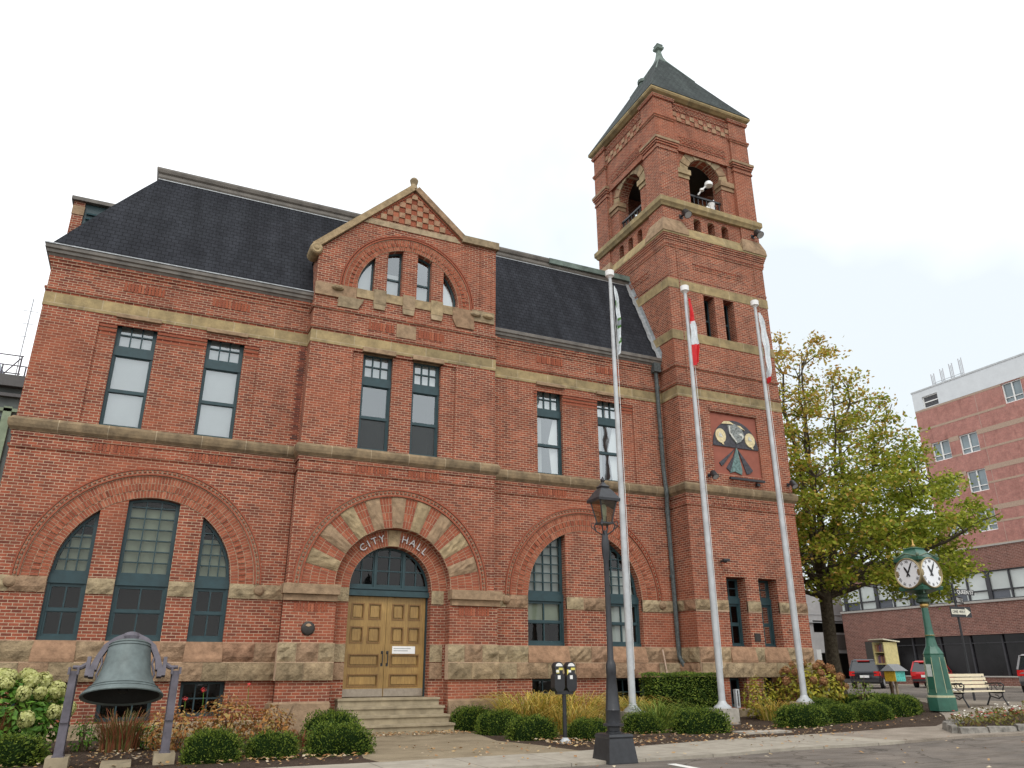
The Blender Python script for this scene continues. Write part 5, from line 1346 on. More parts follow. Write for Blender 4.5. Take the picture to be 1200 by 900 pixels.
# ---- corner flower bed
def flower_bed():
    P0 = [(17.55, 13.35), (18.7, 12.75), (20.5, 11.85), (23.0, 11.05), (24.4, 11.5), (25.3, 13.2), (22.5, 14.3), (19.6, 14.2), (18.2, 14.1)]
    terrain('flower_bed', P0, .09, M['mulch'], thick=.12)
    k = MB(); n = len(P0); rnd = random.Random(4)
    # low rough stone edging
    for i in range(n):
        a, b = Vector(P0[i]), Vector(P0[(i+1) % n]); L_ = (b-a).length; m_ = max(1, int(L_/.45))
        for j in range(m_):
            p, q = a+(b-a)*(j/m_), a+(b-a)*((j+.95)/m_); d = (q-p).normalized(); nn = Vector((d.y, -d.x))*.14; z = h(p.x)
            hz = rnd.uniform(.13, .19)
            k.add([(p.x, p.y, z-.02), (q.x, q.y, z-.02), (q.x+nn.x, q.y+nn.y, z-.02), (p.x+nn.x, p.y+nn.y, z-.02), (p.x, p.y, z+hz), (q.x, q.y, z+hz), (q.x+nn.x*.8, q.y+nn.y*.8, z+hz-.02), (p.x+nn.x*.8, p.y+nn.y*.8, z+hz-.02)],
                  [(0,3,2,1),(4,5,6,7),(0,1,5,4),(1,2,6,5),(2,3,7,6),(3,0,4,7)])
    o = k.build('stone_edging', plainm('rough_kerb_stone', (.22, .205, .18), .95, nscale=7, namp=.5, bdist=.02)); tag(o, 'low rough stone edging round the corner flower bed', 'edging')
    gx = MB(); gf = MB(); fw = MB(); fr_ = MB(); rnd = random.Random(6)
    def inside(x, y):
        c = False; j = n-1
        for i in range(n):
            if (P0[i][1] > y) != (P0[j][1] > y) and x < (P0[j][0]-P0[i][0])*(y-P0[i][1])/(P0[j][1]-P0[i][1])+P0[i][0]: c = not c
            j = i
        return c
    for i in range(5200):
        x, y = rnd.uniform(17.5, 25.3), rnd.uniform(11, 14.4)
        if not inside(x, y): continue
        z = h(x)+.1+rnd.uniform(0, .26)*(1+.2*sin(x*3)); s = rnd.uniform(.03, .06)
        d = Vector((rnd.uniform(-1, 1), rnd.uniform(-1, 1), rnd.uniform(.1, 1))).normalized(); a = d.orthogonal().normalized(); b = d.cross(a); q = Vector((x, y, z))
        gx.add([q-a*s, q-b*s*.5, q+a*s, q+b*s*.5], [(0, 1, 2, 3)])
        if rnd.random() < .12:
            red = (sin(x*2.1+y)+sin(y*4-x)) > .2; q.z = h(x)+.3+rnd.uniform(0, .12)
            t = fr_ if red else fw
            for k_ in range(6):
                a_ = k_*pi/3; r = .045; t.add([q, q+Vector((cos(a_)*r, sin(a_)*r, .012)), q+Vector((cos(a_+.7)*r*.8, sin(a_+.7)*r*.8, .02))], [(0, 1, 2)])
    tag(gx.build('bedding_plants', leaf_mat('bedding_leaf', [(.10, .12, .03), (.2, .2, .05), (.14, .08, .03), (.26, .22, .07)]), fix=False), 'low green and brown foliage filling the corner flower bed', 'bedding plants', kind='stuff')
    tag(fw.build('white_flowers', plainm('white_petal', (.75, .72, .62), .6), fix=False), 'small white and cream blossoms over the corner flower bed', 'flowers', kind='stuff')
    tag(fr_.build('red_flowers', plainm('dark_red_petal', (.42, .03, .025), .6), fix=False), 'small dark red blossoms over the corner flower bed', 'flowers', kind='stuff')
flower_bed()

# ---- the street tree
def street_tree():
    rnd = random.Random(21); bx, by = 27.2, 26.0; bz = h(bx)-.05
    e_ = empty('street_tree', (bx, by, bz)); tag(e_, 'tall street tree turning yellow green, standing behind the tower beside the parked cars', 'tree')
    k = MB(); limbs = []
    trunk = [(0, 0, 0), (.02, 0, .4), (-.02, .03, 1.6), (.0, .0, 2.9), (.03, 0, 3.9), (.05, 0, 4.6)]
    k.path(trunk, [.42, .32, .28, .26, .27, .28], 12)
    dirs = [(-.5, .1, 13.2), (.3, -.2, 12.6), (1.5, -1.2, 10.8), (-1.9, 1.0, 9.8), (2.9, .9, 9.2), (-.2, 2.6, 9.5), (-.8, -2.8, 9.6), (3.6, -2.6, 7.4), (-3.6, -1.0, 7.2), (2.2, 3.2, 7.4), (4.6, -1.0, 6.0), (.8, -4.2, 6.6), (-2.9, -3.2, 6.2), (3.4, -4.2, 5.8), (-3.9, 2.6, 6.0), (5.2, -2.6, 4.4), (5.0, 1.6, 4.6), (2.6, -5.2, 4.4), (-4.8, -2.2, 4.4), (1.2, 2.0, 10.5), (-1.2, -1.4, 10.2), (2.2, -2.2, 9.4)]
    for i, (dx, dy, L_) in enumerate(dirs):
        z0 = 4.25+rnd.uniform(0, 1.3)*(i/6 if i < 6 else 1.1); pts = []; n = 8
        topz = z0+L_*.93 if i < 7 or i > 18 else z0+L_*.55
        for j in range(n+1):
            t = j/n; sp = t**.8
            pts.append(Vector((dx*sp*1.25+rnd.uniform(-.16, .16)*t*2, dy*sp*1.25+rnd.uniform(-.16, .16)*t*2, z0-.4+(topz-z0)*t**1.05)))
        r0 = .17 if i < 3 else .095
        k.path(pts, [r0*(1-.9*(j/n))+.008 for j in range(n+1)], 7); limbs.append(pts)
    cl = []
    def env(p):
        # crown outline
        z = p.z
        if z < 3.9 or z > 18.1: return -1
        if z < 6.4 and math.hypot(p.x, p.y) < 3.2: return -1
        if z < 7: r = 5.1+ (z-3.9)*.55
        elif z < 9.5: r = 7.0-(z-7)*.5
        else: r = 5.6*(1-((z-9.5)/8.8)**1.15)
        return 1-math.hypot(p.x, p.y)/max(r, .6)
    tries = 0
    while len(cl) < 400 and tries < 20000:
        tries += 1
        p = Vector((rnd.uniform(-7.2, 7.2), rnd.uniform(-7.2, 7.2), rnd.uniform(4.2, 18.1)))
        e = env(p)
        if e < 0 or (e > .6 and rnd.random() < .75): continue
        if p.z > 11 and rnd.random() < .25: continue
        if any((p-q).length < .68 for q in cl): continue
        cl.append(p)
    lg = MB(); lyel = MB()
    for p in cl:
        best = min((l[a_].lerp(l[a_+1], b_) for l in limbs for a_ in range(2, len(l)-1) for b_ in (0, .5)), key=lambda q: (q-p).length+max(0, q.z-p.z+.2)*1.6)
        mid = best.lerp(p, .55)+Vector((rnd.uniform(-.2, .2), rnd.uniform(-.2, .2), rnd.uniform(-.1, .25)))
        k.path([best, mid, p], [.035, .02, .007], 5)
        # yellow at the top left, denser green low right
        yel = .15+max(0, (p.z-8.5))*.10-(p.x*.9-p.y*.3)*.05
        n = int(170*(1.35 if p.z < 9 else (1.0 if p.x > .5 else .55)))
        if p.z > 12.5: n = int(n*.85)
        rad = rnd.uniform(.5, .85)
        for j in range(n):
            d = Vector((rnd.gauss(0, .5), rnd.gauss(0, .5), rnd.gauss(0, .28)))*rad; d.z -= .12*(d.x*d.x+d.y*d.y)
            q = p+d; s = rnd.uniform(.06, .115)
            nn = Vector((rnd.uniform(-.8, .8), rnd.uniform(-.8, .8), rnd.uniform(.2, 1))).normalized(); a = nn.orthogonal().normalized(); a = Matrix.Rotation(rnd.uniform(0, 6.3), 3, nn) @ a; b = nn.cross(a)
            (lyel if rnd.random() < yel else lg).add([q-a*s, q-b*s*.62, q+a*s, q+b*s*.62], [(0, 1, 2, 3)])
    k.build('trunk', M['bark'], e_, smooth=True, inv=False)
    c = lg.build('crown', M['tree_green'], e_, fix=False, inv=False); lyel.build('yellow_leaves', M['tree_yellow'], c, fix=False, inv=False)
street_tree()

# ================================================================== STREET FURNITURE
# ---- bell on its stand
BL = empty('display_bell', (-.165, 15.95, 0)); tag(BL, 'large grey green bell in a steel yoke on two posts left of the steps', 'bell')
def tilt(mb, a=14):
    R_ = Matrix.Rotation(radians(-a), 4, 'X'); mb.v = [tuple(Vector((0, 0, 1.56))+(R_ @ (Vector(q)-Vector((0, 0, 1.56))))) for q in mb.v]
k = MB(); k.lathe([(0, 2.0), (.26, 1.99), (.33, 1.95), (.345, 1.9), (.355, 1.82), (.37, 1.7), (.385, 1.58), (.41, 1.46), (.45, 1.34), (.51, 1.24), (.585, 1.16), (.645, 1.10), (.665, 1.065), (.655, 1.05), (.60, 1.08), (.50, 1.2), (.40, 1.4), (.33, 1.7), (.3, 1.85), (0, 1.88)], (0, 0, 0), 48, cap=False)
for z, r in ((1.93, .345), (1.88, .356), (1.15, .60), (1.2, .555)): k.lathe([(r-.01, z-.008), (r+.006, z), (r-.01, z+.008)], (0, 0, 0), 48, cap=False)
tilt(k); k.build('bell_body', M['bell'], BL, smooth=True)
k = MB(); k.lathe([(0, 1.86), (.29, 1.84), (.322, 1.7), (.39, 1.4), (.49, 1.2), (.59, 1.083), (.60, 1.075)], (0, 0, 0), 40, cap=False); k.path([(0, 0, 1.85), (0, 0, 1.2)], .02, 6); k.lathe([(0, -.08), (.08, -.04), (.09, 0), (.07, .06), (0, .1)], (0, 0, 1.18), 12); tilt(k); k.build('bell_mouth', M['bell_in'], BL, smooth=True)
yk = MB()
FB = FY(0)
prof_o = [(-.60, 1.5), (-.52, 1.72), (-.42, 1.93), (-.28, 2.05), (-.12, 2.13), (.12, 2.13), (.28, 2.05), (.42, 1.93), (.52, 1.72), (.60, 1.5)]
prof_i = [(.47, 1.5), (.44, 1.68), (.36, 1.84), (.25, 1.95), (.1, 2.02), (-.1, 2.02), (-.25, 1.95), (-.36, 1.84), (-.44, 1.68), (-.47, 1.5)]
yk.slab(FB, prof_o[::-1][::-1]+prof_i, [], -.07, .07)
yk.lathe([(.13, 0), (.15, .06), (.13, .12), (.05, .15)], (0, 0, 2.02), 14)
for s in (-1, 1):
    x0, x1 = sorted((s*.58, s*.64)); yk.box(x0, x1, -.08, .08, 1.4, 1.72)
    x0, x1 = sorted((s*.50, s*.58)); yk.box(x0, x1, -.08, .08, 1.38, 1.52)
    yk.path([(s*.6, 0, 1.62), (s*.72, 0, 1.55), (s*.84, 0, 1.56)], [.05, .04, .03], 8)
    yk.path([(s*.44, -.04, 1.8), (s*.40, -.05, 1.6), (s*.46, -.05, 1.42), (s*.42, -.04, 1.3)], .02, 6)
tilt(yk); yk.build('yoke', M['yoke'], BL)
for s in (-1, 1):
    k = MB(); k.add([(s*.815-.07, -.10, .17), (s*.815+.07, -.10, .17), (s*.815+.055, -.05, 1.5), (s*.815-.055, -.05, 1.5), (s*.815-.07, -.04, .17), (s*.815+.07, -.04, .17), (s*.815+.055, 0, 1.5), (s*.815-.055, 0, 1.5)], [(0,1,2,3),(7,6,5,4),(0,4,5,1),(1,5,6,2),(2,6,7,3),(3,7,4,0)])
    k.box(s*.815-.012, s*.815+.012, -.04, .14, .17, 1.44); k.box(s*.815-.07, s*.815+.07, .14, .2, .17, 1.44)
    k.box(s*.815-.06, s*.815+.06, -.12, -.03, .68, .70)
    k.box(s*.815-.085, s*.815-.05, -.1, .1, 1.44, 1.56); k.box(s*.815+.05, s*.815+.085, -.1, .1, 1.44, 1.56); k.box(s*.815-.09, s*.815+.09, -.14, .22, .155, .18)
    k.build('post', M['yoke'], BL)
    k = MB(); k.box(s*.815-.17, s*.815+.17, -.22, .36, -.05, .16); k.build('stone_footing', M['steps'], BL)
o = MB(); o.box(-.32, .14, 15.9-.35, 15.9+.35, .0, .06); o = o.build('stone_slab', M['steps'])
for v_ in o.data.vertices: v_.co.y += -.12
tag(o, 'small flat stone marker in the mulch below the bell', 'stone')

# ---- flag poles
def flagpole(x, y, top, label):
    e_ = empty('flagpole', (x, y, h(x))); tag(e_, label, 'flagpole', 'white flagpoles in front of the city hall'); z0 = .42-h(x)*.3
    k = MB(); k.lathe([(.10, z0), (.10, 3.0), (.088, 6.5), (.07, 10), (.052, top-.2)], (0, 0, 0), 16)
    for z in (6.9,): k.lathe([(.092, z), (.092, z+.02)], (0, 0, 0), 16)
    k.build('shaft', M['pole'], e_, smooth=True)
    k = MB(); k.lathe([(.26, z0), (.25, z0+.04), (.14, z0+.12), (.1, z0+.2)], (0, 0, 0), 18); k.build('base_flange', M['pole'], e_, smooth=True)
    k = MB(); k.lathe([(.06, top-.28), (.1, top-.22), (.145, top-.2), (.15, top-.02), (.12, top), (0, top+.01)], (0, 0, 0), 20); k.build('truck_cap', M['white'], e_, smooth=True)
    k = MB(); k.box(-.32, .32, -.32, .32, -.1, z0); k.build('concrete_footing', M['concrete'], e_)
    k = MB(); k.path([(.11, -.03, 1.5), (.10, -.06, 6), (.12, -.03, 11), (.06, 0, top-.3)], .008, 4); k.build('halyard', M['white'], e_)
    return e_
flagpole(12.52, 19.3, 14.06, 'tall white flagpole left of the three, beside the street lamp')
flagpole(15.68, 19.4, 14.2, 'tall white flagpole in the middle, in front of the tower corner')
flagpole(19.14, 19.7, 14.33, 'tall white flagpole right of the three, nearest the tree')
def flag(x, y, ztop, zbot, wid, cols, label, seed, side=1):
    """limp folded cloth hanging beside the pole; cols = [(t_end, material)] down the length"""
    rnd = random.Random(seed); nz, nx = 26, 9; mb = MB(); v = []; f = []
    for j in range(nz+1):
        t = j/nz; wd = wid*(.3+.75*math.sin(pi*min(1, t*.85+.03))**.8)*(1-.3*max(0, t-.8)/.2)
        for i in range(nx+1):
            s = i/nx
            v.append((side*(.07+wd*s), -.02+.07*sin(s*9+t*3+seed)*(.4+t)+.02*sin(t*20+i), ztop+(zbot-ztop)*t-.12*s*(1-t)-.05*sin(s*5)*t))
    K = nx+1
    for j in range(nz):
        for i in range(nx):
            f.append((j*K+i, j*K+i+1, (j+1)*K+i+1, (j+1)*K+i))
    mb.add([(a, b, c) for a, b, c in v], f)
    mb.m = [(cols(j/nz, i/nx) if callable(cols) else 0) for j in range(nz) for i in range(nx)]
    return mb, x, y
FM = [plainm('white_flag_cloth', (.66, .70, .72), .8), plainm('red_flag_cloth', (.62, .02, .025), .7), plainm('green_flag_cloth', (.08, .2, .04), .8), plainm('grey_flag_cloth', (.3, .32, .36), .8)]
def make_flag(x, y, zt, zb, w, fn, label, seed, side=1):
    mb, _, _ = flag(0, 0, zt, zb, w, fn, label, seed, side); o = mb.build('flag', FM, None, fix=False, smooth=True); o.location = (x, y, 0)
    tag(o, label, 'flag')
make_flag(12.55, 19.25, 13.5, 11.05, .19, lambda t, s: 2 if (.2 < t < .28 and s < .4) or (.44 < t < .5 and s > .3+2*(t-.44)) or (.54 < t < .6) or (.70 < t < .82 and s > .9-5*(t-.7)) else (3 if .49 < t < .55 and s > .4 else 0), 'limp white flag with green patches on the left flagpole', 3)
make_flag(15.63, 19.3, 13.75, 11.2, .26, lambda t, s: 1 if t < .36-.1*s else (0 if t < .68 else 1), 'limp red and white flag on the middle flagpole', 5)
make_flag(19.12, 19.6, 14.0, 11.2, .25, lambda t, s: 0 if t < .9 else 1, 'limp white flag with a red foot on the right flagpole', 8)

# ---- street lamp
LP = empty('street_lamp', (7.97, 12.95, -.05)); tag(LP, 'black cast iron street lamp with a four sided lantern at the kerb', 'street lamp')
k = MB(); s2 = sqrt(2)
k.lathe([(.30*s2, -.1), (.295*s2, .02), (.245*s2, .40), (.255*s2, .43), (.235*s2, .47), (.18*s2, .48)], (0, 0, 0), 4, pi/4); k.build('plinth_box', M['lampblack'], LP)
k = MB(); k.lathe([(.14, .47), (.14, .5), (.115, .52), (.115, .58), (.19, .60), (.19, .63), (.135, .65), (.132, .84), (.14, .86), (.13, .88), (.088, 1.46), (.094, 1.48), (.094, 1.62), (.085, 1.66), (.058, 1.72), (.052, 2.6), (.048, 3.4), (.055, 3.55), (.072, 3.66), (.078, 3.86), (.062, 3.98), (.045, 4.1), (0, 4.12)], (0, 0, 0), 20); k.build('column', M['lampblack'], LP, smooth=True)
k = MB()
for a in range(4):
    t = a*pi/2+pi/4; c, s = cos(t), sin(t)
    k.path([(c*.04, s*.04, 4.02), (c*.17, s*.17, 4.1), (c*.21, s*.21, 4.2), (c*.15, s*.15, 4.3)], .014, 6)
    k.path([(c*.19, s*.19, 4.12), (c*.27, s*.27, 4.2), (c*.25, s*.25, 4.28), (c*.2, s*.2, 4.25)], .01, 5)
k.build('bracket', M['lampblack'], LP)
LZ0, LZ1, la, lb = 4.26, 4.70, .105, .19
k = MB()
def lant(r, z, a): t = a*pi/2+pi/4; return (cos(t)*r*s2, sin(t)*r*s2, z)
for a in range(4): k.path([lant(la, LZ0, a), lant(lb, LZ1, a)], .014, 5)
k.lathe([((la+.02)*s2, LZ0-.03), ((la+.02)*s2, LZ0), (0, LZ0)], (0, 0, 0), 4, pi/4); k.build('lantern_frame', M['lampblack'], LP)
for a in range(4):
    g = MB(); g.add([lant(la, LZ0+.01, a), lant(la, LZ0+.01, a+1), lant(lb-.01, LZ1, a+1), lant(lb-.01, LZ1, a)], [(0, 1, 2, 3)]); g.build('lantern_pane', glass_mat('lantern_glass', (.75, .72, .6), .08) if a == 0 else bpy.data.materials['lantern_glass'], LP, fix=False)
k = MB(); k.lathe([((lb+.05)*s2, LZ1-.03), ((lb+.055)*s2, LZ1+.02), (.13*s2, LZ1+.2), (.085*s2, LZ1+.25), (.10*s2, LZ1+.28), (.05*s2, LZ1+.33), (.03, LZ1+.38), (.05, LZ1+.41), (.0, LZ1+.5)], (0, 0, 0), 4, pi/4); k.build('lantern_roof', M['lampblack'], LP)
k = MB(); k.lathe([(.03, LZ0), (.03, LZ0+.12), (.05, LZ0+.14), (.055, LZ0+.3), (.03, LZ0+.36), (0, LZ0+.38)], (0, 0, 0), 12); k.build('bulb', plainm('frosted_bulb', (.6, .68, .6), .4), LP, smooth=True)

# ---- parking meter
PMt = empty('parking_meter', (8.78, 16.3, 0)); tag(PMt, 'black double headed parking meter with yellow stickers right of the path', 'parking meter')
k = MB(); k.lathe([(.045, 0), (.045, 1.0)], (0, 0, 0), 12); k.build('post', M['black'], PMt, smooth=True)
k = MB(); k.lathe([(.13, -.02), (.12, .03), (.07, .08), (.05, .1)], (0, 0, 0), 14); k.build('base_collar', M['pole'], PMt, smooth=True)
k = MB(); k.box(-.2, .2, -.06, .06, .98, 1.06); k.build('yoke_bar', M['black'], PMt)
for s in (-1, 1):
    b = MB(); F0 = FY(-.0); cx = s*.155
    b.slab(F0, [(cx-.075, 1.04), (cx+.075, 1.04), (cx+.125, 1.12), (cx+.125, 1.36), (cx+.085, 1.42), (cx-.085, 1.42), (cx-.125, 1.36), (cx-.125, 1.12)], [], -.1, .1)
    b.slab(F0, [(cx-.085, 1.42), (cx+.085, 1.42), (cx+.10, 1.52)]+[(cx+.115*cos(t*pi/10), 1.55+.115*sin(t*pi/10)) for t in range(11)]+[(cx-.10, 1.52)], [], -.08, .08)
    hd = b.build('meter_head', M['black'], PMt)
    b = MB(); b.slab(F0, [(cx+.085*cos(t*pi/10), 1.57+.07*sin(t*pi/10)) for t in range(11)], [], .08, .086); b.build('meter_window', M['white'], hd, inv=False)
    b = MB(); b.fbox(F0, cx-.01, cx+.09, 1.49, 1.54, .08, .085); b.fbox(F0, cx-.07+(0 if s < 0 else -.04), cx-.0+(0 if s < 0 else -.06), 1.38, 1.5, .08, .086); b.build('sticker', plainm('yellow_sticker', (.7, .6, .12), .6), hd, inv=False)
    b = MB(); b.fbox(F0, cx-.08, cx-.01, 1.44, 1.49, .087, .09); b.fbox(F0, cx-.05, cx+.02, 1.3, 1.38, .1, .105); b.build('label_plate', M['white'], hd, inv=False)

# ---- clock
CK = empty('street_clock', (22.0, 17.1, h(21.9)+.02)); tag(CK, 'green cast iron street clock with white roman dials on an octagonal post', 'clock')
k = MB(); r8 = pi/8
k.lathe([(.40, 0), (.40, .36), (.37, .41)], (0, 0, 0), 8, r8); k.build('base_block', M['green'], CK)
k = MB(); k.lathe([(.365, .41), (.355, .46), (.285, 1.56), (.295, 1.60), (.23, 1.72), (.17, 1.82)], (0, 0, 0), 8, r8); cb = k.build('pedestal', M['green'], CK)
k = MB(); k.lathe([(.395, .37), (.395, .41), (.37, .425)], (0, 0, 0), 8, r8)
for i in range(8):
    a = r8+i*pi/4; k.path([(cos(a)*.353, sin(a)*.353, .5), (cos(a)*.292, sin(a)*.292, 1.5)], .008, 5)
k.build('gilt_edging', plainm('pale_gilt', (.42, .42, .26), .5), CK)
k = MB()
for i in (0, 6, 4, 2):
    a = i*pi/4-pi/2
    for t0, r_, hh_ in ((0, 0, 0),):
        pts = [(-.09, .6), (.09, .6), (.075, 1.3), (.05, 1.42), (0, 1.47), (-.05, 1.42), (-.075, 1.3)]
        q = []
        for u, z in pts:
            rr = (.353-(z-.5)*.0636)*cos(r8)+.006; q.append((cos(a)*rr-sin(a)*u, sin(a)*rr+cos(a)*u, z))
        k.add(q, [tuple(range(len(q)))])
k.build('pedestal_panel', plainm('darker_green_enamel', (.012, .085, .055), .4), CK, fix=False)
k = MB(); rr = (.353-(1.1-.5)*.0636)*cos(r8)+.012
k.box(-rr-.01, -rr+.005, -.08, .08, .95, 1.3); k.build('notice_plate', plainm('grey_plate', (.5, .55, .52), .5), CK)
k = MB(); k.lathe([(.19, 1.74), (.16, 1.86), (.135, 2.02), (.13, 2.1), (.15, 2.13), (.13, 2.17), (.115, 2.3), (.095, 2.95), (.12, 2.98)], (0, 0, 0), 20); k.build('column', M['green'], CK, smooth=True)
k = MB(); k.lathe([(.10, 2.95), (.13, 3.0), (.13, 3.03), (.1, 3.08)], (0, 0, 0), 20); k.lathe([(.135, 2.12), (.155, 2.13), (.135, 2.15)], (0, 0, 0), 20); k.build('gilt_collar', M['gold'], CK, smooth=True)
k = MB(); k.lathe([(.1, 3.06), (.22, 3.12), (.2, 3.2), (.15, 3.26), (.16, 3.34), (.34, 3.42), (.5, 3.46)], (0, 0, 0), 12)
for i in range(4):
    a = i*pi/2+pi/4; k.lathe([(0, -.08), (.03, -.05), (.02, 0), (.02, .06)], (cos(a)*.5, sin(a)*.5, 3.4), 8)
k.build('head_bracket', plainm('dark_olive_enamel', (.03, .07, .045), .4, nscale=9, namp=.5), CK)
HZ = 3.97
k = MB(); k.lathe([(.42*s2, 3.46), (.45*s2, 3.56), (.36*s2, 3.62), (.36*s2, 4.32), (.45*s2, 4.36), (.47*s2, 4.44), (.36*s2, 4.52), (.24*s2, 4.66), (.2*s2, 4.72), (.22*s2, 4.76), (.06, 4.82)], (0, 0, 0), 4, pi/4)
k.build('clock_case', M['green'], CK)
k = MB()
for i in range(4):
    a = i*pi/2; k.path([(cos(a)*.44-sin(a)*.4, sin(a)*.44+cos(a)*.4, 4.46), (cos(a)*.44, sin(a)*.44, 4.58), (cos(a)*.44+sin(a)*.4, sin(a)*.44-cos(a)*.4, 4.46)], .028, 6)
    a += pi/4; k.lathe([(.03, 0), (.05, .04), (.05, .08), (0, .13)], (cos(a)*.6, sin(a)*.6, 4.46), 8)
k.build('cresting', M['green_light'], CK)
k = MB(); k.lathe([(.05, 4.8), (.07, 4.86), (.03, 4.9), (.02, 5.0), (0, 5.1)], (0, 0, 0), 10); k.build('gilt_finial', M['gold'], CK, smooth=True)
def dial(nx, ny):
    fr = Fr((nx*.46, ny*.46, HZ), (-ny, nx, 0), (nx, ny, 0)); R = .44
    b = MB(); circ = [(R*cos(t*2*pi/40), R*sin(t*2*pi/40)) for t in range(40)]; b.slab(fr, circ, [], -.12, .0); d = b.build('dial', M['dial'], CK)
    b = MB(); v = []; f = []
    for i in range(40):
        t = 2*pi*i/40
        for r_, w_ in ((R-.005, -.12), (R+.03, -.12), (R+.035, .02), (R+.01, .04), (R-.012, .02)): v.append(fr.p(r_*cos(t), r_*sin(t), w_))
    for i in range(40):
        for j in range(5): f.append((i*5+j, ((i+1) % 40)*5+j, ((i+1) % 40)*5+(j+1) % 5, i*5+(j+1) % 5))
    b.add(v, f); b.build('dial_rim', plainm('bronze_gilt_rim', (.30, .24, .13), .45, .4), d, inv=False, smooth=True)
    b = MB()
    m4 = Matrix(((fr.U.x, 0, fr.N.x, 0), (fr.U.y, 0, fr.N.y, 0), (0, 1, 0, 0), (0, 0, 0, 1)))
    for i, s_ in enumerate(('XII', 'I', 'II', 'III', 'IIII', 'V', 'VI', 'VII', 'VIII', 'IX', 'X', 'XI')):
        a = radians(90-30*i); p = Vector(fr.p(.35*cos(a), .35*sin(a), .004)); put_text(b, s_, .12, .006, Matrix.Translation(p) @ m4 @ Matrix.Rotation(a-pi/2, 4, 'Z'), .8)
    b.build('numerals', M['black'], d, inv=False)
    for nm, hour, L_, wd in (('hour_hand', 11.08*30, .25, .032), ('minute_hand', 5*6, .37, .022)):
        b = MB(); a = radians(90-hour); c, s = cos(a), sin(a)
        pts = [(-.11, -wd*.8), (L_*.7, -wd), (L_, 0), (L_*.7, wd), (-.11, wd*.8)]
        b.slab(fr, [(x*c-y*s, x*s+y*c) for x, y in pts], [], .008, .016 if nm[0] == 'h' else .022); b.build(nm, M['black'], d, inv=False)
for n_ in ((-1, 0), (0, -1), (1, 0), (0, 1)): dial(*n_)

# ---- bench
BN = empty('park_bench', (23.95, 17.3, h(23.95))); tag(BN, 'cream slatted bench with black scrolled iron ends beside the green clock', 'bench')
for i in range(4):
    k = MB(); y = -.2+i*.125; k.box(-1.02, 1.02, y, y+.1, .43, .465); k.build('seat_slat', M['cream'], BN, bevel=0)
for i in range(4):
    k = MB(); z = .54+i*.11; k.box(-1.02, 1.02, .30+i*.035, .33+i*.035, z, z+.085); k.build('back_slat', M['cream'], BN)
for s in (-1, 1):
    k = MB(); x = s*.92
    k.path([(x, -.3, 0), (x, -.26, .08), (x, -.17, .25), (x, -.16, .41)], [.03, .024, .022, .026], 6); k.path([(x, .42, 0), (x, .34, .14), (x, .26, .28), (x, .27, .42), (x, .36, .68), (x, .44, .96)], [.03, .024, .024, .026, .022, .02], 6)
    k.path([(x, -.22, .41), (x, .02, .39), (x, .28, .41)], .024, 6)
    k.path([(x, -.16, .41), (x, -.22, .52), (x, -.26, .62), (x, -.18, .69), (x, -.1, .66), (x, -.12, .59), (x, -.18, .6)], .022, 6); k.path([(x, -.2, .67), (x, 0, .68), (x, .2, .66), (x, .34, .68)], .022, 6)
    k.path([(x, -.1, .42), (x, 0, .5), (x, .08, .62), (x, .0, .64), (x, -.02, .56)], .015, 5); k.path([(x, .22, .43), (x, .14, .52), (x, .16, .62), (x, .24, .6)], .015, 5)
    k.path([(x, -.15, .3), (x, -.02, .22), (x, .12, .26), (x, .26, .3)], .018, 5); k.path([(x, -.05, .24), (x, .0, .32), (x, .08, .33)], .014, 5)
    k.build('iron_end', M['black'], BN)

# ---- little library and painted box
LB = empty('little_library', (24.8, 21.2, h(24.8)+.06)); LB.scale = (.84, .84, .96); tag(LB, 'small cream book exchange box on a post with books on its shelves, beyond the shrubs', 'book box')
k = MB(); k.box(-.05, .05, -.05, .05, 0, 1.3); k.build('post', M['twig'], LB)
k = MB(); k.box(-.42, .38, -.3, .3, 1.22, 1.27); k.box(.33, .38, -.3, .3, 1.27, 2.02); k.box(-.42, .33, .25, .3, 1.27, 2.02); k.box(-.42, .33, -.3, -.25, 1.27, 2.02)
k.box(-.4, .33, -.25, .25, 1.64, 1.67)
k.build('cabinet', plainm('cream_yellow_cabinet', (.56, .48, .22), .7), LB)
k = MB(); k.add([(-.52, -.4, 2.1), (.48, -.4, 2.02), (.48, .4, 2.02), (-.52, .4, 2.1), (-.52, -.4, 2.14), (.48, -.4, 2.06), (.48, .4, 2.06), (-.52, .4, 2.14)], [(0,3,2,1),(4,5,6,7),(0,1,5,4),(1,2,6,5),(2,3,7,6),(3,0,4,7)]); k.build('cabinet_roof', plainm('cream_trim', (.66, .62, .48), .7), LB)
rnd = random.Random(3); 
k = MB()
for sh in (1.27, 1.67):
    x = -.23
    while x < .2:
        w_ = rnd.uniform(.02, .05); k.box(-.34, -.12, x, x+w_-.004, sh, sh+rnd.uniform(.2, .3)); x += w_
k.build('books', island_mat('book_spines', [(.3, .08, .04), (.12, .1, .2), (.5, .4, .2), (.2, .12, .06), (.4, .15, .1)], .7, namp=0, bdist=0), LB)['kind'] = 'stuff'
PB = empty('painted_box', (24.35, 20.6, h(24.4)+.06)); PB.scale = (.82, .82, .92); tag(PB, 'little painted yellow and teal box under a grey roof below the book box', 'box')
k = MB(); k.box(-.04, .04, -.04, .04, 0, .7); k.build('post', wood_mat('weathered_post', (.25, .19, .12), (.4, .32, .22)), PB)
k = MB(); k.box(-.30, -.27, -.27, .27, .68, 1.05); k.build('yellow_panel', plainm('yellow_panel_paint', (.62, .40, .03), .6, nscale=20, namp=.4), PB)
k = MB(); k.box(-.268, .30, -.27, .27, .68, 1.05); k.build('teal_panel', plainm('teal_panel_paint', (.08, .42, .36), .6, nscale=20, namp=.5), PB)
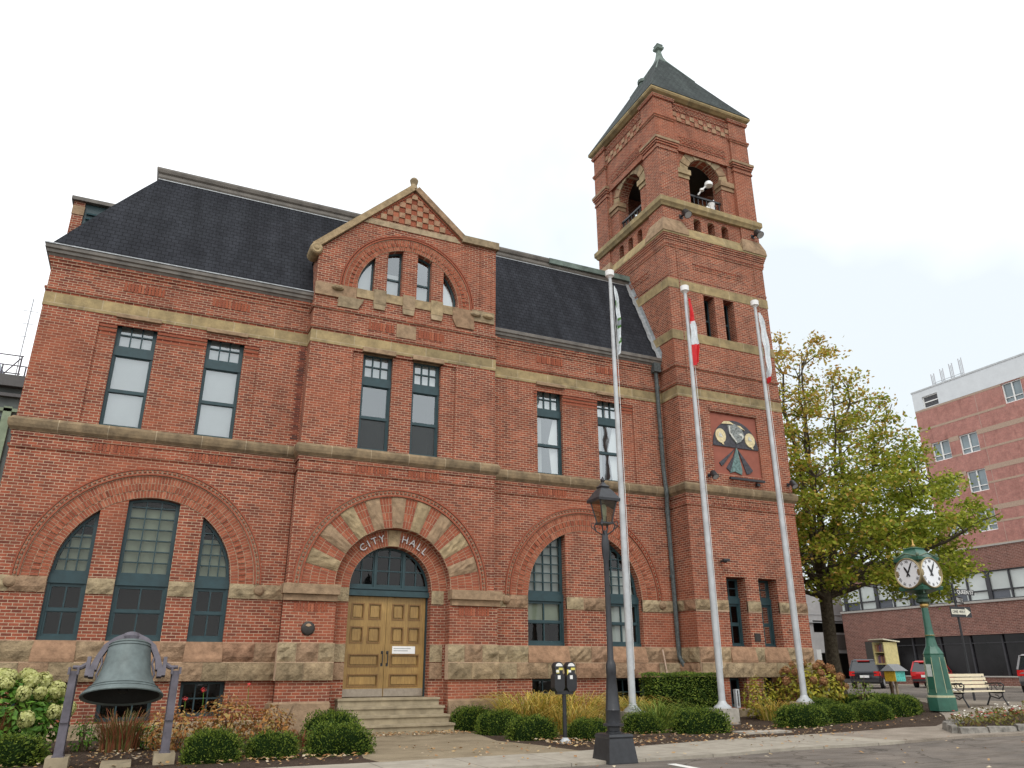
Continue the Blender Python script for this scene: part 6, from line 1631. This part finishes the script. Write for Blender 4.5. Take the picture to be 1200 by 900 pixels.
k = MB(); k.add([(-.42, -.36, 1.052), (.42, -.36, 1.052), (.42, .36, 1.052), (-.42, .36, 1.052), (-.32, 0, 1.3), (.32, 0, 1.3)], [(0, 3, 2, 1), (0, 1, 5, 4), (1, 2, 5), (2, 3, 4, 5), (3, 0, 4)]); k.build('box_roof', plainm('grey_shingle', (.24, .25, .26), .8), PB)

# ---- street signs
SG = empty('street_sign', (27.45, 20.0, h(27.45))); tag(SG, 'black sign post with street name plates and a one way arrow right of the clock', 'street sign')
k = MB(); k.tube((0, 0, 0), (0, 0, 4.1), .04, n=8); k.build('post', M['black'], SG)
FS = FY(-.06)
def plate(fr, u0, u1, v0, v1, txt, size, bg, fg, nm):
    k = MB(); k.fbox(fr, u0, u1, v0, v1, 0, .02); pl_ = k.build(nm, bg, SG)
    k = MB(); m4 = Matrix(((fr.U.x, 0, fr.N.x, 0), (fr.U.y, 0, fr.N.y, 0), (0, 1, 0, 0), (0, 0, 0, 1)))
    put_text(k, txt, size, .006, Matrix.Translation(Vector(fr.p((u0+u1)/2, (v0+v1)/2-.01, .024))) @ m4); k.build('lettering', fg, pl_, inv=False); return pl_
plate(FS, .03, 1.05, 3.68, 3.88, 'QUEEN ST', .2, M['black'], M['white'], 'name_plate')
FS2 = Fr((0, -.03, 0), (.92, .38, 0), (.38, -.92, 0))
plate(FS2, .03, .98, 3.38, 3.62, 'KENT ST', .22, M['black'], M['white'], 'name_plate')
FS3 = FY(-.09)
k = MB(); k.fbox(FS3, -.5, .62, 2.86, 3.24, 0, .02); ow = k.build('one_way_plate', M['black'], SG)
k = MB(); k.slab(FS3, [(-.46, 2.96), (.3, 2.96), (.3, 2.89), (.58, 3.05), (.3, 3.21), (.3, 3.14), (-.46, 3.14)], [], .02, .026); k.build('arrow', plainm('cream_sign', (.7, .68, .56), .5), ow, inv=False)
k = MB(); put_text(k, 'ONE WAY', .15, .006, Matrix.Translation(Vector(FS3.p(-.06, 3.05, .03))) @ Matrix(((1, 0, 0, 0), (0, 0, -1, 0), (0, 1, 0, 0), (0, 0, 0, 1)))); k.build('lettering', M['black'], ow, inv=False)
SP = empty('parking_sign', (34.5, 34, h(34.5))); tag(SP, 'small white sign on a grey post left of the tree trunk', 'sign')
k = MB(); k.tube((0, 0, 0), (0, 0, 2.1), .03, n=6); k.build('post', M['pole'], SP); k = MB(); k.box(-.17, .17, -.05, -.03, 1.55, 2.1); k.build('sign_plate', M['white'], SP)
# utility box by the rose bush and pipe stub at the wall
UB = empty('utility_box', (16.9, 20.2, .04)); tag(UB, 'small silver utility box right of the middle flagpole footing', 'utility box')
k = MB(); k.box(-.07, .07, -.06, .06, .35, .88); k.build('housing', M['pole'], UB); k = MB(); k.box(-.02, .02, -.065, -.06, .4, .85); k.box(-.03, .03, -.03, .03, 0, .35); k.build('slot', M['black'], UB)
o = MB(); o.path([(15.42, 21.83, 2.1), (15.44, 21.8, 1.9), (15.52, 21.78, 1.25)], .022, 6); o = o.build('conduit', plainm('pale_conduit', (.55, .4, .3), .6)); tag(o, 'thin pale pipe on the plinth beside the downpipe', 'pipe')

# ================================================================== BACKGROUND
def box_building(name, loc, label, cat='building'): 
    e_ = empty(name, loc, True); tag(e_, label, cat); return e_
FX = Fr((52, 0, 0), (0, 1, 0), (-1, 0, 0))
OB = box_building('office_building', (58, 30, 0), 'large pink brick office block with tan bands and white top across the side street')
M['pbrick'] = brick_mat('pink_brick', (.46, .22, .19), (.42, .195, .17), (.46, .31, .27), .25, .09, .008, .12)
M['pbrick_dark'] = brick_mat('dark_brown_brick', (.24, .105, .085), (.15, .065, .055), (.36, .26, .22), .3, .1, .016, .2)
wins = []
for (y1, y0, zt, zb) in ((31.2, 29.85, 20.1, 18.65), (37.3, 35.85, 17.4, 15.95), (35.05, 33.65, 17.4, 15.95), (37.3, 35.85, 14.7, 13.15), (35.05, 33.65, 14.7, 13.15), (37.3, 35.85, 11.9, 10.4), (35.05, 33.65, 11.9, 10.4), (25.5, 24.0, 20.1, 18.65), (25.5, 24, 17.4, 15.95), (25.5, 24, 14.7, 13.15), (25.5, 24, 11.9, 10.4)):
    wins.append(rect(y0, y1, zb, zt))
lou = rect(36.0, 37.3, 20.16, 21.1)
mb = MB(); mb.slab(FX, rect(10, 38.1, 9.3, 20.15), wins, -.4, 0); mb.box(52.4, 75, 10, 38.1, 9.3, 20.15); build_split(mb, 'upper_wall', M['pbrick'], OB)
mb = MB(); mb.slab(FX, rect(10, 38.1, 20.15, 21.6), [lou], -.4, .02); mb.box(52.4, 75, 10, 38.1, 20.15, 21.6); mb.build('parapet', plainm('white_metal_cladding', (.62, .65, .67), .5, nscale=2, namp=.05), OB)
mb = MB(); mb.fbox(FX, 10, 38.15, 21.6, 21.72, -.5, .05); mb.build('parapet_cap', M['pole'], OB)
mb = MB()
for z, hh_ in ((20.0, .14), (18.5, .16), (17.1, .34), (15.95, .14), (14.45, .34), (13.55, .14), (11.7, .34), (10.85, .14), (9.42, .1)):
    segs = [(10, 38.1)]
    for w_ in wins:
        a, b, c, d = w_[0][0], w_[1][0], w_[0][1], w_[2][1]
        if z+hh_ > c and z < d:
            ns = []
            for s0, s1 in segs:
                if b <= s0 or a >= s1: ns.append((s0, s1)); continue
                if a > s0: ns.append((s0, a))
                if b < s1: ns.append((b, s1))
            segs = ns
    for s0, s1 in segs: mb.fbox(FX, s0, s1, z, z+hh_, -.02, .012)
build_split(mb, 'tan_band', plainm('tan_band_brick', (.40, .29, .22), .9), OB)
mb = MB()
for y in (33.2, 28.9, 23): mb.fbox(FX, y, y+.03, 9.5, 20, -.01, .006)
build_split(mb, 'control_joint', plainm('joint_sealant', (.45, .33, .28), .9), OB)
for w_ in wins+[lou]:
    a, b, c, d = w_[0][0], w_[1][0], w_[0][1], w_[2][1]; isl = w_ is lou
    f_ = MB(); f_.slab(FX, w_, [rect(a+.07, (a+b)/2-.04, c+.07, d-.07), rect((a+b)/2+.04, b-.07, c+.07, d-.07)] if not isl else [rect(a+.07, b-.07, c+.07, (c+d)/2-.04), rect(a+.07, b-.07, (c+d)/2+.04, d-.07)], -.16, -.08)
    if not isl: f_.fbox(FX, a+.07, b-.07, c+.38, c+.43, -.15, -.09)
    fo = f_.build('window', M['white'], OB)
    g_ = MB(); g_.fbox(FX, a+.05, b-.05, c+.05, d-.05, -.2, -.17)
    if isl:
        for j in range(10): g_.fbox(FX, a+.05, b-.05, c+.1+j*.105, c+.15+j*.105, -.17, -.12)
    g_.build('louvre' if isl else 'glass', plainm('grey_louvre', (.12, .12, .13), .6) if isl else plainm('pale_reflective_glass', (.13, .18, .2), .06, 0, spec=1.0, nscale=1, namp=.3), fo, inv=False)
# roof antennas
for i, y in enumerate((36.9, 36.1, 35.3, 34.5)):
    e_ = empty('roof_antenna', (53.2, y, 21.6)); tag(e_, ('leftmost roof antenna mast on the office block', 'second roof antenna mast from the left on the office block', 'third roof antenna mast from the left on the office block', 'rightmost and tallest roof antenna mast on the office block')[i], 'antenna', 'roof antennas')
    k = MB(); k.tube((0, 0, 0), (0, 0, 1.35+.14*i), .03, n=6); k.build('mast', M['pole'], e_)
    for s in (-.12, .12):
        k = MB(); k.box(-.03, .03, s-.025, s+.025, .5, 1.5+.14*i); k.build('panel', plainm('grey_antenna', (.42, .42, .44), .6), e_)
o = MB(); o.box(53.15, 53.2, 34.4, 37, 22.3, 22.34); o = o.build('antenna_rail', M['pole'], None); tag(o, 'thin rail joining the roof antenna masts', 'rail')
# lower part: strip windows and shop front
mb = MB()
FXl = Fr((51.9, 0, 0), (0, 1, 0), (-1, 0, 0))
mb.slab(FXl, rect(10, 48.1, 7.78, 9.35), [], -.4, 0); mb.slab(FXl, rect(10, 48.1, 3.66, 5.72), [], -.4, 0)
mb.slab(FXl, rect(10, 44.6, .3, .95), [], -.4, 0); mb.slab(FXl, rect(44.6, 48.1, .3, 3.66), [rect(44.9, 46.1, .3, 3.5)] if False else [], -.4, 0)
mb.box(52.5, 75, 10, 48.1, .3, 9.35); mb.build('lower_wall', M['pbrick_dark'], OB)
mb = MB(); mb.fbox(FXl, 10, 48.15, 5.72, 5.86, -.4, .08); mb.fbox(FXl, 10, 48.15, 9.35, 9.45, -.4, .06); mb.fbox(FXl, 10, 44.6, .95, 1.03, -.4, .08); mb.build('stone_sill', plainm('pale_stone_sill', (.38, .36, .33), .9), OB)
mb = MB(); mb.fbox(FXl, 10, 48.1, 5.86, 7.78, -.25, -.2); gl_ = mb.build('strip_window', plainm('pale_strip_glass', (.50, .54, .52), .15, 0, nscale=.4, namp=.15), OB)
mb = MB(); y = 47.6; i = 0
while y > 10:
    w_ = .30 if i % 2 == 0 else .1
    mb.fbox(FXl, y-w_/2, y+w_/2, 5.86, 7.78, -.24, -.08); y -= 1.55; i += 1
mb.fbox(FXl, 10, 48.0, 6.45, 6.53, -.23, -.10); mb.fbox(FXl, 10, 48, 5.86, 5.93, -.23, -.09); mb.fbox(FXl, 10, 48, 7.7, 7.78, -.23, -.09); mb.build('window_mullions', plainm('dark_bronze_frame', (.03, .03, .035), .5), gl_, inv=False)
mb = MB(); y = 47.0
for j in range(12): mb.fbox(FXl, 46.9-j*3.1-.62, 46.9-j*3.1+.62, 5.95, 6.43, -.199, -.19)
mb.build('lower_blind', plainm('dim_lower_pane', (.09, .10, .12), .3), gl_, inv=False)
mb = MB(); mb.fbox(FXl, 10, 44.6, 1.03, 3.66, -.5, -.42); sf_ = mb.build('shop_window', plainm('dark_shop_glass', (.012, .011, .012), .12, 0, nscale=.6, namp=.6, spec=.22), OB)
mb = MB(); y = 44.4
while y > 10: mb.fbox(FXl, y-.06, y+.06, 1.03, 3.66, -.42, -.3); y -= 2.3
mb.fbox(FXl, 10, 44.5, 3.1, 3.16, -.41, -.32); mb.build('window_mullions', PM['dark_bronze_frame'], sf_, inv=False)
mb = MB(); mb.fbox(FXl, 44.62, 46.2, .3, 3.5, .002, .02); mb.build('entrance_shade_panel', M['room'], OB)  # flat dark panel on the wall, painted shade of an entrance recess

# parking structure beyond
PK = box_building('parking_garage', (52, 55, 0), 'pale concrete parking garage with dark open decks between the tower and the tree trunk')
GP = FY(50); mb = MB()
mb.fbox(GP, 40, 62, 5.3, 7.4, -12, 0); mb.fbox(GP, 40, 62, 2.75, 4.35, -12, 0); mb.fbox(GP, 40, 62, 0.2, .7, -12, 0)
for x in (40, 45.5, 50.1, 55.8, 61.6): mb.fbox(GP, x, x+.4, 0, 5.4, -.6, .05)
mb.build('deck_wall', plainm('pale_concrete_wall', (.42, .42, .42), .9, nscale=1.5, namp=.12), PK)
mb = MB(); mb.fbox(GP, 40.1, 62, .5, 5.4, -11, -3); mb.build('deck_interior', M['room'], PK)
mb = MB(); mb.fbox(GP, 52.3, 54.2, 3.0, 4.2, .0, .04); mb.build('dark_panel', plainm('brown_grey_panel', (.12, .105, .095), .8), PK)
mb = MB(); mb.fbox(GP, 40, 62, 5.1, 5.16, 0, .25); mb.fbox(GP, 40, 62, 5.75, 5.8, 0, .04); mb.build('ledge', M['pole'], PK)

# neighbours at the left edge
LBd = box_building('neighbour_building', (-12, 30, 0), 'dark green panelled building at the left edge beyond the brick corner')
GL = FY(26); mb = MB(); mb.fbox(GL, -16, -4.05, 0, 9.5, -10, 0); mb.build('wall', plainm('dark_green_grey_panels', (.10, .12, .115), .7, nscale=1, namp=.5), LBd)
mb = MB(); mb.fbox(GL, -16, -4.0, 9.5, 9.85, -10, .25); mb.fbox(GL, -16, -4.0, 9.2, 9.3, 0, .15); mb.build('roof_edge', plainm('dark_grey_fascia', (.10, .10, .10), .6), LBd)
mb = MB(); mb.fbox(GL, -6.3, -4.75, 6.9, 8.6, 0, .06); mb.fbox(GL, -16, -6.6, 6.9, 8.6, 0, .06); mb.build('window', plainm('dark_side_glass', (.02, .025, .035), .1, spec=1.), LBd)
mb = MB(); mb.fbox(GL, -4.72, -4.5, 6.5, 8.9, 0, .1); mb.fbox(GL, -16, -4.1, 8.75, 8.85, 0, .1); mb.fbox(GL, -16, -4.1, 6.1, 6.4, 0, .2); mb.build('trim', plainm('pale_green_trim', (.26, .33, .22), .7, nscale=2, namp=.3), LBd)
k = MB()
for x in (-6.0, -5.4, -4.75): k.tube((x, 27, 9.8), (x, 27, 10.9), .025, n=5); k.tube((x, 28, 9.8), (x, 28, 10.9), .025, n=5)
for z in (10.3, 10.9): k.tube((-9, 27, z), (-4.7, 27, z), .02, n=5); k.tube((-9, 28, z), (-4.7, 28, z), .02, n=5)
k.path([(-5.4, 27.1, 9.9), (-4.8, 27.1, 10.85)], .02, 5); k.path([(-6.2, 27.1, 10.8), (-5.4, 27.1, 10.0)], .02, 5)
o = k.build('roof_railing', M['yoke']); tag(o, 'steel roof railing on the green building at the left edge', 'railing')
for i, (x, y, z) in enumerate(((-5.35, 30, 14.2), (-4.9, 31, 13.6))):
    k = MB(); k.tube((x, y, 9.8), (x, y, z), .02, n=5)
    for j in range(3): k.tube((x-.25+.05*j, y, z-.5-j*.5), (x+.25-.05*j, y, z-.5-j*.5), .012, n=4)
    o = k.build('aerial_mast', plainm('pale_grey_mast', (.5, .52, .55), .6)); tag(o, ('taller thin aerial mast above the left edge roof', 'shorter thin aerial mast nearer the brick corner')[i], 'aerial')
WB = MB(); WB.box(-20, -7.65, 36, 50, 0, 14.6); o = WB.build('distant_block', plainm('blue_white_cladding', (.5, .56, .66), .6, nscale=.5, namp=.08)); tag(o, 'pale blue white block just showing at the left edge above the green building', 'building')

# ---- cars
def car(name, x, y, th, col, label, L_=4.6, W_=1.82, H_=1.68, sedan=False, lit=False):
    z0 = h(x)-.046; e_ = empty(name, (x, y, z0)); e_.rotation_euler = (0, 0, th); tag(e_, label, 'car', 'parked cars')
    paint = plain(name+'_paint', col, .22, .15, nscale=2, namp=.05, spec=.8)
    hw = W_/2
    # stations from tail (x=0) to nose: x, belt half width, z low, z belt
    st = [(0, .86, .42, .86), (.06, .93, .34, .98), (.35, .98, .30, 1.02), (1.2, 1.0, .26, 1.02), (2.4, 1.0, .26, 1.0), (3.3, .99, .27, .97), (3.9, .96, .30, .86), (4.4, .86, .34, .72), (4.6, .70, .42, .58)]
    k = MB(); v = []; n = 0
    for sx, w_, zl, zb in st:
        xx = sx/4.6*L_; w_ *= hw; zs = zb*H_/1.68
        ring = [(-w_*.92, zl), (-w_, zl+.12), (-w_*1.0, (zl+zs)/2+.05), (-w_*.96, zs-.03), (-w_*.84, zs), (w_*.84, zs), (w_*.96, zs-.03), (w_, (zl+zs)/2+.05), (w_, zl+.12), (w_*.92, zl)]
        n = len(ring); v += [(xx, a, b) for a, b in ring]
    f = []
    for i in range(len(st)-1):
        for j in range(n): f.append((i*n+j, i*n+(j+1) % n, (i+1)*n+(j+1) % n, (i+1)*n+j))
    f += [tuple(range(n)), tuple((len(st)-1)*n+i for i in reversed(range(n)))]
    k.add(v, f); body = k.build('body', paint, e_, smooth=True)
    zb = 1.0*H_/1.68; xs = [(.10, .22, .42), (.9, .9, 1.0)] if not sedan else None
    r0, r1 = (.10, .34) if not sedan else (.55, 1.15); f0, f1 = 3.35, 2.55
    wb, wt = hw*.90, hw*.70
    g = MB(); q = [(r0, wb, zb-.02), (f0/4.6*L_, wb, zb-.03), (f1/4.6*L_, wt, H_-.07), (r1, wt, H_-.06)]
    v = [(a, -b, c) for a, b, c in q]+[(a, b, c) for a, b, c in q]; g.add(v, [(0, 1, 2, 3), (7, 6, 5, 4), (0, 4, 5, 1), (1, 5, 6, 2), (2, 6, 7, 3), (3, 7, 4, 0)])
    g.build('windows', plainm('tinted_car_glass', (.02, .025, .03), .05, spec=1.), e_)
    k = MB(); rx0, rx1 = r1-.06, f1/4.6*L_+.03
    k.add([(rx0, -wt-.02, H_-.08), (rx1, -wt-.02, H_-.09), (rx1, wt+.02, H_-.09), (rx0, wt+.02, H_-.08), (rx0+.15, -wt+.1, H_), (rx1-.2, -wt+.1, H_), (rx1-.2, wt-.1, H_), (rx0+.15, wt-.1, H_)], [(0,3,2,1),(4,5,6,7),(0,1,5,4),(1,2,6,5),(2,3,7,6),(3,0,4,7)])
    for s in (-1, 1):
        k.path([(r0+.0, s*(wb+.01), zb), (r1, s*(wt+.01), H_-.07)], .045, 5); k.path([(f0/4.6*L_, s*(wb+.01), zb), (f1/4.6*L_, s*(wt+.01), H_-.08)], .035, 5); k.path([(1.9/4.6*L_+.2, s*(wb+.01), zb), (1.9/4.6*L_+.2, s*(wt+.015), H_-.07)], .035, 5)
    k.build('roof', paint, e_)
    for sx in (.85, 3.65):
        for s in (-1, 1):
            xx = sx/4.6*L_; k = MB(); k.tube((xx, s*(hw-.2), .33), (xx, s*(hw+.005), .33), .33, n=20); w__ = k.build('wheel', plainm('tyre_rubber', (.015, .015, .016), .8), e_)
            k = MB(); k.tube((xx, s*(hw-.0), .33), (xx, s*(hw+.02), .33), .2, n=14); k.build('rim', M['pole'], w__, inv=False)
    for s in (-1, 1):
        k = MB(); y0, y1 = sorted((s*hw*.60, s*hw*.93)); k.add([(-.02, y0, .72*H_/1.68), (-.02, y1, .72*H_/1.68), (.03, y1+s*.03*0, .98*H_/1.68), (.03, y0, .98*H_/1.68), (.2, s*hw*1.0, .74*H_/1.68), (.2, s*hw*.98, .95*H_/1.68)], [(0, 1, 2, 3), (1, 4, 5, 2)] )
        tl = k.build('tail_light', plainm('red_lens', (.5, .02, .02), .2), e_, fix=False)
    k = MB(); k.box(-.03, .02, -.26, .26, .62, .76); k.build('number_plate', M['white'], e_)
    k = MB(); k.box(.18, .3, -.35, .35, H_-.12, H_-.07); k.build('high_brake_light', PM['red_lens'], e_)
    k = MB(); k.box(-.06, .1, -hw*.86, hw*.86, .36, .52); k.build('bumper', plainm('dark_bumper', (.03, .03, .032), .6), e_)
    return e_
th = radians(26)
car('parked_suv', 40.2, 36.2, th+radians(5), (.02, .022, .028), 'black sport utility vehicle with its rear to the camera right of the tree trunk')
car('parked_hatchback', 44.9, 35.7, th, (.50, .012, .018), 'red car with its rear to the camera between the painted box and the clock', H_=1.6)
car('parked_sedan', 47.0, 46.8, radians(200), (.45, .47, .5), 'silver car at the garage left of the tree trunk', H_=1.45, sedan=True)
car('parked_minivan', 39.9, 25.5, radians(22), (.20, .19, .19), 'grey van cut off by the right edge of the picture', L_=4.9, H_=1.8)
